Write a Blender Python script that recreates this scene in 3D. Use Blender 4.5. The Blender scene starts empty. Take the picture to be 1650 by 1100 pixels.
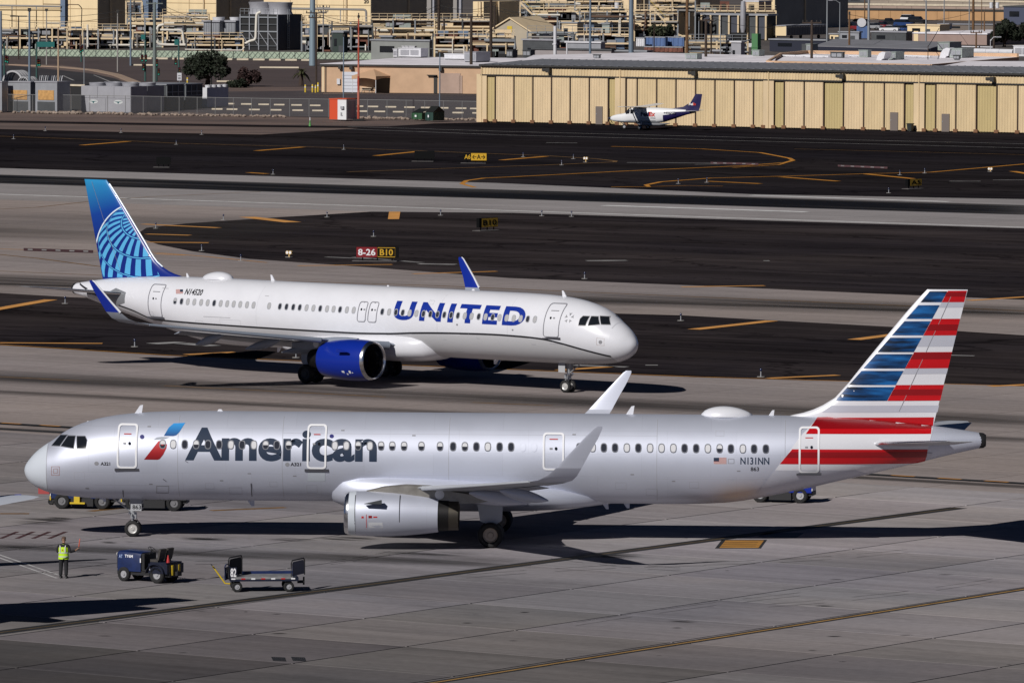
import bpy, bmesh, math, random
from mathutils import Vector, Matrix
R = math.radians
S = bpy.context.scene
COL = S.collection
rnd = random.Random(11)

# ---------------------------------------------------------------- camera
F, CH, PIT, ROLL = 11195.8, 29.827, 0.064138, 0.003729      # focal length in photo pixels, height, pitch, roll
_c, _s, _cr, _sr = math.cos(PIT), math.sin(PIT), math.cos(ROLL), math.sin(ROLL)
FW = Vector((0, _c, -_s)); _up = Vector((0, _s, _c)); _rt = Vector((1, 0, 0))
RT = _rt*_cr + _up*_sr
UP = _up*_cr - _rt*_sr
cd = bpy.data.cameras.new('camera'); cam = bpy.data.objects.new('camera', cd); COL.objects.link(cam)
cd.sensor_width = 36; cd.lens = F/1650*36; cd.clip_start = 1; cd.clip_end = 20000
cam.matrix_world = Matrix(((RT.x, UP.x, -FW.x, 0), (RT.y, UP.y, -FW.y, 0), (RT.z, UP.z, -FW.z, CH), (0, 0, 0, 1)))
S.camera = cam

# ---------------------------------------------------------------- sky, sun, exposure
SUN_EL, SUN_AZ = R(34), R(36)              # elevation; shadows fall this far to the right of straight away from the camera
w = bpy.data.worlds.new('World'); S.world = w; w.use_nodes = True
nt = w.node_tree; bg = nt.nodes['Background']
sky = nt.nodes.new('ShaderNodeTexSky'); sky.sky_type = 'NISHITA'; sky.sun_disc = False
sky.sun_elevation = SUN_EL; sky.sun_rotation = R(180)+SUN_AZ
sky.altitude = 8000; sky.air_density = 0.6; sky.dust_density = 0.0; sky.ozone_density = 3.0
nt.links.new(sky.outputs[0], bg.inputs[0]); bg.inputs[1].default_value = 0.05
sd = bpy.data.lights.new('sun', 'SUN'); sun = bpy.data.objects.new('sun', sd); COL.objects.link(sun)
sd.energy = 5.0; sd.angle = R(0.5); sd.color = (1.0, 0.965, 0.925)
sun.rotation_euler = Vector((math.sin(SUN_AZ)*math.cos(SUN_EL), math.cos(SUN_AZ)*math.cos(SUN_EL), -math.sin(SUN_EL))).to_track_quat('-Z', 'Y').to_euler()
vs = S.view_settings
vs.view_transform = 'Standard'; vs.look = 'None'; vs.exposure = -0.42; vs.gamma = 1; vs.use_curve_mapping = False

# ---------------------------------------------------------------- measuring helpers
def ray(px, py):
    return FW + RT*((px-825)/F) - UP*((py-550)/F)
def G(px, py, z=0.0):                     # point on the level z
    d = ray(px, py); t = (z-CH)/d.z
    return Vector((d.x*t, d.y*t, z))
def at(px, py, Y):                        # point at the distance Y
    d = ray(px, py); t = Y/d.y
    return Vector((d.x*t, Y, CH+d.z*t))

# ---------------------------------------------------------------- tags
def tag(o, label=None, cat=None, group=None, kind=None):
    if label: o['label'] = label
    if cat: o['category'] = cat
    if group: o['group'] = group
    if kind: o['kind'] = kind
    return o
def thing(name, label, cat, loc=(0, 0, 0), rz=0.0, group=None):
    o = bpy.data.objects.new(name, None); COL.objects.link(o)
    o.location = loc; o.rotation_euler = (0, 0, rz); o.empty_display_size = .2
    return tag(o, label, cat, group)
def copy_tree(o, parent=None):
    c = o.copy(); COL.objects.link(c)
    if parent: c.parent = parent
    for ch in o.children: copy_tree(ch, c)
    return c

# ---------------------------------------------------------------- materials
def lin(c):
    c = c/255.0
    return c/12.92 if c <= 0.04045 else ((c+0.055)/1.055)**2.4
def rgb(r, g, b): return (lin(r), lin(g), lin(b), 1)
MATS = {}
def mat(name, col, rough=0.6, metal=0.0, var=0.0, scale=1.0, stretch=(1, 1, 1), rot=0.0, bump=0.0, coat=0.0, world=False, spec=0.5, detail=6, ramp=(0.3, 0.7), tint=None):
    if name in MATS: return MATS[name]
    m = bpy.data.materials.new(name); m.use_nodes = True; MATS[name] = m
    t = m.node_tree; b = t.nodes['Principled BSDF']
    if len(col) == 3: col = (*col, 1)
    b.inputs['Base Color'].default_value = col
    b.inputs['Roughness'].default_value = rough; b.inputs['Metallic'].default_value = metal
    b.inputs['Specular IOR Level'].default_value = spec
    b.inputs['Coat Weight'].default_value = coat; b.inputs['Coat Roughness'].default_value = .08
    if var or bump:
        tc = t.nodes.new('ShaderNodeTexCoord'); mp = t.nodes.new('ShaderNodeMapping')
        if world:
            g = t.nodes.new('ShaderNodeNewGeometry'); t.links.new(g.outputs['Position'], mp.inputs[0])
        else: t.links.new(tc.outputs['Object'], mp.inputs[0])
        mp.inputs['Rotation'].default_value = (0, 0, rot); mp.inputs['Scale'].default_value = stretch
        n = t.nodes.new('ShaderNodeTexNoise'); n.inputs['Scale'].default_value = scale; n.inputs['Detail'].default_value = detail; n.inputs['Roughness'].default_value = .62
        t.links.new(mp.outputs[0], n.inputs[0])
        r = t.nodes.new('ShaderNodeValToRGB')
        r.color_ramp.elements[0].position = ramp[0]; r.color_ramp.elements[1].position = ramp[1]
        lo = [c*(1-var) for c in col[:3]]; hi = [min(1, c*(1+var)) for c in (tint or col)[:3]]
        r.color_ramp.elements[0].color = (*lo, 1); r.color_ramp.elements[1].color = (*hi, 1)
        t.links.new(n.outputs[0], r.inputs[0]); t.links.new(r.outputs[0], b.inputs['Base Color'])
        if bump:
            bp = t.nodes.new('ShaderNodeBump'); bp.inputs['Strength'].default_value = bump; bp.inputs['Distance'].default_value = .02
            t.links.new(n.outputs[0], bp.inputs['Height']); t.links.new(bp.outputs[0], b.inputs['Normal'])
    return m

# ---------------------------------------------------------------- mesh builder
class MB:
    def __init__(s): s.v = []; s.f = []; s.m = []; s.mi = 0
    def add(s, vs, fs):
        n = len(s.v); s.v += [tuple(p) for p in vs]
        s.f += [tuple(i+n for i in f) for f in fs]; s.m += [s.mi]*len(fs); return s
    def box(s, c, d, rz=0.0, ax=None):
        hx, hy, hz = d[0]/2, d[1]/2, d[2]/2; c = Vector(c)
        M_ = Matrix.Rotation(rz, 3, 'Z') if ax is None else ax
        vs = [c + M_ @ Vector((x*hx, y*hy, z*hz)) for x in (-1, 1) for y in (-1, 1) for z in (-1, 1)]
        return s.add(vs, [(0, 1, 3, 2), (4, 6, 7, 5), (0, 4, 5, 1), (2, 3, 7, 6), (0, 2, 6, 4), (1, 5, 7, 3)])
    def span(s, a, b):
        a = Vector(a); b = Vector(b); return s.box((a+b)/2, [abs(x) for x in (b-a)])
    def tube(s, pts, r, n=8, caps=True):
        pts = [Vector(p) for p in pts]; rs = r if isinstance(r, (list, tuple)) else [r]*len(pts)
        vs = []; fs = []
        for i, p in enumerate(pts):
            d = (pts[min(i+1, len(pts)-1)]-pts[max(i-1, 0)]).normalized()
            u = d.cross(Vector((0, 0, 1)))
            if u.length < 1e-3: u = d.cross(Vector((1, 0, 0)))
            u.normalize(); v = d.cross(u)
            for k in range(n):
                a = 2*math.pi*k/n; vs.append(p + (u*math.cos(a)+v*math.sin(a))*rs[i])
        for i in range(len(pts)-1):
            for k in range(n):
                a, b = i*n+k, i*n+(k+1) % n
                fs.append((a, b, b+n, a+n))
        if caps:
            fs.append(tuple(range(n))[::-1]); fs.append(tuple(range((len(pts)-1)*n, len(pts)*n)))
        return s.add(vs, fs)
    def bar(s, a, b, wd, ht):                                  # rectangular bar from a to b
        a = Vector(a); b = Vector(b); d = (b-a); L = d.length; d.normalize()
        u = d.cross(Vector((0, 0, 1)))
        if u.length < 1e-3: u = Vector((1, 0, 0))
        u.normalize(); v = u.cross(d)
        vs = [p + u*(sx*wd/2) + v*(sz*ht/2) for p in (a, b) for sx, sz in ((-1, -1), (1, -1), (1, 1), (-1, 1))]
        return s.add(vs, [(3, 2, 1, 0), (4, 5, 6, 7), (0, 1, 5, 4), (1, 2, 6, 5), (2, 3, 7, 6), (3, 0, 4, 7)])
    def lathe(s, prof, c, ax=(0, 0, 1), n=24, arc=None):         # prof: (along, radius)
        ax = Vector(ax).normalized(); c = Vector(c)
        u = ax.cross(Vector((0, 0, 1)))
        if u.length < 1e-3: u = Vector((1, 0, 0))
        u.normalize(); v = ax.cross(u); vs = []; fs = []
        for (x, r) in prof:
            for k in range(n):
                a = 2*math.pi*k/n; vs.append(c + ax*x + (u*math.cos(a)+v*math.sin(a))*r)
        for i in range(len(prof)-1):
            for k in range(n):
                a, b = i*n+k, i*n+(k+1) % n; fs.append((a, b, b+n, a+n))
        return s.add(vs, fs)
    def prism(s, poly, off):                                   # 3D polygon extruded by a vector
        off = Vector(off); n = len(poly); vs = [Vector(p) for p in poly] + [Vector(p)+off for p in poly]
        return s.add(vs, [tuple(range(n))[::-1], tuple(range(n, 2*n))] + [(i, (i+1) % n, n+(i+1) % n, n+i) for i in range(n)])
    def loft(s, secs, closed=True, caps=True):
        n = len(secs[0]); vs = [p for q in secs for p in q]; fs = []
        for i in range(len(secs)-1):
            for k in range(n if closed else n-1):
                a, b = i*n+k, i*n+(k+1) % n; fs.append((a, b, b+n, a+n))
        if caps: fs.append(tuple(range(n))[::-1]); fs.append(tuple(range((len(secs)-1)*n, len(secs)*n)))
        return s.add(vs, fs)
    def build(s, name, m, parent=None, smooth=None, loc=None, rz=None, fix=True):
        me = bpy.data.meshes.new(name); me.from_pydata(s.v, [], s.f)
        for k in (m if isinstance(m, (list, tuple)) else [m]): me.materials.append(k)
        if any(s.m): me.polygons.foreach_set('material_index', s.m)
        if fix:
            bm = bmesh.new(); bm.from_mesh(me); bmesh.ops.recalc_face_normals(bm, faces=bm.faces); bm.to_mesh(me); bm.free()
        if smooth:
            me.polygons.foreach_set('use_smooth', [True]*len(me.polygons)); me.set_sharp_from_angle(angle=R(smooth))
        me.update()
        o = bpy.data.objects.new(name, me); COL.objects.link(o)
        if parent: o.parent = parent
        if loc is not None: o.location = loc
        if rz is not None: o.rotation_euler = (0, 0, rz)
        return o
def same(o, name, parent, loc, rz=0.0, m=None):                # another object on the same mesh
    c = bpy.data.objects.new(name, o.data); COL.objects.link(c); c.parent = parent; c.location = loc; c.rotation_euler = (0, 0, rz)
    return c
def pchip(xs, ys):
    n = len(xs); h = [xs[i+1]-xs[i] for i in range(n-1)]; d = [(ys[i+1]-ys[i])/h[i] for i in range(n-1)]
    m = [d[0]]+[0 if d[i-1]*d[i] <= 0 else 2*d[i-1]*d[i]/(d[i-1]+d[i]) for i in range(1, n-1)]+[d[-1]]
    def f(x):
        if x <= xs[0]: return ys[0]
        if x >= xs[-1]: return ys[-1]
        i = max(k for k in range(n-1) if xs[k] <= x); t = (x-xs[i])/h[i]
        return ((1+2*t)*(1-t)**2*ys[i]+t*(1-t)**2*h[i]*m[i]+t*t*(3-2*t)*ys[i+1]+t*t*(t-1)*h[i]*m[i+1])
    return f

# lettering: font outlines turned into flat 2D triangles filling the box (x0,y0)-(x1,y1)
def text2d(body, x0, x1, y0, y1, bold=0.0, shear=0.0, space=1.0, res=3):
    c = bpy.data.curves.new('lettering', 'FONT'); c.body = body; c.offset = bold; c.shear = shear; c.space_character = space; c.resolution_u = res
    o = bpy.data.objects.new('lettering', c); me = bpy.data.meshes.new_from_object(o)
    vs = [v.co.copy() for v in me.vertices]; fs = [tuple(p.vertices) for p in me.polygons]
    bpy.data.objects.remove(o); bpy.data.curves.remove(c); bpy.data.meshes.remove(me)
    ax, bx = min(v.x for v in vs), max(v.x for v in vs); ay, by = min(v.y for v in vs), max(v.y for v in vs)
    return [((x0+(v.x-ax)/(bx-ax)*(x1-x0)), (y0+(v.y-ay)/(by-ay)*(y1-y0))) for v in vs], fs
def board_text(body, origin, ux, uz, wd, ht, m, parent, name='lettering', bold=0.02, off=None, shear=0.0):
    """flat lettering on a board: origin = lower-left corner, ux/uz unit vectors"""
    vs, fs = text2d(body, 0, wd, 0, ht, bold, shear)
    origin = Vector(origin); ux = Vector(ux); uz = Vector(uz)
    b = MB(); b.add([origin+ux*x+uz*y for x, y in vs], fs)
    return b.build(name, m, parent, fix=False)
# ================================================================ GROUND
GA = R(-34.7)                                                   # run of the pavement grid
AX = Vector((math.cos(GA), math.sin(GA), 0)); AY = Vector((-math.sin(GA), math.cos(GA), 0))
M_dirt = mat('dirt', rgb(92, 78, 74), .95, var=.35, scale=.05, world=True, stretch=(1, 2, 1), rot=-GA, tint=rgb(106, 88, 80))
M_yard = mat('yard_asphalt', rgb(66, 58, 60), .95, var=.3, scale=.06, world=True)
def paved(name, col, var, warm, scale=.05, str_=9, rough=.9, joints=None, speck=.12, cracks=False):
    m = bpy.data.materials.new(name); m.use_nodes = True; t = m.node_tree; b = t.nodes['Principled BSDF']
    b.inputs['Roughness'].default_value = rough; b.inputs['Specular IOR Level'].default_value = 0
    g = t.nodes.new('ShaderNodeNewGeometry')
    def noise(sc, stretch, det=6):
        mp = t.nodes.new('ShaderNodeMapping'); mp.vector_type = 'TEXTURE' if False else 'POINT'
        mp.inputs['Rotation'].default_value = (0, 0, -GA); mp.inputs['Scale'].default_value = stretch
        rot = t.nodes.new('ShaderNodeVectorRotate'); rot.rotation_type = 'Z_AXIS'; rot.inputs['Angle'].default_value = -GA
        t.links.new(g.outputs['Position'], rot.inputs[0]); mp.inputs['Rotation'].default_value = (0, 0, 0); t.links.new(rot.outputs[0], mp.inputs[0])
        n = t.nodes.new('ShaderNodeTexNoise'); n.inputs['Scale'].default_value = sc; n.inputs['Detail'].default_value = det; n.inputs['Roughness'].default_value = .65
        t.links.new(mp.outputs[0], n.inputs[0]); return n.outputs[0], rot.outputs[0]
    def mixc(fac, a, bcol, mode='MIX', f=1.0):
        x = t.nodes.new('ShaderNodeMix'); x.data_type = 'RGBA'; x.blend_type = mode
        if hasattr(fac, 'links'): t.links.new(fac, x.inputs[0])
        else: x.inputs[0].default_value = fac
        for k, i in ((a, 6), (bcol, 7)):
            if hasattr(k, 'links'): t.links.new(k, x.inputs[i])
            else: x.inputs[i].default_value = k
        return x.outputs[2]
    def ramp(v, p0, p1, c0, c1):
        r = t.nodes.new('ShaderNodeValToRGB'); e = r.color_ramp.elements
        e[0].position = p0; e[1].position = p1; e[0].color = c0; e[1].color = c1; t.links.new(v, r.inputs[0]); return r.outputs[0]
    W = (1, 1, 1, 1)
    n1, rv = noise(scale, (1/str_, 1, 1)); n2, _ = noise(scale*.25, (1, 1, 1), 4); n3, _ = noise(2.2, (1, 1, 1), 5); n4, _ = noise(.9, (1/30, 1, 1), 3); n5, _ = noise(.22, (.5, 1, 1), 8)
    c = mixc(ramp(n2, .38, .62, (0, 0, 0, 1), W), (*col, 1), (*warm, 1))
    c = mixc(1.0, c, ramp(n1, .32, .68, (1-var, 1-var, 1-var, 1), (1+var*.5,)*3+(1,)), 'MULTIPLY')
    c = mixc(1.0, c, ramp(n4, .38, .55, (1-var*.55,)*3+(1,), W), 'MULTIPLY')
    c = mixc(1.0, c, ramp(n5, .30, .46, (1-var*.8,)*3+(1,), W), 'MULTIPLY')
    c = mixc(1.0, c, ramp(n3, .25, .75, (1-speck,)*3+(1,), (1+speck,)*3+(1,)), 'MULTIPLY')
    if cracks:                                                  # sealed cracks wander through the old asphalt
        wv, _ = noise(.35, (1, 1, 1), 3); ad = t.nodes.new('ShaderNodeVectorMath'); ad.operation = 'MULTIPLY_ADD'; ad.inputs[1].default_value = (6, 6, 0)
        t.links.new(wv, ad.inputs[0]); t.links.new(rv, ad.inputs[2])
        mp = t.nodes.new('ShaderNodeMapping'); mp.inputs['Scale'].default_value = (.35, 1, 1); t.links.new(ad.outputs[0], mp.inputs[0])
        vo = t.nodes.new('ShaderNodeTexVoronoi'); vo.feature = 'DISTANCE_TO_EDGE'; vo.inputs['Scale'].default_value = .085; t.links.new(mp.outputs[0], vo.inputs[0])
        c = mixc(1.0, c, ramp(vo.outputs['Distance'], .006, .02, (.5, .5, .52, 1), W), 'MULTIPLY')
        c = mixc(1.0, c, ramp(n4, .58, .74, W, (1.35, 1.3, 1.28, 1)), 'MULTIPLY')
    if joints:
        bk = t.nodes.new('ShaderNodeTexBrick'); bk.offset = 0; bk.squash = 1
        bk.inputs['Scale'].default_value = 1; bk.inputs['Brick Width'].default_value = joints; bk.inputs['Row Height'].default_value = joints
        bk.inputs['Mortar Size'].default_value = .05; bk.inputs['Mortar Smooth'].default_value = .3
        bk.inputs['Color1'].default_value = (1, 1, 1, 1); bk.inputs['Color2'].default_value = (.9, .9, .9, 1); bk.inputs['Mortar'].default_value = (.55, .53, .52, 1)
        t.links.new(rv, bk.inputs[0]); c = mixc(1.0, c, bk.outputs[0], 'MULTIPLY')
    t.links.new(c, b.inputs['Base Color'])
    bp = t.nodes.new('ShaderNodeBump'); bp.inputs['Strength'].default_value = .15; bp.inputs['Distance'].default_value = .01
    t.links.new(n3, bp.inputs['Height']); t.links.new(bp.outputs[0], b.inputs['Normal'])
    return m, t, b, c, mixc
M_conc, *_ = paved('taxiway_concrete', (.335, .295, .29), .20, (.385, .325, .30), joints=7.6)
M_run, *_ = paved('runway_concrete', (.37, .345, .35), .18, (.33, .305, .30), joints=7.6)
M_asph, *_ = paved('asphalt', (.030, .0255, .0295), .5, (.050, .041, .042), scale=.12, str_=14, cracks=True)
M_asph2, *_ = paved('far_asphalt', (.0195, .0172, .0212), .5, (.030, .0255, .0275), scale=.06, str_=10, cracks=True)
M_slab, t_, b_, c_, mix_ = paved('apron_concrete', (.235, .225, .24), .22, (.345, .31, .305), scale=.09, str_=7)
oi = t_.nodes.new('ShaderNodeObjectInfo')                       # each slab has its own tone (object colour): random plus a painted vignette
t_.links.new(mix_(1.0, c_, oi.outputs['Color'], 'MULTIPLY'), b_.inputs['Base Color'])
M_joint = mat('joint_sealant', (.03, .028, .028), .9)
def soft_dark(name, col, strength, edge=.5, scale=.4, ends=.25, thr=(.3, .62, .35)):         # worn rubber and stains: a thin coat whose cover breaks up towards its rim
    m = bpy.data.materials.new(name); m.use_nodes = True; t = m.node_tree; b = t.nodes['Principled BSDF']
    b.inputs['Base Color'].default_value = (*col, 1); b.inputs['Roughness'].default_value = .9; b.inputs['Specular IOR Level'].default_value = .1
    uv = t.nodes.new('ShaderNodeUVMap'); sp = t.nodes.new('ShaderNodeSeparateXYZ'); t.links.new(uv.outputs[0], sp.inputs[0])
    def mth(op, a, bb=None):
        x = t.nodes.new('ShaderNodeMath'); x.operation = op
        for i, k in enumerate((a, bb)):
            if k is None: continue
            if hasattr(k, 'links'): t.links.new(k, x.inputs[i])
            else: x.inputs[i].default_value = k
        return x.outputs[0]
    def rim(v, e):
        x = mth('MULTIPLY', mth('SUBTRACT', .5, mth('ABSOLUTE', mth('SUBTRACT', v, .5))), 2.0)
        q = t.nodes.new('ShaderNodeMapRange'); q.interpolation_type = 'SMOOTHSTEP'; q.inputs[2].default_value = e; t.links.new(x, q.inputs[0]); return q.outputs[0]
    g = t.nodes.new('ShaderNodeNewGeometry'); rot = t.nodes.new('ShaderNodeVectorRotate'); rot.rotation_type = 'Z_AXIS'; rot.inputs['Angle'].default_value = -GA
    t.links.new(g.outputs['Position'], rot.inputs[0]); mp = t.nodes.new('ShaderNodeMapping'); mp.inputs['Scale'].default_value = (.08, 1, 1); t.links.new(rot.outputs[0], mp.inputs[0])
    n = t.nodes.new('ShaderNodeTexNoise'); n.inputs['Scale'].default_value = scale; n.inputs['Detail'].default_value = 5; t.links.new(mp.outputs[0], n.inputs[0])
    q = t.nodes.new('ShaderNodeMapRange'); q.inputs[1].default_value = thr[0]; q.inputs[2].default_value = thr[1]; q.inputs[3].default_value = thr[2]; t.links.new(n.outputs[0], q.inputs[0])
    a = mth('MULTIPLY', mth('MULTIPLY', mth('MULTIPLY', rim(sp.outputs[1], edge), rim(sp.outputs[0], ends)), q.outputs[0]), strength)
    t.links.new(a, b.inputs['Alpha']); return m
M_rub = soft_dark('tyre_rubber_wear', (.03, .027, .026), .62, .9)
M_rub2 = soft_dark('runway_rubber', (.006, .006, .008), 1.0, .16, .15)
M_oil = soft_dark('oil_stain', (.012, .012, .012), .9, .95, 1.3, .95, (.36, .60, 0.0))
M_yel = mat('yellow_paint', rgb(196, 132, 38), .8, var=.3, scale=.8, world=True)
M_oran = mat('faded_yellow_paint', rgb(214, 152, 78), .8, var=.18, scale=.5, world=True)
M_dyel = mat('dirty_yellow_paint', rgb(120, 88, 46), .85, var=.45, scale=1.2, world=True)
M_blk = mat('black_paint', (.012, .012, .013), .85, var=.4, scale=1.0, world=True)
M_wht = mat('white_paint', (.68, .67, .66), .8, var=.25, scale=.7, world=True)
M_gwht = mat('worn_white_paint', (.3, .29, .285), .85, var=.4, scale=.6, world=True)
M_redp = mat('red_paint', rgb(72, 40, 42), .85, var=.3, scale=1.0, world=True)

def sheet(name, pix, z, m, parent=None, kind='structure', raw=False):
    pts = [Vector((p[0], p[1], z)) if raw else G(p[0], p[1], z) for p in pix]
    b = MB(); b.add(pts, [tuple(range(len(pts)))]); o = b.build(name, m, parent)
    if o.data.polygons[0].normal.z < 0: o.data.flip_normals()
    if parent is None: o['kind'] = kind
    return o
ground = sheet('ground', [(-4000, -400), (4000, -400), (4000, 9000), (-4000, 9000)], -.06, M_dirt, raw=True)
airfield = sheet('airfield_asphalt', [(-120, 203), (0, 208), (200, 213), (420, 217), (500, 212), (620, 204), (700, 199), (780, 197.5), (1000, 200), (1800, 217), (1800, 800), (-120, 700)], -.03, M_asph2)
infield = sheet('infield_asphalt', [(-120, 300), (1800, 330), (1800, 700), (-120, 640)], -.02, M_asph)
taxiway = sheet('taxiway', [(-120, 548), (0, 556), (270, 573), (600, 587), (1130, 608), (1650, 622), (1800, 627), (1800, 788), (-120, 674)], 0, M_conc)
connector = sheet('taxiway', [(-120, 310), (-120, 465), (0, 472), (120, 479), (600, 494), (1100, 508), (1446, 527), (1650, 540), (1800, 549), (1800, 492), (1650, 483), (1480, 476), (1120, 460),
    (820, 448), (600, 431), (400, 417), (310, 405), (255, 394), (228, 384), (222, 376), (236, 367), (300, 360), (450, 350), (600, 341), (600, 328)], 0, M_conc)
runway = sheet('runway', [(-120, 267), (0, 271), (800, 295), (1210, 313), (1650, 321), (1800, 325), (1800, 373), (1650, 368), (825, 343), (600, 341), (300, 331), (-120, 318)], .004, M_run)
apron = sheet('apron', [(-160, 674), (1820, 790), (2050, 1300), (-300, 1300)], -.025, M_joint)

# apron slabs, one object each where the photograph shows their joints
SL = 7.62; gap = .11
o0 = G(322, 957)                                                # a joint crossing
b = MB(); b.box((0, 0, -.012), (SL-gap, SL-gap, .024)); slab0 = None
edge_a, edge_b = G(-160, 674), G(1820, 790); en = (edge_b-edge_a).normalized(); en = Vector((-en.y, en.x, 0))
slabs = 0
lo = MB()
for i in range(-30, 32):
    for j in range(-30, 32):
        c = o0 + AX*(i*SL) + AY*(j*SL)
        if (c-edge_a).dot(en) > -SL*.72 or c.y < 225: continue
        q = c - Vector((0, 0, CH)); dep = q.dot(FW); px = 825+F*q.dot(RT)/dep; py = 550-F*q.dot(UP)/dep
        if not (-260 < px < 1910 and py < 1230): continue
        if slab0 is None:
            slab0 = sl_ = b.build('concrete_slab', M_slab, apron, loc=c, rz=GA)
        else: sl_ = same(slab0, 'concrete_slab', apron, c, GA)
        vignette = min(1, max(0, (291-c.y)/19)) * (.55+.45*min(1, max(0, (8-c.x)/24)))      # vignette darkening painted into the slab tone, strongest at near left
        tone = rnd.uniform(.84, 1.12)*(1.06-.66*vignette)*(1+.10*min(1, max(-1, c.x/18)))
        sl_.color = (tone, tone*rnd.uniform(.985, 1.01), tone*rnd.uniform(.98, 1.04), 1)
        slabs += 1
# the strip of part slabs along the taxiway
sheet('edge_strip', [(edge_a+AY*0)[:2], (edge_b)[:2], (edge_b-en*9)[:2], (edge_a-en*9)[:2]], -.004, M_conc, apron, raw=True)

def line(name, pix, wid, m, z=.006, parent=None, dash=None):
    pts = [G(*p, z) for p in pix] if not isinstance(pix[0], Vector) else pix
    b = MB()
    segs = []
    if dash:
        a, c = pts[0], pts[-1]; d = (c-a); L = d.length; d.normalize(); x = 0
        while x < L: segs.append([a+d*x, a+d*min(L, x+dash[0])]); x += dash[0]+dash[1]
    else: segs = [pts]
    for sg in segs:
        vs = []
        for i, p in enumerate(sg):
            d = (sg[min(i+1, len(sg)-1)]-sg[max(i-1, 0)]).normalized(); n = Vector((-d.y, d.x, 0))*(wid/2)
            vs += [p+n, p-n]
        b.add(vs, [(2*i, 2*i+1, 2*i+3, 2*i+2) for i in range(len(sg)-1)])
    o = b.build(name, m, parent or apron)
    if o.data.polygons[0].normal.z < 0: o.data.flip_normals()
    if dash: o['kind'] = 'stuff'
    return o
def patch(name, pix, m, z=.008, parent=None):                  # four corners with UVs
    o = sheet(name, pix, z, m, parent or taxiway)
    me = o.data; uv = me.uv_layers.new(name='UVMap'); P4 = [(0, 0), (1, 0), (1, 1), (0, 1)]
    ref = [G(*p, z) for p in pix]
    for lp in me.loops:
        co = me.vertices[lp.vertex_index].co
        k = min(range(4), key=lambda i: (ref[i]-co).length); uv.data[lp.index].uv = P4[k]
    return o
# rubber and wear
patch('rubber_deposit', [(-200, 275), (1850, 336), (1850, 353), (-200, 290)], M_rub2, .012, runway)
patch('tyre_wear', [(-200, 585), (1850, 672), (1850, 702), (-200, 613)], M_rub, .004, taxiway)
patch('tyre_wear', [(-200, 617), (1850, 712), (1850, 724), (-200, 627)], M_rub, .004, taxiway)
patch('tyre_wear', [(-300, 428), (1850, 494), (1850, 524), (-300, 456)], M_rub, .004, connector)
patch('tyre_wear', [(-300, 446), (1850, 508), (1850, 514), (-300, 451)], M_rub, .006, connector)
patch('tyre_wear', [(-300, 330), (600, 346), (430, 398), (-300, 415)], soft_dark('light_tyre_wear', (.06, .055, .05), .45, 1.0, .12), .004, connector)
patch('tyre_wear', [(-200, 676), (700, 724), (700, 731), (-200, 683)], M_rub, .004, apron)
patch('tyre_wear', [(1300, 760), (1900, 793), (1900, 803), (1300, 768)], M_rub, .004, apron)
patch('tyre_wear', [(-200, 866), (900, 897), (900, 920), (-200, 880)], M_rub, .004, apron)
for (x, y, wd, hh) in ((70, 838, 110, 14), (95, 834, 60, 6), (30, 880, 70, 5), (175, 873, 34, 5), (210, 872, 24, 4), (690, 890, 200, 10), (470, 868, 90, 7), (980, 893, 140, 12), (560, 866, 120, 8), (330, 867, 90, 6), (1330, 975, 40, 4), (1100, 1000, 60, 5)):
    patch('oil_stain', [(x-wd/2, y-hh/2), (x+wd/2, y-hh/2+wd*.02), (x+wd/2, y+hh/2+wd*.02), (x-wd/2, y+hh/2)], M_oil, .0045, apron)
M_arc = soft_dark('tyre_mark', (.02, .019, .019), .5, .9, .8)
for k in range(26):
    x, y = rnd.uniform(150, 1640), rnd.uniform(880, 1085); w_ = rnd.uniform(8, 34); h_ = rnd.uniform(1.2, 2.6)
    patch('oil_stain', [(x-w_/2, y-h_/2), (x+w_/2, y-h_/2), (x+w_/2, y+h_/2), (x-w_/2, y+h_/2)], M_oil, .0045, apron)
for (x0, y0, x1, y1, bow) in ((1090, 905, 1500, 880, 6), (700, 930, 1180, 905, -5), (1190, 975, 1640, 925, 7), (880, 1010, 1330, 950, -4), (520, 905, 640, 885, 2), (60, 905, 420, 900, 3), (860, 890, 1120, 915, 4)):
    for o_ in (0, 5):
        for k in range(10):
            f0, f1 = k/10, (k+1.15)/10; yb = lambda f: y0+(y1-y0)*f+bow*4*f*(1-f)+o_; xb = lambda f: x0+(x1-x0)*f
            patch('tyre_mark', [(xb(f0), yb(f0)-.6), (xb(f1), yb(f1)-.6), (xb(f1), yb(f1)+.6), (xb(f0), yb(f0)+.6)], M_arc, .0042, apron) if k % 3 else None
# apron lines
line('guide_line', [(-60, 1026), (1545, 817.5)], 1.0, M_blk, .006)
line('guide_line', [(-60, 1026), (1545, 817.5)], .14, mat('faint_yellow_paint', rgb(92, 74, 44), .85, var=.6, scale=.35, world=True), .010)
line('guide_line', [(600, 1114.5), (1750, 932.5)], .62, M_blk, .006)
line('guide_line', [(600, 1114.5), (1750, 932.5)], .2, mat('worn_yellow_paint', rgb(158, 122, 66), .85, var=.35, scale=.9, world=True), .010)
line('boundary_line', [(-60, 677.5), (1750, 784)], .75, M_blk, .006)
line('boundary_line', [(-60, 677), (1750, 783.5)], .3, M_yel, .010, dash=(1.4, 1.4))
line('boundary_line', [(-60, 687), (420, 715)], .9, M_blk, .006)
M_fwht = mat('faded_white_paint', (.46, .45, .45), .85, var=.35, scale=.8, world=True)
line('white_line', [(-60, 877), (92, 931)], .13, M_fwht, .006); line('white_line', [(-60, 873), (95, 926)], .13, M_fwht, .006)
line('white_line', [(-60, 916), (330, 934)], .14, M_gwht, .006)
line('white_line', [(-60, 853), (420, 884)], .12, M_gwht, .006)
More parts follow.
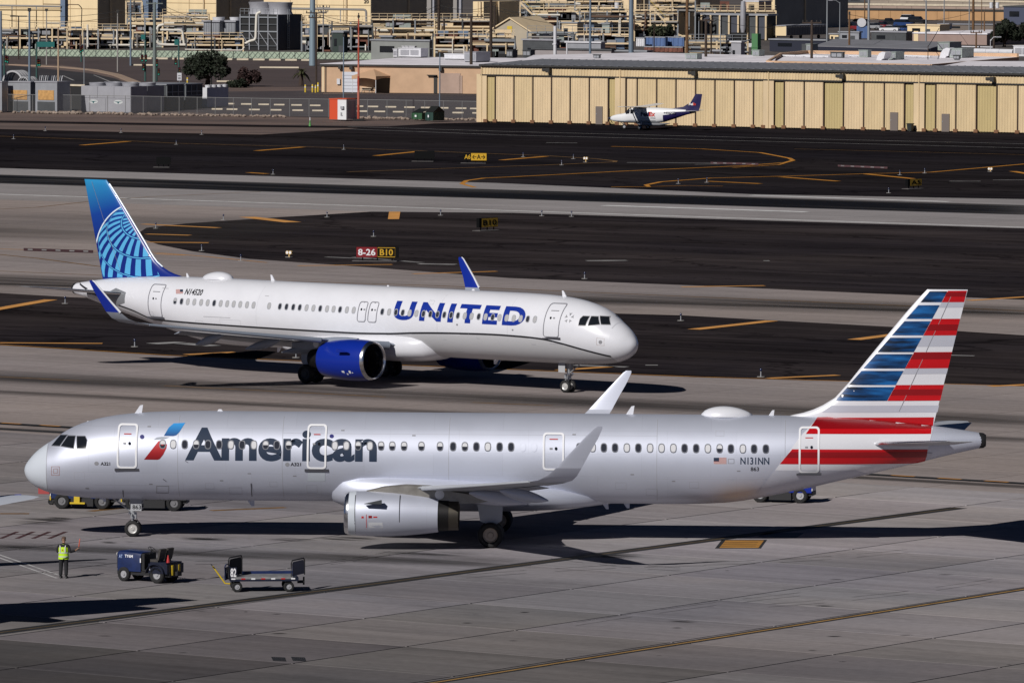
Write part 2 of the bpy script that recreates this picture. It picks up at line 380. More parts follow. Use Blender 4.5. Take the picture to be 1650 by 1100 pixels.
for x in (8, 34, 60, 86): line('red_hatch_line', [(x-7, 867), (x+20, 856)], .22, M_redp, .006)
line('red_line', [(-60, 858), (95, 862)], .2, M_redp, .006)
for a in ((0, 827, 47, 827), (145, 823, 195, 818), (340, 822, 460, 817)): line('gate_line', [a[:2], a[2:]], .55, M_dyel, .006)
sheet('ground_sign', [(1163, 869), (1236, 869), (1226, 883), (1152, 883)], .006, M_blk, apron)
sheet('ground_sign', [(1169, 870), (1231, 870), (1222, 882), (1159, 882)], .010, mat('ground_sign_yellow', rgb(172, 122, 48), .85, var=.2, scale=1, world=True), apron)
for y in (873, 876, 879): line('ground_sign_bar', [(1168-(y-870)*.75, y), (1224-(y-870)*.75, y)], .12, M_blk, .014)
sheet('guide_mark', [(1232, 857), (1296, 858), (1283, 866), (1220, 865)], .006, mat('faded_blue_paint', (.05, .055, .075), .9), apron)
# drain grates
for x in (437, 469):
    b = MB(); p = [G(x, 1058), G(x+22, 1059), G(x+24, 1065), G(x+3, 1064)]
    b.prism([q+Vector((0, 0, .004)) for q in p], (0, 0, .012)); g_ = b.build('drain_grate', mat('grate_iron', (.03, .03, .032), .7, .4), apron)
# taxiway edge lines and shoulder bars
line('edge_line', [(-60, 551.5), (0, 555), (270, 572), (600, 586), (1130, 607), (1800, 626)], .25, M_yel, .008, taxiway)
line('edge_line', [(-60, 398.5), (0, 401), (100, 404), (240, 406), (330, 413), (430, 423)], .3, M_yel, .008, connector)
line('edge_line', [(-60, 404), (60, 416), (150, 428), (260, 440)], .4, M_dyel, .008, connector)
line('centre_line', [(-60, 434), (200, 445), (700, 460), (1750, 505)], .35, M_dyel, .010, connector)
line('centre_line', [(-60, 604), (130, 613)], .35, M_dyel, .010, taxiway); line('centre_line', [(265, 621), (620, 639)], .35, M_dyel, .010, taxiway); line('centre_line', [(760, 648), (890, 653)], .35, M_dyel, .010, taxiway)
line('lead_line', [(-60, 340), (60, 334), (140, 325), (240, 317), (420, 309)], .3, M_dyel, .010, connector)
for a in ((-40, 504, 82, 482.5, 1.0), (1118, 530.5, 1244, 516.5, 1.0), (1376, 547, 1500, 531, 1.0), (1238, 609, 1350, 604, .7), (1560, 484, 1700, 475, .8), (1595, 622, 1720, 616, .7),
          (398, 349.5, 472, 358, 1.6), (230, 361, 352, 367, .9), (236, 377, 306, 379, .9), (236, 390, 336, 391, .9), (1098, 462, 1232, 460, .7), (480, 428, 632, 426, .6), (665, 441, 800, 437, .6),
          (300, 571, 380, 567, .8), (900, 596, 990, 590, .8), (250, 409, 300, 411, .5), (0, 552, 165, 553, .7)):
    line('shoulder_bar', [a[:2], a[2:4]], a[4]*1.05, M_oran, .010, infield)
for a in ((245, 553.5, 292, 551, 1.3), (292, 553, 345, 557, 1.3), (925, 588, 1010, 591, .9), (1040, 588, 1060, 588, .6), (945, 420, 1010, 419.5, 1.2), (570, 414, 680, 423, .6), (675, 425, 735, 426, 1.2), (525, 414, 600, 417, .6), (1530, 572, 1570, 573, .6), (1230, 420, 1240, 420, 1)):
    line('worn_patch', [a[:2], a[2:4]], a[4], M_gwht, .010, infield)
sheet('painted_panel', [(627, 341), (645, 341), (643, 353), (625, 353)], .010, M_oran, infield)
# runway
line('runway_edge_line', [(-60, 311), (1750, 369.5)], .9, M_wht, .010, runway)
line('touchdown_bar', [(972, 331), (1300, 341.5)], 1.7, M_wht, .016, runway)
line('touchdown_bar', [(1210, 314.5), (1530, 325)], 1.4, M_wht, .016, runway)
line('runway_edge_line', [(-60, 270.5), (800, 296), (1210, 313.7), (1750, 323)], .4, M_gwht, .010, runway)
# far taxiways
line('centre_line', [(-60, 216.5), (0, 219.5), (205, 227), (285, 231), (490, 236.5), (675, 243), (825, 249), (880, 251), (960, 256), (992, 259.5), (990, 261), (880, 266), (700, 272), (560, 277)], .55, M_dyel, .008, airfield)
for a in ((132, 234, 207, 228), (413, 243, 488, 237), (605, 251, 680, 243.5), (808, 258, 880, 252)): line('shoulder_bar', [a[:2], a[2:]], .9, M_yel, .012, airfield)
line('lead_line', [(985, 236), (1130, 240), (1225, 246), (1272, 255), (1278, 258.5), (1265, 262), (1200, 267), (1000, 276), (825, 285), (780, 287), (752, 291), (744, 296), (765, 302)], .55, M_yel, .012, airfield)
line('lead_line', [(1278, 258.5), (1255, 265.5), (1180, 270)], .35, M_yel, .014, airfield)
line('lead_line', [(985, 301), (1046, 301), (1041, 298), (1065, 293), (1145, 287), (1260, 284), (1395, 280), (1500, 277.5), (1700, 260)], .55, M_yel, .012, airfield)
line('lead_line', [(1050, 300.5), (1110, 299), (1165, 300)], .3, M_yel, .012, airfield)
for a in ((1140, 292, 1225, 296), (1258, 285, 1350, 292), (1392, 280, 1472, 288), (400, 278, 430, 280), (1632, 276, 1680, 284)): line('shoulder_bar', [a[:2], a[2:]], .9, M_yel, .014, airfield)
line('lead_line', [(1280, 240), (1480, 245), (1750, 252)], .4, M_dyel, .012, airfield)
line('roadway_line', [(560, 204), (825, 212.3), (1200, 221.5), (1650, 232), (1750, 234)], .4, M_gwht, .008, airfield, dash=None)
line('roadway_line', [(560, 208), (825, 218), (1200, 227), (1650, 238.5), (1750, 241)], .4, M_gwht, .008, airfield)
for a in ((880, 230, 930, 230.5), (1010, 262, 1145, 263), (1530, 292, 1580, 292), (1600, 290, 1700, 290), (1120, 265, 1220, 263.5)): line('worn_patch', [a[:2], a[2:]], .6, M_gwht, .012, airfield)
M_pink = mat('faded_red_paint', rgb(104, 70, 72), .85, var=.5, scale=.5, world=True)
def hold(x0, y0, x1, y1, h_, m, par):
    sheet('hold_position_sign', [(x0, y0), (x1, y1), (x1, y1+h_), (x0, y0+h_)], .014, m, par)
    for k in range(5):
        f = (k+.3)/5; sheet('hold_position_mark', [(x0+(x1-x0)*f, y0+(y1-y0)*f+h_*.25), (x0+(x1-x0)*(f+.07), y0+(y1-y0)*(f+.07)+h_*.25), (x0+(x1-x0)*(f+.07), y0+(y1-y0)*(f+.07)+h_*.7), (x0+(x1-x0)*f, y0+(y1-y0)*f+h_*.7)], .018, M_gwht, par)
hold(38, 399.5, 150, 403, 4.5, M_redp, connector); hold(1145, 261, 1222, 263, 3, M_pink, airfield); hold(1350, 265.5, 1430, 269, 3, M_pink, airfield)
line('service_road', [(-80, 194.5), (420, 203), (640, 205.5)], 7, M_asph2, -.02, airfield)
# ================================================================ AIRLINERS
M_silver = bpy.data.materials.new('silver_paint'); M_silver.use_nodes = True; t = M_silver.node_tree; b = t.nodes['Principled BSDF']
b.inputs['Metallic'].default_value = .48; b.inputs['Coat Weight'].default_value = .12; b.inputs['Coat Roughness'].default_value = .12
tc = t.nodes.new('ShaderNodeTexCoord'); sx = t.nodes.new('ShaderNodeSeparateXYZ'); cx_ = t.nodes.new('ShaderNodeCombineXYZ'); t.links.new(tc.outputs['Object'], sx.inputs[0]); t.links.new(sx.outputs[0], cx_.inputs[0]); t.links.new(sx.outputs[2], cx_.inputs[1])
bk = t.nodes.new('ShaderNodeTexBrick'); bk.inputs['Scale'].default_value = 1; bk.inputs['Brick Width'].default_value = 3.2; bk.inputs['Row Height'].default_value = 1.04; bk.inputs['Mortar Size'].default_value = .006; bk.offset = .37
bk.inputs['Color1'].default_value = (.565, .59, .685, 1); bk.inputs['Color2'].default_value = (.585, .61, .705, 1); bk.inputs['Mortar'].default_value = (.50, .52, .60, 1); t.links.new(cx_.outputs[0], bk.inputs[0]); t.links.new(bk.outputs[0], b.inputs['Base Color'])
ns_ = t.nodes.new('ShaderNodeTexNoise'); ns_.inputs['Scale'].default_value = .8; ns_.inputs['Detail'].default_value = 5; t.links.new(tc.outputs['Object'], ns_.inputs[0])
mr_ = t.nodes.new('ShaderNodeMapRange'); mr_.inputs[3].default_value = .44; mr_.inputs[4].default_value = .58; t.links.new(ns_.outputs[0], mr_.inputs[0]); t.links.new(mr_.outputs[0], b.inputs['Roughness'])
M_radome = mat('radome_paint', (.56, .60, .66), .35)
M_white = mat('white_gloss_paint', (.71, .715, .76), .30, 0, var=.035, scale=.7, coat=.2)
M_tailw = mat('tail_white_paint', (.74, .74, .78), .3, .1)
M_tailg = mat('tail_grey_paint', (.52, .53, .60), .32, .15)
M_belly = mat('belly_grey_paint', (.52, .52, .54), .35)
M_wing = mat('wing_grey_paint', (.46, .48, .52), .38, .1, var=.06, scale=.7)
M_wingU = mat('wing_blue_grey_paint', (.31, .345, .41), .38, .1, var=.06, scale=.7)
M_lip = mat('polished_metal', (.82, .82, .84), .22, 1.0)
M_dark = mat('dark_metal', (.035, .035, .037), .5, .5)
M_black = mat('black_rubber', (.012, .012, .013), .75, var=.3, scale=6)
M_glass = mat('dark_glass', (.012, .014, .018), .08, 0, spec=.8)
M_pane = mat('window_glass', (.035, .038, .05), .1, 0, spec=.6)
M_shade = mat('window_shade', (.62, .62, .64), .5)
M_shadeg = mat('grey_window_shade', (.40, .40, .41), .5)
M_rim = mat('window_rim', (.16, .165, .19), .4, .3)
M_rimw = mat('door_outline_white', (.82, .82, .84), .4)
M_rimg = mat('door_outline_grey', (.30, .30, .33), .4)
M_sill = mat('door_sill_dark', (.045, .045, .055), .5)
M_navy = mat('navy_lettering', (.020, .034, .066), .6, spec=.25)
M_blue = mat('royal_blue_paint', (.004, .022, .27), .3, coat=.2)
M_letblue = mat('blue_lettering', (.004, .026, .27), .35)
M_redl = mat('red_livery', (.50, .004, .008), .34, var=.14, scale=.8, stretch=(.05, .05, 3), coat=.1)
M_redd = mat('dark_red_livery', (.25, .003, .006), .34, coat=.1)
M_steel = mat('gear_steel', (.42, .43, .45), .4, .5)
M_rimal = mat('wheel_rim', (.60, .59, .57), .4, .4)
M_gearw = mat('gear_white', (.40, .41, .43), .5)
M_nozz = mat('exhaust_metal', (.018, .017, .017), .45, .6)
M_noz2 = mat('burnt_exhaust_metal', (.09, .08, .065), .4, .8)
M_redt = mat('red_stencil', (.5, .02, .02), .5)
M_blkt = mat('black_stencil', (.015, .015, .02), .5)
M_greyt = mat('grey_stencil', (.25, .25, .27), .5)
def streaked(name, c0, c1, c2):
    m = bpy.data.materials.new(name); m.use_nodes = True; t = m.node_tree; b = t.nodes['Principled BSDF']; b.inputs['Roughness'].default_value = .33; b.inputs['Coat Weight'].default_value = .1
    tc = t.nodes.new('ShaderNodeTexCoord'); mp = t.nodes.new('ShaderNodeMapping'); mp.inputs['Scale'].default_value = (.45, .3, 3.2); t.links.new(tc.outputs['Object'], mp.inputs[0])
    n = t.nodes.new('ShaderNodeTexNoise'); n.inputs['Scale'].default_value = 1.3; n.inputs['Detail'].default_value = 4; t.links.new(mp.outputs[0], n.inputs[0])
    r = t.nodes.new('ShaderNodeValToRGB'); e = r.color_ramp.elements; e[0].position = .36; e[1].position = .68; e[0].color = (*c0, 1); e[1].color = (*c2, 1); k = e.new(.5); k.color = (*c1, 1)
    t.links.new(n.outputs[0], r.inputs[0]); t.links.new(r.outputs[0], b.inputs['Base Color']); return m
M_flagblue = streaked('streaked_blue_livery', (.002, .008, .022), (.004, .045, .15), (.010, .12, .36))
def graded(name, a, b_, axis, lo, hi, c_mid=None):             # paint that blends from one hue to another
    m = bpy.data.materials.new(name); m.use_nodes = True; t = m.node_tree; b = t.nodes['Principled BSDF']; b.inputs['Roughness'].default_value = .33; b.inputs['Coat Weight'].default_value = .1
    tc = t.nodes.new('ShaderNodeTexCoord'); d = t.nodes.new('ShaderNodeVectorMath'); d.operation = 'DOT_PRODUCT'; d.inputs[1].default_value = axis; t.links.new(tc.outputs['Object'], d.inputs[0])
    q = t.nodes.new('ShaderNodeMapRange'); q.inputs[1].default_value = lo; q.inputs[2].default_value = hi; t.links.new(d.outputs['Value'], q.inputs[0])
    r = t.nodes.new('ShaderNodeValToRGB'); e = r.color_ramp.elements; e[0].color = (*a, 1); e[1].color = (*b_, 1)
    if c_mid: k = e.new(.4); k.color = (*c_mid, 1)
    t.links.new(q.outputs[0], r.inputs[0]); t.links.new(r.outputs[0], b.inputs['Base Color']); return m

TS = [0, .04, .12, .25, .45, .69, 1.05, 1.4, 1.75, 2.2, 2.7, 3.4, 4.3, 5.5, 7, 8.5, 20, 30.5, 32.6, 34.3, 36.1, 38, 40.2, 42, 43.4, 44.2, 44.5]
TT = [3.04, 3.22, 3.38, 3.56, 3.80, 4.02, 4.28, 4.50, 4.76, 5.03, 5.25, 5.46, 5.64, 5.77, 5.84, 5.865, 5.87, 5.87, 5.87, 5.865, 5.84, 5.78, 5.64, 5.47, 5.28, 5.16, 5.10]
TB = [3.04, 2.86, 2.69, 2.52, 2.35, 2.21, 2.06, 1.96, 1.90, 1.85, 1.81, 1.77, 1.745, 1.73, 1.725, 1.72, 1.72, 1.72, 1.80, 2.05, 2.45, 2.88, 3.40, 3.85, 4.20, 4.38, 4.45]
TW = [0.01, .20, .37, .54, .75, .94, 1.15, 1.31, 1.44, 1.57, 1.68, 1.80, 1.89, 1.95, 1.97, 1.975, 1.975, 1.975, 1.965, 1.92, 1.80, 1.58, 1.24, .90, .60, .42, .34]
fT, fB, fW = pchip(TS, TT), pchip(TS, TB), pchip(TS, TW)
def hullz(s): zt, zb = fT(s), fB(s); return (zt+zb)/2, (zt-zb)/2
def hull_y(s, z):
    zc, a = hullz(s); return fW(s)*math.sqrt(max(0, 1-((z-zc)/a)**2))
LEz = pchip([5.2, 5.86, 5.98, 6.2, 6.71, 8.0, 11.5, 11.74], [34.0, 35.6, 36.15, 36.8, 37.69, 38.76, 41.66, 41.9])
TEz = pchip([5.2, 11.74], [42.16, 43.76])
def fin_t(s, z):
    le, te = LEz(z), TEz(z); c = te-le; x = min(1, max(0, (s-le)/c)); th = min(.105*c, .42)
    return max(.008, th*5*(.2969*math.sqrt(x)-.126*x-.3516*x*x+.2843*x**3-.1015*x**4)/1.0)

def plane_pix(px, py, pose, side, surf=None, yl=0.0):           # side view measurement -> (s, z) on the skin
    x0, y0, yaw = pose; hv = Vector((math.cos(yaw), math.sin(yaw), 0)); pv = Vector((-hv.y, hv.x, 0))
    d = ray(px, py); o = Vector((-x0, -y0, CH)); y = yl if surf is None else side*1.9
    for _ in range(12):
        t = (y-o.dot(pv))/d.dot(pv); P = o+d*t; s_, z_ = -P.dot(hv), P.z
        if surf is None: break
        y = side*surf(min(44.4, max(0.02, s_)), z_)
    return s_, z_

def decal(name, polys, m, parent, side, surf=hull_y, off=.006, ds=.45, dz=.11, tris=None, mi=None):
    bm = bmesh.new()
    if tris:
        vs = [bm.verts.new((x, y, 0)) for x, y in tris[0]]
        for f in tris[1]:
            try: bm.faces.new([vs[i] for i in f])
            except ValueError: pass
    for p in polys or []:
        bm.faces.new([bm.verts.new((x, y, 0)) for x, y in p])
    bmesh.ops.triangulate(bm, faces=bm.faces)
    xs = [v.co.x for v in bm.verts]; ys = [v.co.y for v in bm.verts]
    for lo_, hi_, st, ax in ((min(xs), max(xs), ds, (1, 0, 0)), (min(ys), max(ys), dz, (0, 1, 0))):
        k = math.floor(lo_/st)+1
        while k*st < hi_:
            bmesh.ops.bisect_plane(bm, geom=bm.verts[:]+bm.edges[:]+bm.faces[:], plane_co=Vector(ax)*(k*st), plane_no=ax, dist=1e-5); k += 1
    for v in bm.verts:
        s_, z_ = v.co.x, v.co.y
        if surf is hull_y:
            zc, a = hullz(s_); q = max(-1, min(1, (z_-zc)/a)); wd = fW(s_); th = math.asin(q)
            n = Vector((math.cos(th)*a, math.sin(th)*wd)).normalized()
            v.co = (-s_, side*(wd*math.cos(th)+off*n.x), zc+a*math.sin(th)+off*n.y)
        else: v.co = (-s_, side*(surf(s_, z_)+off), z_)
    me = bpy.data.meshes.new(name); bmesh.ops.recalc_face_normals(bm, faces=bm.faces)
    f0 = max(bm.faces, key=lambda f: f.calc_area())
    if f0.normal.y*side < 0: bmesh.ops.reverse_faces(bm, faces=bm.faces)
    bm.to_mesh(me); bm.free(); me.materials.append(m)
    me.polygons.foreach_set('use_smooth', [True]*len(me.polygons))
    o = bpy.data.objects.new(name, me); COL.objects.link(o); o.parent = parent
    return o
def rrect(s0, s1, z0, z1, r, n=4):
    out = []
    for cx, cz, a0 in ((s1-r, z1-r, 0), (s0+r, z1-r, 90), (s0+r, z0+r, 180), (s1-r, z0+r, 270)):
        for k in range(n+1):
            a = R(a0+90*k/n); out.append((cx+r*math.cos(a), cz+r*math.sin(a)))
    return out
def ring(outer, inner):
    n = len(outer); return [[outer[i], outer[(i+1) % n], inner[(i+1) % n], inner[i]] for i in range(n)]
def oval(cx, cz, rx, rz, n=12, p=2.6):
    return [(cx+rx*math.copysign(abs(math.cos(2*math.pi*k/n))**(2/p), math.cos(2*math.pi*k/n)), cz+rz*math.copysign(abs(math.sin(2*math.pi*k/n))**(2/p), math.sin(2*math.pi*k/n))) for k in range(n)]
def clip_poly(poly, inside_edges):                              # Sutherland-Hodgman against half planes (p, n)
    for p0, n in inside_edges:
        out = []
        for i in range(len(poly)):
            a, b = poly[i], poly[(i+1) % len(poly)]
            da = (a[0]-p0[0])*n[0]+(a[1]-p0[1])*n[1]; db = (b[0]-p0[0])*n[0]+(b[1]-p0[1])*n[1]
            if da >= 0: out.append(a)
            if da*db < 0: t = da/(da-db); out.append((a[0]+(b[0]-a[0])*t, a[1]+(b[1]-a[1])*t))
        poly = out
        if len(poly) < 3: return None
    return poly

def wheel(parent, c, r, wd, rimm=M_rimal, out=0, steer=0):
    ax = (math.sin(steer), math.cos(steer), 0)
    b = MB(); q = wd/2
    b.lathe([(-q*.55, r*.56), (-q, r*.68), (-q, r*.86), (-q*.7, r*.97), (-q*.25, r), (q*.25, r), (q*.7, r*.97), (q, r*.86), (q, r*.68), (q*.55, r*.56)], c, ax, 28)
    o = b.build('wheel', M_black, parent, 40)
    b = MB(); b.lathe([(-q*.6, .001), (-q*.6, r*.22), (-q*.35, r*.26), (-q*.35, r*.46), (-q*.62, r*.58), (-q*.50, r*.60), (q*.50, r*.60), (q*.62, r*.58), (q*.35, r*.46), (q*.35, r*.26), (q*.6, r*.22), (q*.6, .001)], c, ax, 20)
    b.build('rim', rimm, o, 30)
    return o
def airfoil(s0, c, y, z, th, vertical=False, n=9, tw=0.0, nrm=(0, 0, 1)):
    up, dn = [], []
    for i in range(n):
        x = .5*(1-math.cos(math.pi*i/(n-1))); t = th*5*(.2969*math.sqrt(x)-.126*x-.3516*x*x+.2843*x**3-.1036*x**4)
        sp = -(s0+c*x)
        up.append((sp, y+nrm[1]*t*1.1, z+nrm[2]*t*1.1+tw*(x-.3)*c)); dn.append((sp, y-nrm[1]*t*.9, z-nrm[2]*t*.9+tw*(x-.3)*c))
    return up + dn[-2:0:-1]
WSEC = [(0.5, 15.3, 7.6, 2.30, .75), (1.98, 16.55, 6.25, 2.42, .72), (3.6, 17.35, 5.35, 2.60, .56), (6.4, 18.95, 3.95, 2.90, .42), (9, 20.38, 3.35, 3.20, .34), (12, 22.0, 2.70, 3.55, .27), (15, 23.65, 2.0, 3.92, .20), (16.3, 24.38, 1.68, 4.08, .16)]
WLET = [(16.3, 24.38, 1.68, 4.08, .155, 0), (16.75, 24.76, 1.50, 4.17, .12, 25), (17.15, 25.18, 1.30, 4.40, .09, 50), (17.42, 25.58, 1.12, 4.78, .08, 68), (17.62, 26.15, .88, 5.4, .06, 75), (17.78, 26.80, .62, 6.1, .045, 77), (17.88, 27.22, .40, 6.55, .03, 78), (17.9, 27.38, .24, 6.66, .02, 78)]
def wing_z(y):
    for a, b_ in zip(WSEC, WSEC[1:]):
        if a[0] <= y <= b_[0]:
            t = (y-a[0])/(b_[0]-a[0]); return [a[i]+(b_[i]-a[i])*t for i in range(5)]
    return WSEC[-1]

def airliner(root, L):
    """L: livery settings"""
    skin = L['skin']
    # fuselage
    st = [1.15, 1.25, 1.35, 1.5, 1.65, 1.8, 2.0, 2.2, 2.45, 2.7, 3.0, 3.4, 3.8, 4.3, 5, 5.7, 6.5, 7.5, 8.5]+[10+1.5*i for i in range(14)]+[31, 31.8, 32.6, 33.4, 34.3, 35.2, 36.1, 37, 38, 39, 40.2, 41.2, 42, 42.8, 43.4]
    N = 96
    def ringat(s):
        zc, a = hullz(s); wd = fW(s)
        return [(-s, wd*math.cos(2*math.pi*k/N), zc+a*math.sin(2*math.pi*k/N)) for k in range(N)]
    b = MB()
    if L.get('split'):
        # two tone: the hull below the cheat line is grey
        st = sorted(set(st+[1.15+.25*i for i in range(170) if 1.15+.25*i < 43.4]))
    b.loft([ringat(s) for s in st])
    if L.get('split'):
        cz = L['split']; b.m = []
        for f in b.f:
            p = [b.v[i] for i in f]; s_ = -sum(q[0] for q in p)/len(p); z_ = sum(q[2] for q in p)/len(p)
            b.m.append(1 if z_ < cz(s_) else 0)
    b.build('fuselage', [skin, M_belly], root, 60)
    b = MB(); b.loft([ringat(s) for s in (.004, .04, .08, .12, .18, .25, .35, .45, .57, .69, .85, 1.0, 1.15)]); b.build('radome', L['nose'], root, 60)
    b = MB(); b.loft([ringat(s) for s in (43.4, 43.8, 44.2, 44.5)]); o = b.build('tail_cone', L.get('cone', skin), root, 50)
    zc, a = hullz(44.5); b = MB(); b.lathe([(0, .33), (.04, .37), (.24, .35), (.36, .26), (.30, .2), (.05, .15), (.05, .01)], (-44.3, 0, zc), (-1, 0, 0), 18); b.build('exhaust', M_dark, o, 40)
    # belly fairing
    secs = []
    for s, hw, zt, zb in ((14.2, .5, 2.9, 2.0), (14.5, 1.35, 3.12, 1.72), (15.0, 1.80, 3.22, 1.52), (15.8, 2.10, 3.28, 1.42), (17, 2.25, 3.28, 1.36), (19, 2.28, 3.2, 1.34), (21.5, 2.26, 3.0, 1.34), (23.5, 2.15, 2.85, 1.38), (25, 1.85, 2.65, 1.45), (26.3, 1.2, 2.45, 1.58), (27.2, .4, 2.2, 1.70)):
        zc, h = (zt+zb)/2, (zt-zb)/2
        secs.append([(-s, hw*math.copysign(abs(math.cos(2*math.pi*k/32))**.75, math.cos(2*math.pi*k/32)), zc+h*math.copysign(abs(math.sin(2*math.pi*k/32))**.8, math.sin(2*math.pi*k/32))) for k in range(32)])
    b = MB(); b.loft(secs); b.build('belly_fairing', skin, root, 50)
    # wings, winglets, flaps, fairings, engines
    for sd in (1, -1):
        b = MB(); secs = []
        for (y, s0, c, z, th) in WSEC: secs.append(airfoil(s0, c, y*sd, z, th/2*1.15, n=11, tw=-.012))
        b.loft(secs); wg = b.build('wing', L['wing'], root, 40)
        b = MB(); secs = []
        for (y, s0, c, z, th, an) in WLET: secs.append(airfoil(s0, c, y*sd, z, th/2, n=9, nrm=(0, -sd*math.sin(R(an)), math.cos(R(an)))))
        b.loft(secs[3:]); wl = b.build('winglet', L['wlet'], root, 40); b = MB(); b.loft(secs[:4]); b.build('winglet_root', L['wing'] if L['side'] < 0 else L['wlet'], root, 40)
        if L.get('wlet_edge'):
            b = MB(); b.tube([(-(q[1]-.02), q[0]*sd, q[3]) for q in WLET[3:]], [.07, .06, .05, .04, .03], 6); b.build('leading_edge', L['wlet_edge'], wl, 40)
        # slat along the leading edge
        b = MB()
        for ya, yb in ((2.6, 5.3), (6.5, 16.2)):
            b.tube([(-(wing_z(y)[1]+.02), y*sd, wing_z(y)[3]-.01-.05*(L.get('slat_r', 1)-1)) for y in [ya+(yb-ya)*i/8 for i in range(9)]], [wing_z(ya+(yb-ya)*i/8)[4]*.24*L.get('slat_r', 1)+.01 for i in range(9)], 10)
        o = b.build('slat', L.get('slat', L['wing']), root, 40); o['kind'] = 'stuff'
        # flaps
        for ya, yb in ((2.4, 6.2), (6.5, 12.6)):
            b = MB(); secs = []
            for i in range(5):
                y = ya+(yb-ya)*i/4; q = wing_z(y); c = q[2]*.26; secs.append(airfoil(q[1]+q[2]*.82+L.get('flap', 0)*.4, c, y*sd, q[3]-.10-L.get('flap', 0)*.12, .07, n=7, tw=-.10-L.get('flap', 0)*.22))
            b.loft(secs); b.build('flap', L['wing'], root, 40)
        b = MB(); secs = []
        for i in range(4):
            y = 12.8+3.0*i/3; q = wing_z(y); secs.append(airfoil(q[1]+q[2]*.78, q[2]*.24, y*sd, q[3]-.03, .035, n=6, tw=-.03))
        b.loft(secs); b.build('aileron', L['wing'], root, 40)
        for y in (4.6, 7.7, 11.2):
            q = wing_z(y); s0, s1 = q[1]+q[2]*.42, q[1]+q[2]*1.18; b = MB(); n = 9; secs = []
            for i in range(n):
                t = i/(n-1); rr = .04+.24*math.sin(math.pi*min(1, t*1.05))**.7*(1 if t < .5 else 1); zz = q[3]-.36-.30*t*(1+L.get('flap', 0)*.7)+.12*(1-t)
                if t == 1: rr = .03
                secs.append([(-(s0+(s1-s0)*t), y*sd+rr*.62*math.cos(2*math.pi*k/12), zz+rr*math.sin(2*math.pi*k/12)) for k in range(12)])
            b.loft(secs); b.build('flap_track_fairing', L.get('fair', L['wing']), root, 50)
        # engine
        ey = 5.75*sd; E_ = L['eng']; ez = E_['z']; s0 = E_['s']
        b = MB(); b.lathe(E_['cowl'], (-s0, ey, ez), (-1, 0, -.012), 40)
        nc0 = None
        nc = b.build('engine_nacelle', E_['mat'], root, 40)
        b = MB(); b.lathe(E_['lip'], (-s0, ey, ez), (-1, 0, -.012), 40); b.build('inlet_lip', M_lip, root, 50)
        if E_.get('band'): b = MB(); b.lathe([(x, r_+.004) for x, r_ in E_['band']], (-s0, ey, ez), (-1, 0, -.012), 40); b.build('inlet_band', M_radome, nc, 50)
        b = MB(); b.lathe(E_['duct'], (-s0, ey, ez), (-1, 0, -.012), 32); b.build('inlet_duct', M_dark, nc, 50, fix=False)
        fr = E_['duct'][-1][1]; fx = -s0-E_['duct'][-1][0]
        b = MB()
        for k in range(22):
            a = 2*math.pi*k/22; a2 = a+.2; c1, s1_, c2, s2 = math.cos(a), math.sin(a), math.cos(a2), math.sin(a2)
            b.add([(fx+.02, ey+.28*c1, ez+.28*s1_), (fx-.14, ey+.28*math.cos(a+.3), ez+.28*math.sin(a+.3)), (fx-.2, ey+fr*c2, ez+fr*s2), (fx+.0, ey+fr*c1, ez+fr*s1_)], [(0, 1, 2, 3)])
        b.lathe([(.26, .001), (.25, fr)], (fx, ey, ez), (-1, 0, 0), 24)
        fn = b.build('fan', mat('fan_blade_metal', (.10, .11, .12), .35, .8), nc, fix=False); fn['kind'] = 'stuff'
        b = MB(); b.lathe([(-.42, .004), (-.34, .08), (-.2, .17), (0, .28), (.1, .29)], (fx, ey, ez), (-1, 0, 0), 20); b.build('spinner', M_dark, nc, 40)
        b = MB(); b.lathe(E_['noz'], (-s0, ey, ez), (-1, 0, -.012), 32); b.build('exhaust_nozzle', M_nozz, root, 40)
        if E_.get('noz2'):
            b = MB(); b.lathe(E_['noz2'], (-s0, ey, ez), (-1, 0, -.012), 32); b.build('exhaust_nozzle', M_noz2, root, 40)
        # pylon
        wz = wing_z(5.75); P_ = E_['pyl']; secs = []
        for (s, zt, zb, hw) in P_: secs.append([(-s, ey-hw, zb), (-s, ey-hw, zt-.05), (-s, ey-hw*.5, zt), (-s, ey+hw*.5, zt), (-s, ey+hw, zt-.05), (-s, ey+hw, zb)])
        b = MB(); b.loft(secs); py_ = b.build('pylon', E_.get('pmat', L['wing']), root, 30); b = MB(); b.lathe([(0, .22), (.02, .22), (.03, .001)], (-19.75, ey+.29*sd, 2.58), (0, sd, 0), 14); b.build('access_disc', M_rimw, py_, 40)
        b = MB(); b.prism([(-s0-.95, ey+sd*1.0*E_['r'], ez+.50), (-s0-1.75, ey+sd*1.02*E_['r'], ez+.68), (-s0-1.75, ey+sd*1.02*E_['r'], ez+.48)], (0, sd*.30, .05)); b.build('strake', E_.get('strake', E_['mat']), nc)
        # tailplane
        b = MB(); secs = [airfoil(s0_, c, y*sd, z, th, n=9) for (y, s0_, c, z, th) in ((.3, 38.9, 4.0, 4.58, .25), (.9, 39.3, 3.7, 4.64, .24), (3.5, 41.0, 2.6, 4.92, .17), (5.8, 42.4, 1.55, 5.16, .10), (6.15, 42.9, 1.0, 5.20, .04))]
        b.loft(secs); hs = b.build('tailplane', L['stab'], root, 40)
        b = MB(); secs = [airfoil(s0_, c, y*sd, z, th, n=6) for (y, s0_, c, z, th) in ((1.0, 42.2, .95, 4.64, .055), (5.7, 43.5, .58, 5.16, .03))]
        b.loft(secs); b.build('elevator', L['stab'], hs, 40)
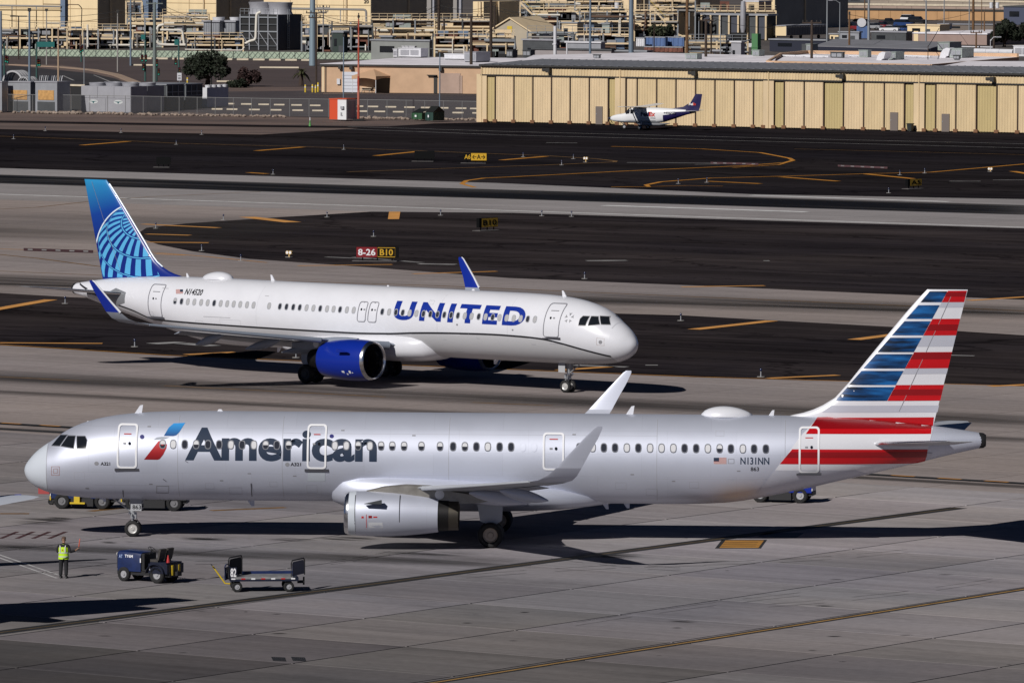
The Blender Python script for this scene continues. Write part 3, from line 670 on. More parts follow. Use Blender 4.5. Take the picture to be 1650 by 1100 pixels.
        b = MB(); b.tube([(-(s0_-.015), y*sd, z) for (y, s0_, z) in ((.9, 39.3, 4.64), (3.5, 41.0, 4.92), (5.8, 42.4, 5.16), (6.1, 42.8, 5.195))], [.07, .055, .04, .02], 6); b.build('leading_edge', M_lip, hs, 40)
    # fin
    b = MB(); secs = []
    for z in (5.2, 5.5, 5.8, 5.9, 6.0, 6.15, 6.35, 6.7, 7.4, 8.4, 9.5, 10.6, 11.4, 11.66, 11.74):
        le, te = LEz(z), TEz(z); k = 14; up = []; dn = []; e = 1 if z < 11.6 else (.7 if z < 11.7 else .2)
        for i in range(k):
            x = .5*(1-math.cos(math.pi*i/(k-1))); s_ = le+(te-le)*x; t = fin_t(s_, z)*e; up.append((-s_, t, z)); dn.append((-s_, -t, z))
        secs.append(up+dn[-2:0:-1])
    b.loft(secs); b.build('tail_fin', L['fin'], root, 40)
    # rudder gap as a raised hinge line
    for sd in (1, -1):
        decal('rudder_hinge', [[(LEz(z0)+.70*(TEz(z0)-LEz(z0)), z0), (LEz(z0)+.70*(TEz(z0)-LEz(z0))+.025, z0), (LEz(z1)+.66*(TEz(z1)-LEz(z1))+.025, z1), (LEz(z1)+.66*(TEz(z1)-LEz(z1)), z1)] for z0, z1 in ((6.1, 11.6),)], M_greyt, root, sd, fin_t, .016)
    # antennas
    for (s, h, c, m) in L['blades']:
        b = MB(); zt = fT(s)-.03; secs = [[(-(s), -.05, zt), (-(s), .05, zt), (-(s+c), .03, zt), (-(s+c), -.03, zt)], [(-(s+h*.62), -.02, zt+h*.93), (-(s+h*.62), .02, zt+h*.93), (-(s+h*.62+c*.42), .012, zt+h), (-(s+h*.62+c*.42), -.012, zt+h)]]
        b.loft(secs); b.build('antenna', m, root)
    for (s, h, c) in L['keels']:
        b = MB(); zb = fB(s)+.03; b.loft([[(-s, -.04, zb), (-s, .04, zb), (-(s+c), .03, zb), (-(s+c), -.03, zb)], [(-(s+h*.7), -.02, zb-h), (-(s+h*.7), .02, zb-h), (-(s+h*.7+c*.4), .012, zb-h), (-(s+h*.7+c*.4), -.012, zb-h)]]); b.build('antenna', skin, root)
    d0, d1, dh = L['dome']; secs = []
    for i in range(15):
        t = i/14; s = d0+(d1-d0)*t; hh = dh*max(.02, math.sin(math.pi*t**.85))**.62; wd = .62*max(.03, math.sin(math.pi*t**.9))**.5
        secs.append([(-s, wd*math.cos(math.pi*k/12), fT(s)-.07+(hh+.07)*math.sin(math.pi*k/12)) for k in range(13)])
    b = MB(); b.loft(secs); b.build('antenna_dome', M_white, root, 60)
    # nose gear
    ng = MB(); ng.tube([(-5.02, 0, 1.95), (-5.07, 0, .95)], .115, 10); ng.box((-5.12, 0, .98), (.26, .36, .26)); ng.tube([(-5.07, -.3, .78), (-5.07, .3, .78)], .04, 6); ng.tube([(-5.07, 0, .98), (-5.09, 0, .38)], .055, 10); ng.tube([(-5.09, -.3, .38), (-5.09, .3, .38)], .05, 8)
    ng.tube([(-4.1, 0, 1.8), (-5.05, 0, 1.12)], .04, 8); ng.bar((-5.05, -.34, 1.02), (-5.05, .34, 1.02), .06, .09); ng.tube([(-5.2, 0, .95), (-5.32, 0, .68), (-5.14, 0, .42)], .03, 6)
    o = ng.build('nose_gear_strut', M_steel, root, 40)
    for y in (-.22, .22):
        b = MB(); b.lathe([(0, .06), (.07, .085), (.075, .005)], (-4.98, y, 1.1), (1, 0, 0), 12); b.build('taxi_light', M_lip, o, 40)
    for y in (-.26, .26): wheel(root, (-5.09, y, .38), .38, .22, M_rimal)
    for y in (-.40, .40):
        b = MB(); b.span((-5.52, y-.015, 1.22), (-5.02, y+.015, 1.78)); d = b.build('gear_door', L.get('geardoor', M_gearw), root)
        if L.get('gearno'):
            for sg in (1, -1): board_text(L['gearno'], (-5.55 if sg < 0 else -5.1, y+sg*.022, 1.30), (-sg*1.0 if sg > 0 else 1, 0, 0), (0, 0, 1), .4, .2, M_blkt, d)
    # main gear
    for sd in (1, -1):
        b = MB(); y = 3.8*sd
        b.tube([(-21.9, y-.1*sd, 2.5), (-21.98, y, 1.15)], .14, 12); b.tube([(-21.98, y, 1.2), (-21.98, y, .56)], .095, 12); b.tube([(-21.98, y-.55, .58), (-21.98, y+.55, .58)], .08, 8)
        b.tube([(-21.95, y, 1.35), (-21.7, 2.0*sd, 2.1)], .07, 8); b.tube([(-22.15, y, 1.15), (-22.38, y, .85), (-22.08, y, .6)], .04, 6)
        b.build('main_gear_strut', M_steel, root, 40)
        for dy in (-.465, .465): wheel(root, (-21.98, y+dy, .585), .585, .40, L.get('rim', M_rimal))
        b = MB(); b.prism([(-21.3, y+.30*sd, 2.35), (-22.55, y+.30*sd, 2.35), (-22.5, y+.24*sd, 1.25), (-22.1, y+.24*sd, .98), (-21.5, y+.24*sd, 1.2)], (0, .05*sd, 0)); b.build('gear_door', L['wing'], root)
    # cockpit glazing
    for sd in (1, -1):
        for p in L['panes']:
            fr = decal('cockpit_window', [p], M_glass, root, sd, off=.006, ds=.08, dz=.06)
            cx, cz = sum(q[0] for q in p)/len(p), sum(q[1] for q in p)/len(p)
            o_ = [(cx+(q[0]-cx)*1.10, cz+(q[1]-cz)*1.14) for q in p]
            decal('frame', ring(o_, p), L.get('pane_rim', M_rim), fr, sd, off=.010, ds=.08, dz=.06)
    # cabin windows and doors on the side that shows
    sd = L['side']; zc = L['win_z']
    for (s, k) in L['wins']:
        o = decal('cabin_window', ring(oval(s, zc, .155, .215), oval(s, zc, .115, .17)), L['win_rim'] if k != 'p' else skin, root, sd, off=.012, ds=9, dz=.1)
        if k == 'p': decal('pane', [oval(s, zc, .115, .17)], skin, o, sd, off=.008, ds=9, dz=.1); continue
        if k == 'o': decal('pane', [oval(s, zc, .12, .175)], M_pane, o, sd, off=.008, ds=9, dz=.1)
        elif k == 'c': decal('shade', [oval(s, zc, .12, .175)], L['shade'], o, sd, off=.008, ds=9, dz=.1)
        else:
            decal('pane', [[q for q in oval(s, zc, .12, .175, 16) if q[1] <= zc+.03]], M_pane, o, sd, off=.008, ds=9, dz=.1)
            decal('shade', [[q for q in oval(s, zc, .12, .175, 16) if q[1] >= zc-.01]], L['shade'], o, sd, off=.010, ds=9, dz=.1)
    for (s0, s1, z0, z1, sill) in L['doors']:
        r_ = .16; t_ = L['door_t']
        d = decal('cabin_door', [rrect(s0, s1, z0, z1, r_)], L.get('door_skin', skin), root, sd, off=.010, ds=.2)
        if L.get('door_clear'): bpy.data.objects.remove(d); d = decal('cabin_door', ring(rrect(s0, s1, z0, z1, r_), rrect(s0+t_, s1-t_, z0+t_, z1-t_, r_-t_*.6)), L['door_rim'], root, sd, off=.034, ds=.12)
        else: decal('door_outline', ring(rrect(s0, s1, z0, z1, r_), rrect(s0+t_, s1-t_, z0+t_, z1-t_, r_-t_*.6)), L['door_rim'], d, sd, off=.018, ds=.2)
        if sill:
            zz = z0-.06; y0 = hull_y(s0, zz); b = MB(); b.span((-(s0-.10), sd*(y0-.05), zz-.07), (-(s1+.10), sd*(y0+.045), zz+.05)); b.build('sill_plate', M_sill, d)
        zw = (z0+z1)/2+.12; sw = s0+(s1-s0)*.62
        decal('door_window', [oval(sw, zw+.02, .065, .075, 10, 2)], M_glass, d, sd, off=.022, ds=9)
        decal('door_handle', [[(sw-.30, zw-.02), (sw-.17, zw-.02), (sw-.17, zw+.06), (sw-.30, zw+.06)]], M_greyt, d, sd, off=.022, ds=9)
        decal('door_notice', [[(s0+.3, zw+.42), (s1-.3, zw+.42), (s1-.3, zw+.46), (s0+.3, zw+.46)]], M_redt if L['side'] > 0 else M_greyt, d, sd, off=.022, ds=9)

# engines: (distance behind the lip, radius)
ENG_V = dict(s=15.42, z=1.68, r=1.0, mat=M_silver, strake=mat('strake_dark', (.05, .055, .06), .5),
    lip=[(.55, .80), (.3, .795), (.12, .815), (.04, .845), (0, .885), (.03, .925), (.12, .965), (.20, .985)], duct=[(.5, .80), (.9, .80), (1.35, .80)],
    cowl=[(.20, .985), (.5, 1.01), (1.0, 1.03), (1.6, 1.035), (2.2, 1.015), (2.8, .97), (3.4, .905), (3.9, .84), (4.27, .79), (4.27, .74)],
    noz=[(4.2, .745), (4.5, .735), (4.75, .725), (4.76, .70)], noz2=[(4.74, .71), (5.05, .70), (5.2, .69), (5.2, .63), (4.6, .62)],
    pyl=[(16.4, 2.72, 2.55, .10), (17.2, 2.92, 2.5, .22), (18.2, 3.02, 2.35, .27), (19.3, 2.98, 2.25, .27), (20.4, 2.75, 2.15, .24), (21.6, 2.55, 2.2, .15), (22.4, 2.5, 2.35, .05)],
    band=[(.20, .985), (.35, 1.0), (.52, 1.012)], pmat=mat('pylon_metal', (.33, .31, .28), .35, .5, var=.25, scale=2))
ENG_P = dict(s=15.42, z=1.74, r=1.22, mat=M_blue,
    lip=[(.6, .99), (.3, .985), (.12, 1.005), (.04, 1.04), (0, 1.085), (.03, 1.13), (.12, 1.17), (.22, 1.195)], duct=[(.55, .99), (.9, 1.0), (1.3, 1.02)],
    cowl=[(.22, 1.195), (.6, 1.235), (1.2, 1.265), (1.8, 1.265), (2.4, 1.235), (3.0, 1.17), (3.5, 1.08), (3.75, 1.03), (3.75, .97)],
    noz=[(3.6, .98), (4.0, .66), (4.4, .60), (4.85, .53), (4.85, .47), (4.2, .45)],
    pyl=[(16.7, 3.04, 2.85, .12), (17.6, 3.08, 2.75, .24), (18.6, 3.05, 2.6, .28), (19.6, 2.95, 2.35, .28), (20.6, 2.75, 2.2, .24), (21.8, 2.6, 2.3, .12)], pmat=M_wingU)

# ---------------------------------------------------------------- the silver airliner
POSE_A = (-22.681, 322.399, 3.089379)
PA = lambda x, y, surf=hull_y: plane_pix(x, y, POSE_A, 1, surf)
FA = lambda x, y: plane_pix(x, y, POSE_A, 1, None, 0.0)
def Pn(pts, f): return [f(*p) for p in pts]
aw = [(262, 'h'), (279, 'c'), (297.5, 'o'), (316, 'h'), (335, 'o'), (353, 'o'), (372, 'c'), (390, 'o'), (409, 'c'), (428, 'h'), (446, 'o'), (465, 'h'), (539.5, 'c'), (558, 'c'), (577, 'h'), (596, 'c'), (614, 'h'), (632, 'h'), (651, 'h'), (679, 'h'), (709, 'h'), (730, 'o'), (749, 'h'), (767.5, 'o'),
      (786, 'c'), (805, 'o'), (823.5, 'o'), (842, 'p'), (860, 'p'), (933.5, 'o'), (955, 'c'), (973, 'o'), (991, 'o'), (1010, 'c'), (1028.5, 'o'), (1047.5, 'c'), (1066, 'c'), (1085, 'c'), (1103, 'o'), (1121.7, 'o'), (1140.6, 'c'), (1159.6, 'h'), (1177.7, 'o'), (1197, 'c'), (1215, 'o'), (1234, 'o')]
def doorpx(P, x0, x1, y0, y1, sill, slx=0):
    ym = (y0+y1)/2; xm = (x0+x1)/2
    s = sorted((P(x0, ym)[0], P(x1, ym)[0])); z = sorted((P(xm, y0)[1], P(xm, y1)[1])); return (s[0], s[1], z[0], z[1], sill)
panesA = [Pn([(83.5, 717), (97.5, 701), (108, 701), (96, 717.8)], PA), Pn([(98.5, 717.8), (109.7, 702.3), (121, 702.5), (118.5, 722)], PA), Pn([(124.2, 703), (137, 703), (140, 709), (138.7, 722.3), (124, 722)], PA)]
LA = dict(skin=M_silver, nose=M_radome, wing=M_wing, wlet=M_silver, fin=M_tailw, stab=M_wing, eng=ENG_V, fair=M_silver,
    blades=[(5.15, .42, .34, M_white), (28.0, .42, .34, M_white), (9.0, .12, .3, M_white), (2.9, .07, .2, M_white), (34.6, .28, .25, M_white)], keels=[(10.4, .3, .35), (26.9, .3, .3), (27.9, .25, .3), (3.6, .2, .2)], dome=(31.5, 33.85, .40),
    panes=panesA, side=1, win_z=PA(651, 718.5)[1], wins=[(PA(x, 718.5)[0], k) for x, k in aw], win_rim=M_rim, shade=M_shade,
    doors=[doorpx(PA, 188.5, 221, 682.5, 754, 1), doorpx(PA, 494.5, 526, 683.5, 755, 1), doorpx(PA, 874.5, 909, 697, 757, 0), doorpx(PA, 1287, 1320.5, 687.5, 761, 1)],
    door_rim=M_rimw, door_t=.085, door_clear=True, gearno='863', rim=mat('dusty_wheel_rim', (.40, .34, .28), .5, .4))
A = thing('airliner', 'long silver grey airliner with red white and blue striped tail fin', 'airplane', (POSE_A[0], POSE_A[1], 0), POSE_A[2])
airliner(A, LA)
# tail stripes
whiteA = Pn([(1318, 669.5), (1289, 703.5), (1257, 746.5), (1219, 794), (1300, 788), (1400, 766), (1490, 747), (1501, 700), (1503, 690), (1500, 683), (1440, 676), (1380, 671)], PA)
whiteA = [(s_, min(max(z_, fB(s_)+.03), fT(s_)-.02)) for s_, z_ in whiteA]
for sd in (1, -1):
    decal('tail_panel', [whiteA], M_tailw, A, sd, off=.012, ds=.12)
    decal('tail_panel', [Pn([(1270, 729), (1262, 739), (1500, 739), (1502, 729)], PA), Pn([(1237, 771), (1219, 794), (1290, 788), (1397, 762), (1380, 757), (1248, 757)], PA)], M_tailg, A, sd, off=.018, ds=.12)
    decal('red_stripe', [Pn([(1317, 672.5), (1298.5, 699), (1500, 699), (1502.5, 674)], PA), Pn([(1276.5, 723.5), (1256.5, 747), (1490, 744.5), (1495, 723.5)], PA)], M_redl, A, sd, off=.026, ds=.12)
    fd = lambda pts: Pn(pts, FA)
    zc = lambda zz, k: (1130+zz*.3182, 430+k*.3182)
    dg = lambda k: 1250-(k-115)*310/561.0           # diagonal between blue and red
    rt_ = lambda k: 1346-(k-115)*.2425              # trailing edge
    lf = lambda k: 1147-(k-122)*.868                # leading edge
    blues = []; reds = []; greys = []
    for k0, k1 in ((123, 178), (193, 262), (274, 345), (357, 430), (440, 512), (524, 596), (606, 676)):
        blues.append(fd([zc(lf(k0)+(14 if k0 > 130 else 10), k0), zc(dg(k0), k0), zc(dg(k1), k1), zc(lf(k1)+12, k1)]))
    for k0, k1 in ((120, 178), (262, 346), (430, 512), (596, 676)):
        reds.append(fd([zc(dg(k0)+2, k0), zc(rt_(k0), k0), zc(rt_(k1), k1), zc(dg(k1)+2, k1)]))
    reds.append(fd([zc(588, 761), zc(1178, 760), zc(1168, 845), zc(530, 845)]))
    for k0, k1 in ((178, 205), (346, 402), (512, 540), (700, 735)):
        greys.append(fd([zc((dg(k0)+2) if k0 < 690 else 660, k0), zc(rt_(k0), k0), zc(rt_(k1), k1), zc((dg(k1)+2) if k0 < 690 else 610, k1)]))
    [decal('blue_stripe', [q], M_flagblue, A, sd, fin_t, .010, ds=.3, dz=.3) for q in blues]
    [decal('red_stripe', [q], M_redl, A, sd, fin_t, .014, ds=.1, dz=.08) for q in reds]
    dk = []
    for k0, k1 in ((128, 150), (290, 322), (432, 466), (618, 648)): dk.append(fd([zc(dg(k0)+3, k0), zc(rt_(k0)-1, k0), zc(rt_(k1)-1, k1), zc(dg(k1)+3, k1)]))
    for q in dk: decal('dark_red_stripe', [q], M_redd, A, sd, fin_t, .018, ds=.3, dz=.3)
    decal('dark_red_stripe', [Pn([(1315, 676), (1304, 691), (1500.5, 690), (1502, 677)], PA)], M_redd, A, sd, off=.032, ds=.12); decal('dark_red_stripe', [Pn([(1273, 728), (1265, 737), (1493, 735.5), (1494.5, 727)], PA)], M_redd, A, sd, off=.032, ds=.12)
    [decal('grey_stripe', [q], M_tailg, A, sd, fin_t, .008, ds=.3, dz=.3) for q in greys]
def boxpx(P, x0, x1, ytop, ybot, xm=None):
    xm = xm or (x0+x1)/2; ym = (ytop+ybot)/2
    return P(x0, ym)[0], P(x1, ym)[0], P(xm, ybot)[1], P(xm, ytop)[1]
def letter(root, P, side, body, x0, x1, yt, yb, m, bold=.02, shear=0.0, off=.007, name='lettering', res=3, space=1.0):
    s0, s1, z0, z1 = boxpx(P, x0, x1, yt, yb); t = text2d(body, s0, s1, z0, z1, bold, shear, space, res)
    return decal(name, None, m, root, side, off=off, ds=1.0, dz=.1, tris=t)
letter(A, PA, 1, 'American', 298.5, 607.5, 689.5, 743, M_navy, bold=.034, res=5)
letter(A, PA, 1, 'A321', 162, 177.5, 744, 749.5, M_blkt, .03); letter(A, PA, 1, 'A321', 468, 485, 745, 750.5, M_blkt, .03)
letter(A, PA, 1, 'N131NN', 1193, 1239.5, 736.5, 748, M_navy, .02); letter(A, PA, 1, '863', 1209.5, 1223, 752, 758.5, M_blkt, .015)
def blobpx(root, P, side, x, y, rx, ry, m, name, off=.008, n=14):
    return decal(name, [[P(x+rx*math.cos(2*math.pi*k/n), y+ry*math.sin(2*math.pi*k/n)) for k in range(n)]], m, root, side, off=off)
M_seal = mat('alliance_blue', (.012, .012, .16), .4)
blobpx(A, PA, 1, 229, 703.5, 3.6, 3.6, M_seal, 'round_emblem'); blobpx(A, PA, 1, 534.5, 702.5, 3.6, 3.2, M_seal, 'round_emblem')
for x, y in ((155.5, 746.3), (463, 748)): blobpx(A, PA, 1, x, y, 3.6, 3.2, M_greyt, 'round_emblem')
polyd = lambda root, P, side, pts, m, name, off=.008: decal(name, [Pn(pts, P)], m, root, side, off=off, ds=.3)
M_eagb = graded('eagle_blue', (.01, .035, .17), (.05, .32, .72), (0, 0, 1), 4.75, 5.35)
M_eagr = graded('eagle_red', (.16, .004, .006), (.55, .012, .015), (0, 0, 1), 3.65, 4.55)
polyd(A, PA, 1, [(264, 702), (272, 688.5), (280, 681.8), (298.5, 681), (289, 696), (284, 701), (279, 702.3)], M_eagb, 'eagle_wing')
polyd(A, PA, 1, [(232, 740), (255, 711), (259, 709.3), (265, 711), (269, 716), (268, 722), (263, 732), (257.5, 739), (254, 740.3)], M_eagr, 'eagle_tail')
polyd(A, PA, 1, [(248, 708), (252.5, 704.5), (260, 703.5), (273, 704), (266, 706.8), (258, 707.5)], mat('eagle_silver', (.34, .37, .43), .4), 'eagle_head')
def flag(root, P, side, x0, x1, y0, y1, canton_first=True):
    f = polyd(root, P, side, [(x0, y0), (x1, y0), (x1, y1), (x0, y1)], M_shade, 'flag', .007)
    decal('flag_stripes', [Pn([(x0, y0+(y1-y0)*k/7), (x1, y0+(y1-y0)*k/7), (x1, y0+(y1-y0)*(k+.55)/7), (x0, y0+(y1-y0)*(k+.55)/7)], P) for k in range(7)], mat('flag_red', (.42, .10, .07), .5), f, side, off=.010)
    a, b_ = (x0, x0+(x1-x0)*.42) if canton_first else (x1-(x1-x0)*.42, x1)
    polyd(f, P, side, [(a, y0), (b_, y0), (b_, y0+(y1-y0)*.55), (a, y0+(y1-y0)*.55)], M_navy, 'flag_canton', .013)
flag(A, PA, 1, 1150, 1170.5, 737, 747.5)
decal('stencil', ring(Pn([(1173, 739), (1183, 739), (1183, 746.5), (1173, 746.5)], PA), Pn([(1173.7, 739.6), (1182.3, 739.6), (1182.3, 745.9), (1173.7, 745.9)], PA)), M_greyt, A, 1, off=.008)
for q in (0, 3.3): decal('stencil', ring(Pn([(82.5+q, 751+q), (96-q, 751+q), (96-q, 765.5-q), (82.5+q, 765.5-q)], PA), Pn([(83.3+q, 751.8+q), (95.2-q, 751.8+q), (95.2-q, 764.7-q), (83.3+q, 764.7-q)], PA)), mat('faded_red_stencil', (.36, .22, .22), .5), A, 1, off=.008)
decal('access_panel', ring(Pn([(252, 782), (272, 782), (272, 794), (252, 794)], PA), Pn([(252.7, 782.7), (271.3, 782.7), (271.3, 793.3), (252.7, 793.3)], PA)), M_greyt, A, 1, off=.008)
polyd(A, PA, 1, [(496, 759), (524, 759), (524, 775), (496, 775)], mat('patch_blue_grey', (.42, .45, .50), .35), 'scuff_plate')
for x0, y0, x1, y1 in ((404, 778, 406, 799), (197.5, 789, 199, 800), (262, 771, 268, 775), (298, 742, 303, 745)): polyd(A, PA, 1, [(x0, y0), (x0+1.4, y0), (x1+.6, y1), (x1-.4, y1)], M_blkt, 'probe', .02)
# seams round the hull
for s_ in (7.35, 12.2, 19.9, 29.5, 35.4): decal('hull_seam', [[(s_, 1.95), (s_+.018, 1.95), (s_+.018, 5.7), (s_, 5.7)]], mat('seam_grey', (.34, .345, .37), .45), A, 1, off=.0025, ds=9)
decal('hull_seam', [[(1.16, 2.2), (1.185, 2.2), (1.185, 4.2), (1.16, 4.2)]], mat('seam_grey', (.4, .4, .42), .4), A, 1, off=.004, ds=9, dz=.05)
M_seam = mat('seam_soft_grey', (.45, .46, .52), .45)
for s0_, s1_, z_ in ((26.8, 35.3, 3.02), (12.2, 19.9, 4.98), (19.9, 29.5, 4.98), (3.4, 7.3, 2.5)): decal('hull_seam', [[(s0_, z_), (s1_, z_), (s1_, z_+.016), (s0_, z_+.016)]], M_seam, A, 1, off=.0025, ds=.5)
for s0_, z_, w_, h_ in ((2.5, 2.75, .5, .35), (8.6, 2.35, .42, .3), (9.7, 2.1, .6, .35), (11.6, 2.5, .35, .25), (13.3, 2.2, .5, .4), (27.6, 2.5, .5, .35), (29.0, 2.2, .55, .35), (31.0, 2.6, .45, .3), (32.2, 5.0, .4, .25), (38.9, 3.8, .4, .3), (42.6, 4.6, .35, .2)): decal('hatch_outline', ring([(s0_, z_), (s0_+w_, z_), (s0_+w_, z_+h_), (s0_, z_+h_)], [(s0_+.02, z_+.02), (s0_+w_-.02, z_+.02), (s0_+w_-.02, z_+h_-.02), (s0_+.02, z_+h_-.02)]), M_seam, A, 1, off=.004, ds=.3)
for s0_, z_ in ((3.0, 2.3), (6.0, 2.55), (9.3, 2.75), (10.6, 3.1), (12.7, 3.0), (18.2, 4.9), (28.3, 3.2), (30.2, 2.9), (33.2, 3.4), (5.9, 5.2), (14.9, 5.1), (25.6, 5.0)): decal('stencil', [[(s0_, z_), (s0_+.16, z_), (s0_+.16, z_+.05), (s0_, z_+.05)]], M_greyt, A, 1, off=.006, ds=.3)
# engine stencils on the camera side cowl
def cowl_sur(e, yc):
    prof = e['cowl']; fr_ = pchip([p[0] for p in prof[:-1]], [p[1] for p in prof[:-1]])
    return lambda s_, z_: yc + math.sqrt(max(.01, fr_(s_-e['s'])**2-(z_-e['z'])**2))
cs = cowl_sur(ENG_V, 5.75)
for s0, s1, z0, z1, m in ((16.45, 16.475, 1.0, 1.72, M_redt), (16.56, 16.72, 1.55, 1.66, M_redd), (16.78, 16.96, 1.57, 1.63, M_redt), (16.24, 16.34, 1.54, 1.63, M_redt), (16.55, 17.2, .98, 1.35, mat('pale_plate', (.58, .59, .62), .4))):
    decal('stencil', [[(s0, z0), (s1, z0), (s1, z1), (s0, z1)]], m, A, 1, cs, .008)
for s_ in (15.92, 17.95): decal('cowl_seam', [[(s_, .80), (s_+.03, .80), (s_+.03, 2.56), (s_, 2.56)]], M_dark, A, 1, cs, .006, dz=.06)

# ---------------------------------------------------------------- the white airliner
POSE_U = (7.40831, 413.74824, -0.659827)
PU = lambda x, y, surf=hull_y: plane_pix(x, y, POSE_U, -1, surf)
FU = lambda x, y: plane_pix(x, y, POSE_U, -1, None, 0.0)
uw = [(282, 'h'), (292.4, 'o'), (302.5, 'c'), (313, 'c'), (324, 'c'), (334.5, 'c'), (345, 'o'), (355.5, 'c'), (366, 'c'), (376.5, 'c'), (387, 'c'), (398, 'c'), (408.5, 'c'), (433.6, 'c'), (451, 'o'), (461.6, 'o'), (472.5, 'o'), (483, 'o'), (494, 'c'), (505, 'c'), (516, 'o'), (527, 'c'), (537.5, 'c'), (548, 'o'), (559, 'c'), (570, 'c'),
      (616, 'o'), (627, 'c'), (638, 'o'), (649, 'o'), (660, 'c'), (671, 'c'), (682.5, 'o'), (693.5, 'o'), (705, 'o'), (716, 'o'), (727, 'o'), (738, 'o'), (749, 'c'), (760, 'c'), (771.5, 'o'), (782.5, 'c'), (794, 'o'), (805, 'c'), (816.5, 'c'), (828, 'c'), (839, 'c'), (850.5, 'o'), (862, 'c')]
wy = lambda x: 485.8+(x-282)*28.0/580
cheat_px = [(1000, 576.5), (970, 571), (939, 563), (905, 553.5), (873, 546), (835, 541.8), (796, 539), (720, 536.7), (670, 536.4), (621, 537.5), (560, 536), (249, 514.5), (214, 500), (178, 486.5), (150, 473), (127, 455)]
cheat = Pn(cheat_px, PU)
cheat = sorted([(min(43.3, s_), z_) for s_, z_ in cheat if s_ < 43.6])
cheat = [c for i, c in enumerate(cheat) if i == 0 or c[0]-cheat[i-1][0] > .05]
fC = pchip([c[0] for c in cheat], [c[1] for c in cheat])
dz_ = lambda: None
LU = dict(skin=M_white, nose=M_white, wing=M_wingU, wlet=M_blue, wlet_edge=mat('winglet_edge_white', (.7, .72, .76), .35), fin=graded('tail_blue_graded', (.0045, .02, .20), (.03, .30, .56), (-.25, 0, .97), 18.2, 22.6, (.005, .05, .30)), stab=mat('stab_grey_paint', (.24, .25, .27), .4, .2), eng=ENG_P, flap=1.0, slat=mat('slat_blue_grey', (.25, .285, .345), .4, .15), slat_r=1.55,
    blades=[(5.2, .40, .32, M_white), (28.0, .40, .32, M_white), (12.2, .12, .3, M_white), (18.9, .1, .2, M_white), (35.0, .26, .22, M_white)], keels=[(10.4, .3, .35), (27.5, .3, .3)], dome=(31.5, 33.85, .40),
    panes=panesA, side=-1, win_z=sum(PU(x, wy(x))[1] for x, k in uw)/len(uw), wins=[(PU(x, wy(x))[0], k) for x, k in uw], win_rim=mat('pale_window_rim', (.36, .37, .40), .4), shade=M_shadeg,
    doors=[doorpx(PU, 877, 903, 488, 543, 1), doorpx(PU, 238.5, 260.5, 457.5, 510, 1), doorpx(PU, 576.5, 590.5, 485.5, 518.5, 0), doorpx(PU, 593.5, 608, 486, 519.5, 0)], door_rim=M_rimg, door_t=.045, door_clear=True,
    split=lambda s_: fC(s_)-.03, rim=mat('shaded_wheel_rim', (.05, .05, .052), .6), pane_rim=mat('pane_rim_grey', (.3, .3, .31), .4))  # main wheel rims coloured dark to stand for shade under the wing
U = thing('airliner', 'white airliner with a bright blue engine and blue globe tail', 'airplane', (POSE_U[0], POSE_U[1], 0), POSE_U[2])
airliner(U, LU)
cl = [1.2+.25*i for i in range(168)]
for sd in (1, -1): decal('cheat_line', [[(a, fC(a)-.055), (b_, fC(b_)-.055), (b_, fC(b_)+.055), (a, fC(a)+.055)] for a, b_ in zip(cl, cl[1:])], M_blkt, U, sd, off=.007, ds=9)
letter(U, PU, -1, 'UNITED', 634, 848, 489.5, 520.5, M_letblue, bold=.042, shear=.0, res=5, space=1.28)
letter(U, PU, -1, 'N14520', 298.5, 327, 465.5, 475.5, M_blkt, bold=.03)
letter(U, PU, -1, 'OPERATED BY THIS LINE', 903, 938, 541.5, 544, M_greyt, 0) if False else None
polyd(U, PU, -1, [(126, 453.5), (129.5, 454), (142, 465), (138, 466.5)], M_blkt, 'cheat_line', .012)
flag(U, PU, -1, 283.5, 295, 466.3, 473.5, False)
polyd(U, PU, -1, [(163, 478), (187, 464), (203, 471), (201, 488), (188, 493), (166, 483)], mat('bare_metal_plate', (.26, .27, .29), .4, .3), 'tailplane_plate')
# star emblem: five small darts in a ring
sc_ = PU(917, 512)
def dart(a):
    c_, s2 = math.cos(a), math.sin(a); q = lambda u, v: (sc_[0]+.30*(u*c_-v*s2), sc_[1]+.30*(u*s2+v*c_)); return [q(.35, 0), q(1.0, -.32), q(.86, .0), q(1.0, .32)]
decal('star_emblem', [dart(R(90+72*k)) for k in range(5)], M_greyt, U, -1, off=.008)
for x, y, r_ in ((736.5, 563-40, 1.6), (826, 531.5, 1.4), (967.5, 551, 3)): blobpx(U, PU, -1, x, y, r_, r_, M_greyt, 'sensor_port')
decal('stencil', ring(Pn([(961, 544), (974, 545), (974, 557), (961, 556)], PU), Pn([(961.7, 544.8), (973.3, 545.8), (973.3, 556.2), (961.7, 555.2)], PU)), mat('stencil_line', (.55, .5, .5), .5), U, -1, off=.008)
for s_ in (8.2, 13.6, 27.9): decal('hull_seam', [[(s_, 1.95), (s_+.018, 1.95), (s_+.018, 5.6), (s_, 5.6)]], mat('seam_white', (.56, .565, .60), .4), U, -1, off=.0025, ds=9)
for s0_, z_, w_, h_ in ((3.0, 2.5, .5, .35), (8.9, 2.3, 1.8, 1.15), (29.2, 2.35, 1.7, 1.1), (12.2, 2.2, .5, .3), (32.3, 3.0, .6, .3), (14.2, 5.0, .4, .25), (36.6, 3.4, .4, .3)): decal('hatch_outline', ring([(s0_, z_), (s0_+w_, z_), (s0_+w_, z_+h_), (s0_, z_+h_)], [(s0_+.025, z_+.025), (s0_+w_-.025, z_+.025), (s0_+w_-.025, z_+h_-.025), (s0_+.025, z_+h_-.025)]), mat('seam_white', None) if False else MATS['seam_white'], U, -1, off=.004, ds=.3)
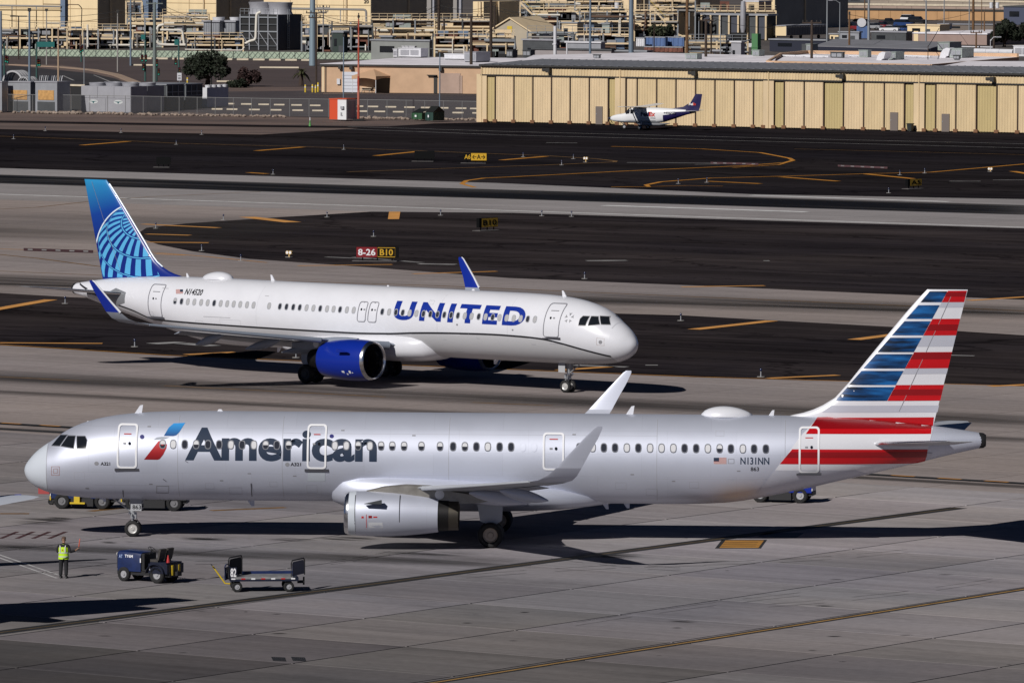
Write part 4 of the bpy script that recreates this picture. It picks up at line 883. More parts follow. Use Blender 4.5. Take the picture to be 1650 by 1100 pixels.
for s0_, z_, w_ in ((4.2, 3.0, .9), (6.2, 2.9, .3), (10.4, 3.1, .25), (30.0, 3.55, 2.2), (13.0, 2.9, .25), (35.5, 5.15, .5), (27.2, 5.0, .3)): decal('stencil', [[(s0_, z_), (s0_+w_, z_), (s0_+w_, z_+.045), (s0_, z_+.045)]], mat('faint_stencil', (.45, .45, .48), .5), U, -1, off=.006, ds=.3)
# globe on the tail
M_gl = mat('globe_light_blue', (.10, .42, .72), .35); M_glw = mat('globe_white', (.7, .8, .9), .35)
GC, GRad = (240, 408), 85.0
Pp = Vector((-.06, .66, .75)).normalized(); e1 = Vector((1, 0, 0)); e1 = (e1-Pp*e1.dot(Pp)).normalized(); e2 = Pp.cross(e1)
def gl(col, lon):
    v = Pp*math.cos(col)+(e1*math.cos(lon)+e2*math.sin(lon))*math.sin(col); return v
cells = []
for k, (c0, c1) in enumerate(((9, 24), (27, 45), (48, 67), (70, 90), (93, 115))):
    for j in range(26):
        l0, l1 = R(j*13.846+k*4), R(j*13.846+7.4+k*4); pts = [gl(R(c0), l0), gl(R(c0), (l0+l1)/2), gl(R(c0), l1), gl(R((c0+c1)/2), l1), gl(R(c1), l1), gl(R(c1), (l0+l1)/2), gl(R(c1), l0), gl(R((c0+c1)/2), l0)]
        if min(p.z for p in pts) < .02: continue
        cells.append([(GC[0]+GRad*p.x, GC[1]-GRad*p.y) for p in pts])
    arc = [gl(R(c1+1), R(6*i)) for i in range(61)]; arc2 = [gl(R(c1+2.2), R(6*i)) for i in range(61)]
    for i in range(60):
        q = [arc[i], arc[i+1], arc2[i+1], arc2[i]]
        if min(p.z for p in q) > .02: cells.append([(GC[0]+GRad*p.x, GC[1]-GRad*p.y) for p in q])
hp = [((138, 290), (156, -26)), ((196, 336), (-105, 62)), ((232, 396), (-105, 62)), ((0, 446), (0, -1)), ((137, 290), (157, -29))]
hp = [((137.5, 290), (157, -29)), ((171.5, 291), (-1.45, 0.85)), ((0, 446.5), (0, -1))]
fin_cells = []
for c_ in cells:
    c_ = clip_poly(c_, hp)
    if c_:
        sz = Pn(c_, FU)
        if all(LEz(z)+.03 < s_ < TEz(z)+.02 and z > 5.55 for s_, z in sz): fin_cells.append(sz)
limb = []
for i in range(90):
    a, b_ = R(90+i*2), R(92+i*2); q = [(GC[0]+(GRad+d)*math.cos(t), GC[1]-(GRad+d)*math.sin(t)) for t, d in ((a, 0), (b_, 0), (b_, 2.0), (a, 2.0))]
    q = clip_poly(q, hp)
    if q:
        sz = Pn(q, FU)
        if all(LEz(z)+.02 < s_ < TEz(z)+.02 and z > 5.55 for s_, z in sz): limb.append(sz)
for sd in (1, -1):
    decal('globe', fin_cells, M_gl, U, sd, fin_t, .010, ds=.4, dz=.4)
    decal('globe_rim', limb, M_glw, U, sd, fin_t, .012, ds=.4, dz=.4)
zz = [6.4+.3*i for i in range(18)]
b = MB(); b.tube([(-(LEz(z)-.005), 0, z) for z in zz], .05, 6); b.build('leading_edge', M_glw, U, 40)
ncs = cowl_sur(ENG_P, 5.75)
for s0, s1, z0, z1 in ((16.89, 17.09, .95, 1.12), (16.64, 16.76, .88, .98), (16.39, 16.54, .98, 1.15), (16.24, 16.32, 1.0, 1.06)): decal('stencil', [[(s0, z0), (s1, z0), (s1, z1), (s0, z1)]], M_rimw, U, -1, ncs, .012)
# ================================================================ PEOPLE AND VEHICLES ON THE APRON
M_tug = mat('tug_blue', (.008, .020, .085), .42, var=.25, scale=3, coat=.1)
M_tugd = mat('tug_dark_blue', (.006, .009, .026), .5, var=.25, scale=3)
M_tyre = mat('vehicle_tyre', (.014, .014, .015), .85)
M_hub = mat('vehicle_hub', (.42, .42, .44), .45, .3)
M_frame = mat('chassis_black', (.016, .016, .018), .6)
M_seat = mat('seat_vinyl', (.05, .045, .042), .55, var=.35, scale=6)
M_safety = mat('safety_yellow', (.62, .44, .02), .5)
M_redlamp = mat('red_plastic', (.45, .02, .02), .4)
M_vest = mat('hi_vis_yellow', (.50, .78, .02), .7)
M_tape = mat('reflective_tape', (.55, .58, .52), .35)
M_cloth = mat('black_clothing', (.014, .014, .017), .85)
M_skin = mat('skin', (.30, .17, .11), .55)
M_capm = mat('cap_brown', (.10, .06, .045), .8)
M_deck = mat('worn_deck', (.21, .21, .215), .6, var=.35, scale=2.5)
def vwheel(parent, c, r, wd, hub=M_hub, ax=(0, 1, 0), name='wheel'):
    b = MB(); q = wd/2
    b.lathe([(-q*.6, r*.5), (-q, r*.62), (-q, r*.88), (-q*.6, r), (q*.6, r), (q, r*.88), (q, r*.62), (q*.6, r*.5)], c, ax, 20); o = b.build(name, M_tyre, parent, 40)
    b = MB(); b.lathe([(-q*.75, .001), (-q*.75, r*.2), (-q*.45, r*.24), (-q*.5, r*.5), (-q*.8, r*.56), (q*.8, r*.56), (q*.5, r*.5), (q*.45, r*.24), (q*.75, r*.2), (q*.75, .001)], c, ax, 16); b.build('rim', hub, o, 35); return o

def tractor(name, label, loc, rz, number='TY6M', deep=True):
    t = thing(name, label, 'baggage tractor', loc, rz)         # local: front towards -x
    # bonnet with rounded top corners
    secs = []
    for x, w_, zt in ((-1.50, .50, 1.38), (-1.44, .58, 1.50), (-1.2, .60, 1.53), (-.3, .60, 1.50), (-.02, .58, 1.46)):
        secs.append([(x, -w_, .52), (x, -w_, zt-.16), (x, -w_+.05, zt-.06), (x, -w_+.16, zt), (x, w_-.16, zt), (x, w_-.05, zt-.06), (x, w_, zt-.16), (x, w_, .52)])
    b = MB(); b.loft(secs); hood = b.build('bonnet', M_tug, t, 30)
    b = MB(); b.span((-1.56, -.46, .62), (-1.50, .46, 1.22)); g_ = b.build('grille', M_frame, hood)
    b = MB()
    for k in range(6): b.span((-1.575, -.42, .68+.085*k), (-1.56, .42, .72+.085*k))
    b.build('grille_bars', M_tugd, g_)['kind'] = 'stuff'
    for y in (-.36, .36):
        b = MB(); b.lathe([(0, .001), (.0, .085), (.06, .095), (.06, .06)], (-1.62, y, 1.32), (1, 0, 0), 12); b.build('headlight', M_rimal, t, 40)
    board_text('AT', (-1.34, -.605, 1.16), (1, 0, 0), (0, 0, 1), .22, .17, mat('pale_blue_decal', (.35, .45, .7), .5), hood)
    board_text(number, (-.98, -.607, 1.20), (1, 0, 0), (0, 0, 1), .50, .15, M_rimw, hood, bold=.03)
    b = MB(); b.span((-1.5, -.52, .34), (1.72, .52, .56)); b.build('chassis', M_frame, t)
    secs = []
    b = MB(); b.span((.55, -.70, .50), (1.70, .70, .98)); b.span((.62, -.66, .98), (1.62, .66, 1.06)); b.build('rear_body', M_tugd, t, 20)
    b = MB(); b.span((.04, -.56, .56), (.55, .56, .64)); b.build('footwell', M_frame, t)
    b = MB(); b.span((-.02, -.50, .62), (.16, .50, 1.42)); d = b.build('dashboard', M_frame, t)
    b = MB(); b.span((-.05, -.585, .98), (.01, -.60, 1.2)); b.build('marker_light', M_rimw, t)
    b = MB(); b.tube([(.12, -.12, 1.3), (.36, -.12, 1.60)], .022, 6); sc2 = b.build('steering_column', M_frame, t)
    b = MB(); ax = Vector((.24, 0, .30)).normalized(); u = Vector((0, 1, 0)); v = ax.cross(u)
    ctr = Vector((.37, -.12, 1.62)); pts = [ctr + (u*math.cos(2*math.pi*k/20)+v*math.sin(2*math.pi*k/20))*.22 for k in range(21)]
    b.tube(pts, .017, 6, False); b.bar(pts[0], pts[10], .025, .02); b.bar(pts[5], pts[15], .025, .02); b.build('steering_wheel', M_frame, sc2, 50)
    for y in (-.32, .32):
        b = MB(); b.box((.80, y, 1.12), (.46, .50, .13)); b.build('seat', M_seat, t)
        b = MB(); b.box((1.10, y, 1.44), (.11, .50, .56), ax=Matrix.Rotation(R(14), 3, 'Y')); bk = b.build('backrest', M_seat, t)
        b = MB()
        for k in range(4): b.box((1.03+.012*k, y, 1.28+.1*k), (.02, .44, .03), ax=Matrix.Rotation(R(14), 3, 'Y'))
        b.build('backrest_seams', M_frame, bk)['kind'] = 'stuff'
    for x in (-1.02, 1.02):
        for y in (-.58, .58):
            vwheel(t, (x, y, .36 if x < 0 else .43), .36 if x < 0 else .43, .24, M_hub)
    for y in (-.72, .72):                                        # rear mudguards
        b = MB(); pts = [(1.02+.56*math.cos(R(a)), .43+.56*math.sin(R(a))) for a in range(10, 171, 20)]
        b.loft([[(x, y-.14, z), (x, y+.14, z), (x*.99+.01, y+.14, z-.03), (x*.99+.01, y-.14, z-.03)] for x, z in pts]); b.build('mudguard', M_tugd, t, 40)
    b = MB(); b.tube([(1.58, -.45, 1.06), (1.58, -.45, 1.16), (1.58, -.45, 1.44)], [.09, .075, .02], 8); b.build('safety_cone', M_redlamp, t, 40)
    b = MB(); b.span((1.70, -.34, .42), (1.76, -.20, .92)); b.span((1.70, .20, .42), (1.76, .34, .92)); b.build('tail_reflector', M_safety, t)['kind'] = 'stuff'
    b = MB(); b.span((1.70, -.12, .40), (1.92, .12, .60)); b.tube([(1.85, 0, .35), (1.85, 0, .95)], .03, 8); b.build('tow_hitch', M_frame, t, 40)
    b = MB(); b.span((.60, -.715, .66), (.66, -.70, .84)); b.build('side_reflector', M_rimw, t)
    return t
p = G(217, 932); p2 = G(246, 941)
tr_dir = GA + R(14)
tractor('tow_tractor', 'dark blue open tow tractor parked behind the marshaller', G(238, 936), R(-33)).scale = (.87, .87, .87)

def dolly(loc, rz):
    t = thing('baggage_cart', 'blue flat baggage cart with upright end boards and yellow tow bar', 'baggage cart', loc, rz)
    b = MB(); b.span((-1.55, -.78, .50), (1.55, .78, .66)); b.build('deck_frame', M_tugd, t)
    b = MB(); b.span((-1.30, -.70, .664), (1.30, .70, .70)); b.build('deck', M_deck, t)
    b = MB(); b.span((-1.45, .70, .70), (1.45, .78, .82)); b.build('side_rail', M_tug, t)
    b = MB(); b.span((-1.3, -.79, .60), (1.3, -.785, .70)); b.build('deck_edge', M_deck, t)
    for i, x in enumerate((-1.4, -.95, -.5, -.05, .4, .85, 1.3)):
        b = MB(); b.span((x-.09, -.795, .585), (x+.09, -.782, .645)); b.build('reflector', M_rimw if i % 2 == 0 else M_redlamp, t)
    for x, zt, m in ((-1.62, 1.56, M_cloth), (1.22, 1.42, M_tug)):          # the end boards stand askew on the deck; one is blackened to look unlit
        p0, p1 = Vector((x, -.74, 0)), Vector((x+.70, .60, 0)); d = p1-p0
        at_ = lambda u, z: tuple(p0+d*u+Vector((0, 0, z)))
        b = MB(); b.tube([at_(0, .66), at_(0, zt-.12), at_(.07, zt), at_(.93, zt), at_(1, zt-.12), at_(1, .66)], .03, 6); b.build('end_frame', M_frame, t, 40)
        n = Vector((d.y, -d.x, 0)).normalized()*.03
        b = MB(); b.prism([at_(.07, .72), at_(.93, .72), at_(.93, zt-.16), at_(.86, zt-.07), at_(.14, zt-.07), at_(.07, zt-.16)], n); e = b.build('end_board', m, t)
        if m is M_tug:
            for u in (.25, .5, .75): b = MB(); b.bar(Vector(at_(u, .8))-n*.2, Vector(at_(u, zt-.2))-n*.2, .03, .03); b.build('board_rib', M_tugd, e)
    b = MB(); b.tube([(-1.78, -.70, .62), (-1.78, -.70, 1.14), (-1.74, -.60, 1.24), (-1.58, -.2, 1.24), (-1.54, -.10, 1.14), (-1.54, -.10, .62)], .028, 6); f = b.build('front_gate', M_tug, t, 40)
    b = MB(); b.prism([(-1.76, -.68, .55), (-1.56, -.12, .55), (-1.56, -.12, 1.12), (-1.76, -.68, 1.12)], (-.03, .01, 0)); e = b.build('gate_board', M_tug, f)
    b = MB(); b.prism([(-1.70, -.545, .85), (-1.66, -.43, .85), (-1.66, -.43, 1.02), (-1.70, -.545, 1.02)], (-.05, .012, 0)); b.build('gate_window', M_rimw, e)
    board_text('82', (-1.53, -.785-.012, .70), (1, 0, 0), (0, 0, 1), .26, .40, M_rimw, t, name='cart_number', bold=.03)
    b = MB(); b.span((-1.56, -.786, .68), (-1.24, -.78, 1.14)); b.build('number_board', M_tugd, t)
    for x in (-1.22, 1.12):
        for y in (-.62, .62): vwheel(t, (x, y, .24), .24, .16, M_hub)
        b = MB(); b.span((x-.12, -.58, .22), (x+.12, .58, .50)); b.build('axle', M_frame, t)
    b = MB(); b.tube([(-1.5, 0, .32), (-1.72, 0, .34), (-2.28, 0, 1.12)], .035, 8); b.tube([(-2.28, -.12, 1.12), (-2.28, .12, 1.12)], .03, 6); tb = b.build('tow_bar', M_safety, t, 40)
    b = MB(); b.tube([(-2.28, -.12, 1.1), (-2.36, 0, 1.22), (-2.28, .12, 1.1)], .025, 6); b.build('tow_eye', M_frame, tb, 40)
    b = MB(); b.span((1.55, -.10, .34), (1.86, .10, .46)); b.tube([(1.84, 0, .26), (1.84, 0, .62)], .04, 8); b.build('rear_hitch', M_frame, t, 40)
    return t
dolly(G(424, 951), R(6)).scale = (.95, .95, .95)

# the tugs on the far side of the silver airliner
def tug2(label, loc, rz, accent, m_body, name='baggage_tug'):
    t = thing(name, label, 'baggage tractor', loc, rz)
    b = MB(); b.loft([[(x, -.62, .5), (x, -.62, z-.1), (x, -.5, z), (x, .5, z), (x, .62, z-.1), (x, .62, .5)] for x, z in ((-1.6, .98), (-1.5, 1.1), (-.5, 1.12), (-.45, 1.1))]); b.build('bonnet', m_body, t, 30)
    b = MB(); b.span((-1.55, -.55, .36), (1.55, .55, .56)); b.build('chassis', M_frame, t)
    b = MB(); b.span((.4, -.68, .52), (1.52, .68, 1.02)); b.build('rear_body', m_body, t)
    b = MB(); b.span((-.6, -.66, .14), (.5, .60, .52)); b.build('shade_box', M_frame, t)  # black box added to read as the lower body in shadow
    b = MB(); b.span((.45, -.6, 1.02), (.9, .6, 1.14)); b.span((.88, -.6, 1.06), (.98, .6, 1.5)); b.build('seat', M_seat, t)
    b = MB(); b.tube([(-.4, -.2, 1.0), (-.12, -.2, 1.3)], .025, 6); b.lathe([(-.02, .18), (0, .2), (.02, .18)], (-.1, -.2, 1.32), (.5, 0, .6), 14); b.build('steering_wheel', M_frame, t, 40)
    b = MB(); b.span((-1.66, -.6, .42), (-1.6, .6, .62)); b.build('bumper', accent, t)
    b = MB(); b.span((-.45, -.66, .66), (.42, -.64, .74)); b.build('side_stripe', accent, t)
    if accent is M_safety and m_body is M_tug:
        b = MB(); b.span((-.42, -.80, .34), (-.14, -.68, .66)); b.span((-.62, -.82, .26), (.12, -.70, .34)); b.build('yellow_step', accent, t)
    for x in (-1.05, .95):
        for y in (-.6, .6): vwheel(t, (x, y, .38), .38, .24, mat('dull_hub', (.16, .16, .17), .6) if accent is M_safety else M_hub)
    for x in (-1.62, 1.54):
        b = MB(); b.span((x-.01, -.66, .62), (x+.02, -.52, .74)); b.build('marker_light', M_rimw, t)
    return t
tug2('blue tug with yellow console half hidden by the silver nose', G(138, 818), R(-8), M_safety, M_tug)
tug2('dark low tug with yellow stripe behind the silver nose gear', G(252, 821), R(-5), M_safety, mat('tug_black', (.02, .02, .022), .5))
tug2('bright blue tug showing wheels under the silver tail', G(1262, 808), R(-12), M_tugd, M_blue)
t = thing('tow_bar', 'red tow bar head under the silver airliner nose', 'tow bar', G(88, 812), R(-10))
b = MB(); b.tube([(-.6, 0, .62), (.4, 0, .60), (2.2, 0, .45)], .07, 8); b.build('bar', M_frame, t, 40); b = MB(); b.prism([(-.75, -.3, .52), (-.2, -.3, .52), (.0, 0, .52), (-.2, .3, .52), (-.75, .3, .52)], (0, 0, .3)); b.build('head', mat('tow_head_red', (.35, .05, .05), .6), t)
b = MB(); b.tube([(-.1, -.3, .6), (-.1, -.3, .18)], .05, 8); b.tube([(.3, .3, .6), (.3, .3, .18)], .05, 8); b.build('jockey_legs', M_frame, t, 40)['kind'] = 'stuff'
for x in (-.1, .3): vwheel(t, (x, -.3 if x < 0 else .3, .16), .16, .1, M_frame)

# ---------------------------------------------------------------- the marshaller
def skinned(name, joints, bones, m, parent, root=0, sub=2):
    me = bpy.data.meshes.new(name); me.from_pydata([j[:3] for j in joints], bones, []); me.materials.append(m)
    o = bpy.data.objects.new(name, me); COL.objects.link(o); o.parent = parent
    md = o.modifiers.new('skin', 'SKIN'); md.use_smooth_shade = True
    for i, j in enumerate(joints):
        r = j[3]; me.skin_vertices[0].data[i].radius = r if isinstance(r, tuple) else (r, r); me.skin_vertices[0].data[i].use_root = (i == root)
    if sub: sm = o.modifiers.new('sub', 'SUBSURF'); sm.levels = sub; sm.render_levels = sub
    return o
def marshaller(loc, rz):
    t = thing('person', 'person in yellow hi-vis vest and brown cap holding up an orange wand', 'person', loc, rz)
    # local: faces +y (away from the camera), x to the person's right hand
    J = [(0, 0, .97, (.155, .11)), (0, .0, 1.15, (.150, .105)), (0, .01, 1.34, (.17, .115)), (0, .0, 1.47, (.11, .085)), (0, .01, 1.55, .055), (0, .03, 1.62, .06), (0, .035, 1.69, (.078, .095)), (0, .03, 1.76, (.07, .085)),
         (.095, 0, .90, .095), (.10, .02, .52, .066), (.105, -.01, .12, .045), (.105, .12, .045, (.042, .035)),
         (-.095, 0, .90, .095), (-.115, .03, .52, .066), (-.12, -.01, .12, .045), (-.12, .12, .045, (.042, .035)),
         (.19, .0, 1.42, .065), (.26, -.02, 1.16, .050), (.42, .18, 1.20, .040), (.48, .24, 1.26, .030),
         (-.19, .0, 1.42, .065), (-.25, .02, 1.16, .050), (-.20, .22, 1.10, .038), (-.18, .29, 1.11, .030)]
    bones = [(0, 1), (1, 2), (2, 3), (3, 4), (4, 5), (5, 6), (6, 7), (0, 8), (8, 9), (9, 10), (10, 11), (0, 12), (12, 13), (13, 14), (14, 15), (2, 16), (16, 17), (17, 18), (18, 19), (2, 20), (20, 21), (21, 22), (22, 23)]
    # hands: palm with five fingers
    for wi, sg, ux in ((19, 1, Vector((.6, .55, .58))), (23, -1, Vector((.25, .95, .15)))):
        w_ = Vector(J[wi][:3]); d = ux.normalized(); sd_ = d.cross(Vector((0, 0, 1))).normalized(); up_ = sd_.cross(d)
        pi_ = len(J); J.append((*(w_+d*.06), (.036, .02))); bones.append((wi, pi_))
        for k, (o_, ln) in enumerate(((-.030, .06), (-.010, .072), (.010, .068), (.030, .054))):
            a = w_+d*.09+sd_*o_; b1 = a+d*ln*.55-up_*.02; b2 = b1-up_*ln*.5
            i0 = len(J); J.extend([(*a, .0095), (*b1, .0088), (*b2, .008)]); bones.extend([(pi_, i0), (i0, i0+1), (i0+1, i0+2)])
        a = w_+d*.045-sd_*sg*.04; b1 = a+d*.035-sd_*sg*.02-up_*.015
        i0 = len(J); J.extend([(*a, .0105), (*b1, .0095)]); bones.extend([(pi_, i0), (i0, i0+1)])
    body = skinned('body', J, bones, M_skin, t)
    # clothes
    tr = skinned('trousers', [(0, 0, 1.00, (.168, .125)), (.095, 0, .88, .108), (.10, .02, .52, .085), (.105, -.01, .10, .075), (-.095, 0, .88, .108), (-.115, .03, .52, .085), (-.12, -.01, .10, .075)], [(0, 1), (1, 2), (2, 3), (0, 4), (4, 5), (5, 6)], M_cloth, t)
    skinned('sleeves', [(0, 0, 1.40, (.165, .11)), (.195, .0, 1.42, .078), (.262, -.02, 1.15, .063), (.42, .18, 1.20, .05), (-.195, .0, 1.42, .078), (-.252, .02, 1.15, .063), (-.20, .22, 1.10, .05)], [(0, 1), (1, 2), (2, 3), (0, 4), (4, 5), (5, 6)], M_cloth, t)
    for x in (.105, -.12):
        b = MB(); b.loft([[(x+.052*math.cos(2*math.pi*k/12)*w_, y+.02*math.sin(2*math.pi*k/12), zc_+h_*math.sin(2*math.pi*k/12)) for k in range(12)] for y, w_, zc_, h_ in ((-.10, .7, .06, .05), (-.05, 1, .07, .065), (.05, 1, .06, .055), (.13, .95, .045, .04), (.19, .6, .035, .025))]); b.build('boot', M_frame, t, 50)
    secs = []
    for z, rx, ry in ((.84, .215, .165), (.98, .205, .158), (1.12, .195, .15), (1.28, .205, .152), (1.40, .205, .142), (1.46, .17, .12), (1.50, .10, .09)):
        secs.append([(rx*math.cos(2*math.pi*k/24), ry*math.sin(2*math.pi*k/24)+.005, z) for k in range(24)])
    b = MB(); b.loft(secs, caps=False); v = b.build('vest', M_vest, t, 60)
    for z in (.93, 1.10):
        b = MB(); rx, ry = .21, .163; b.loft([[(rx*math.cos(2*math.pi*k/24), ry*math.sin(2*math.pi*k/24)+.005, zz) for k in range(24)] for zz in (z, z+.05)], caps=False); b.build('reflective_band', M_tape, v, 60)
    for x in (-.10, .10):
        b = MB(); b.loft([[(x-.022, y, z), (x+.022, y, z)] for y, z in ((-.150, 1.15), (-.152, 1.28), (-.142, 1.40), (-.118, 1.465))], closed=False, caps=False); b.build('reflective_brace', M_tape, v)
    b = MB(); b.prism([(-.03, -.158, 1.22), (.03, -.158, 1.22), (0, -.158, 1.29)], (0, -.004, 0)); b.build('back_emblem', M_redlamp, v)
    # head details: cap, ears, nose, eyes, mouth
    b = MB(); b.lathe([(0, .093), (.03, .092), (.065, .075), (.085, .04), (.09, .002)], (0, .03, 1.735), (0, 0, 1), 16); b.loft([[(-.07, .09, 1.745), (.07, .09, 1.745), (.07, .09, 1.735), (-.07, .09, 1.735)], [(-.05, .19, 1.735), (.05, .19, 1.735), (.05, .19, 1.727), (-.05, .19, 1.727)]]); b.build('cap', M_capm, t, 50)
    for x in (-.082, .082):
        b = MB(); b.loft([[(x+.008*math.cos(a)*1, .02+r_*math.cos(a), 1.68+r_*1.5*math.sin(a)) for a in [2*math.pi*k/8 for k in range(8)]] for r_ in (.006, .02, .012)]); b.build('ear', M_skin, body, 50)
    b = MB(); b.prism([(-.014, .125, 1.655), (.014, .125, 1.655), (0, .115, 1.70)], (0, .022, -.004)); b.build('nose', M_skin, body)
    for x in (-.03, .03):
        b = MB(); b.lathe([(-.008, .002), (-.004, .009), (.004, .010), (.006, .003)], (x, .118, 1.695), (0, 1, 0), 8); b.build('eye', M_rimw, body, 50)
    b = MB(); b.span((-.024, .112, 1.625), (.024, .122, 1.632)); b.build('mouth', M_capm, body)
    return t
pm = G(102.5, 931)
marshaller(pm, R(-12)).scale = (1.12, 1.12, 1.0)
rm = Matrix.Rotation(R(-12), 3, 'Z'); hp_ = pm + rm @ Vector((.599, .325, 1.30))
wt = thing('wand', 'orange marshalling wand raised in the hand of the person in the vest', 'wand', hp_, R(-12))
b = MB(); b.tube([(0, 0, -.08), (.0, 0, .06)], .017, 8); b.build('handle', M_frame, wt, 40)
b = MB(); b.tube([(.0, 0, .06), (.04, .02, .40), (.042, .021, .42)], [.022, .02, .008], 8); b.build('light_tube', mat('wand_orange', (.6, .09, .03), .4), wt, 40)

# ---------------------------------------------------------------- the parked aircraft whose tail reaches in at the edge of the view
tipw = G(57, 799, 5.2); yw = R(139); hv = Vector((math.cos(yw), math.sin(yw), 0)); st_ = Vector((hv.y, -hv.x, 0))
nose = tipw + hv*43.6 - st_*6.2
LP = dict(LA); LP.update(wins=[], doors=[], gearno=None, stab=mat('parked_tail_paint', (.62, .65, .72), .3, .1), fin=M_white, blades=[], keels=[])
PKD = thing('airliner', 'parked aircraft showing only its pale tailplane tip with a painted shadow edge', 'airplane', (nose.x, nose.y, 0), yw)
airliner(PKD, LP)
b = MB(); b.tube([(-(s0-.02), -y, z+.01) for (y, s0, z) in ((.9, 39.3, 4.64), (3.5, 41.0, 4.92), (5.9, 42.5, 5.18), (6.15, 42.85, 5.21))], [.05, .04, .03, .02], 8); b.build('tailplane_shadow', M_blue, PKD, 40)  # blue strip stands for the fin's shadow across the tailplane
# ================================================================ SIGNS AND LIGHTS ON THE AIRFIELD
M_sblk = mat('sign_black', (.005, .005, .0055), .6, spec=.1)
M_sred = mat('sign_red', (.22, .008, .014), .45)
M_syel = mat('sign_yellow', (.62, .36, .02), .45)
M_pad = mat('pale_pad', (.30, .285, .27), .9)
M_gold = mat('lamp_gold', (.66, .44, .17), .5)
def sign(label, px0, px1, yt, yb, panels, rz, back=False, name='airfield_sign', depth=.32):
    """panels: (share of width, face material, text, text material, outline)"""
    xm = (px0+px1)/2; p = G(xm, yb+2); k = F/p.y; wd = (px1-px0)/k/max(.25, math.cos(rz)); ht = (yb-yt)/k; z0 = .28
    t = thing(name, label, 'airfield sign', p, rz)
    b = MB(); b.span((-wd/2, -depth/2, z0), (wd/2, depth/2, z0+ht)); b.build('cabinet', M_sblk, t)
    for x in (-wd*.35, 0, wd*.35):
        b = MB(); b.tube([(x, 0, 0), (x, 0, z0)], .05, 8); b.build('leg', M_sblk, t, 40)
    b = MB(); b.span((-wd/2-.3, -.5, -.01), (wd/2-.1, .4, .02)); b.build('pad', mat('sign_pad', (.16, .15, .145), .9), t)
    x = -wd/2+.03
    for (sh, m, txt, tm, outl) in panels:
        w_ = (wd-.06)*sh
        b = MB(); b.span((x, -depth/2-.012, z0+.03), (x+w_, -depth/2+.01, z0+ht-.03)); f = b.build('panel', m, t)
        if outl:
            b = MB(); y = -depth/2-.02; o_ = [(x+.05, z0+.07), (x+w_-.05, z0+.07), (x+w_-.05, z0+ht-.07), (x+.05, z0+ht-.07)]
            for (a, c) in zip(o_, o_[1:]+o_[:1]): b.bar((a[0], y, a[1]), (c[0], y, c[1]), .01, .045)
            b.build('outline', tm, f)
        if txt:
            m_ = .12 if outl else .08
            board_text(txt, (x+w_*m_+(.04 if outl else 0), -depth/2-.022, z0+ht*.2), (1, 0, 0), (0, 0, 1), w_*(1-2*m_)-(.08 if outl else 0), ht*.6, tm, f, bold=.02)
        x += w_
    return t
sign('red and black sign reading 8-26 B10 on the dark asphalt', 574, 642, 401, 418.5, [(.5, M_sred, '8-26', M_rimw, False), (.45, M_sblk, 'B10', M_syel, True), (.05, M_sblk, None, None, False)], R(-6))
sign('shadowed yellow sign reading B10 beyond the white airliner', 770, 800, 354, 369, [(.12, M_sblk, None, None, False), (.88, M_syel, 'B10', M_sblk, False)], R(50))
sign('yellow arrow sign reading A6 and A past the runway', 747, 784.5, 248.5, 261, [(.32, M_sblk, 'A6', M_syel, False), (.68, M_syel, '\u2190A\u2192', M_sblk, False)], R(-4))
sign('black backed sign with no lettering near the yellow arrow sign', 668, 700, 245.5, 258, [], R(-4))
sign('small black backed sign near the blue tail fin tip', 252, 275, 255, 267.5, [], R(-4))
sign('shadowed yellow sign past the runway opposite the hangar doors', 1460, 1484, 290.5, 302, [(.15, M_sblk, None, None, False), (.85, M_syel, 'A5', M_sblk, False)], R(50))
def guard(label, x, yb, hgt, rz):
    p = G(x, yb); k = F/p.y; h_ = hgt/k; t = thing('guard_light', label, 'runway light', p, rz); t.scale = (.85, .85, .9)
    b = MB(); b.span((-.28, -.28, 0), (.28, .28, .04)); b.build('pad', M_pad, t)
    b = MB(); b.tube([(0, 0, .04), (0, 0, h_*.5)], .07, 8); b.build('post', M_gold, t, 40)
    for x_ in (-.17, .17):
        b = MB(); b.lathe([(-.12, .10), (-.12, .17), (.14, .16), (.16, .05)], (x_, 0, h_*.72), (0, 1, 0), 14); h2 = b.build('lamp', M_gold, t, 40)
        b = MB(); b.lathe([(-.125, .005), (-.125, .13)], (x_, 0, h_*.72), (0, 1, 0), 14); b.build('lens', M_rimw, h2)
    b = MB(); b.span((-.36, -.05, h_*.48), (.36, .05, h_*.56)); b.build('bracket', M_gold, t); return t
guard('pair of gold guard lamps behind the white airliner roof', 466, 414.5, 12, R(-30)); guard('pair of gold guard lamps by the yellow taxi loop', 944, 261.5, 10, R(-30)); guard('pair of pale gold guard lamps opposite the last hangar doors', 1596, 276.5, 7, R(-30))
EL = None
def edge_light(x, yb, h_=.42, label=None):
    global EL
    p = G(x, yb)
    if EL is None:
        t = thing('edge_light', label, 'edge light', p, 0, 'edge lights along the taxiways')
        b = MB(); b.lathe([(0, .001), (0, .30), (.03, .28), (.03, .001)], (0, 0, 0), (0, 0, 1), 14); b.build('base_plate', M_pad, t, 40)
        b = MB(); b.lathe([(.02, .055), (h_, .04)], (0, 0, 0), (0, 0, 1), 8); b.build('stem', M_steel, t, 40)
        b = MB(); b.lathe([(h_, .05), (h_+.04, .085), (h_+.16, .08), (h_+.22, .03), (h_+.22, .001)], (0, 0, 0), (0, 0, 1), 10); b.build('lamp', mat('blue_lens', (.01, .015, .06), .2), t, 40); EL = t; t.scale = (.85, .85, .85)
    else:
        t = copy_tree(EL); t.location = p; t['label'] = label
    return t
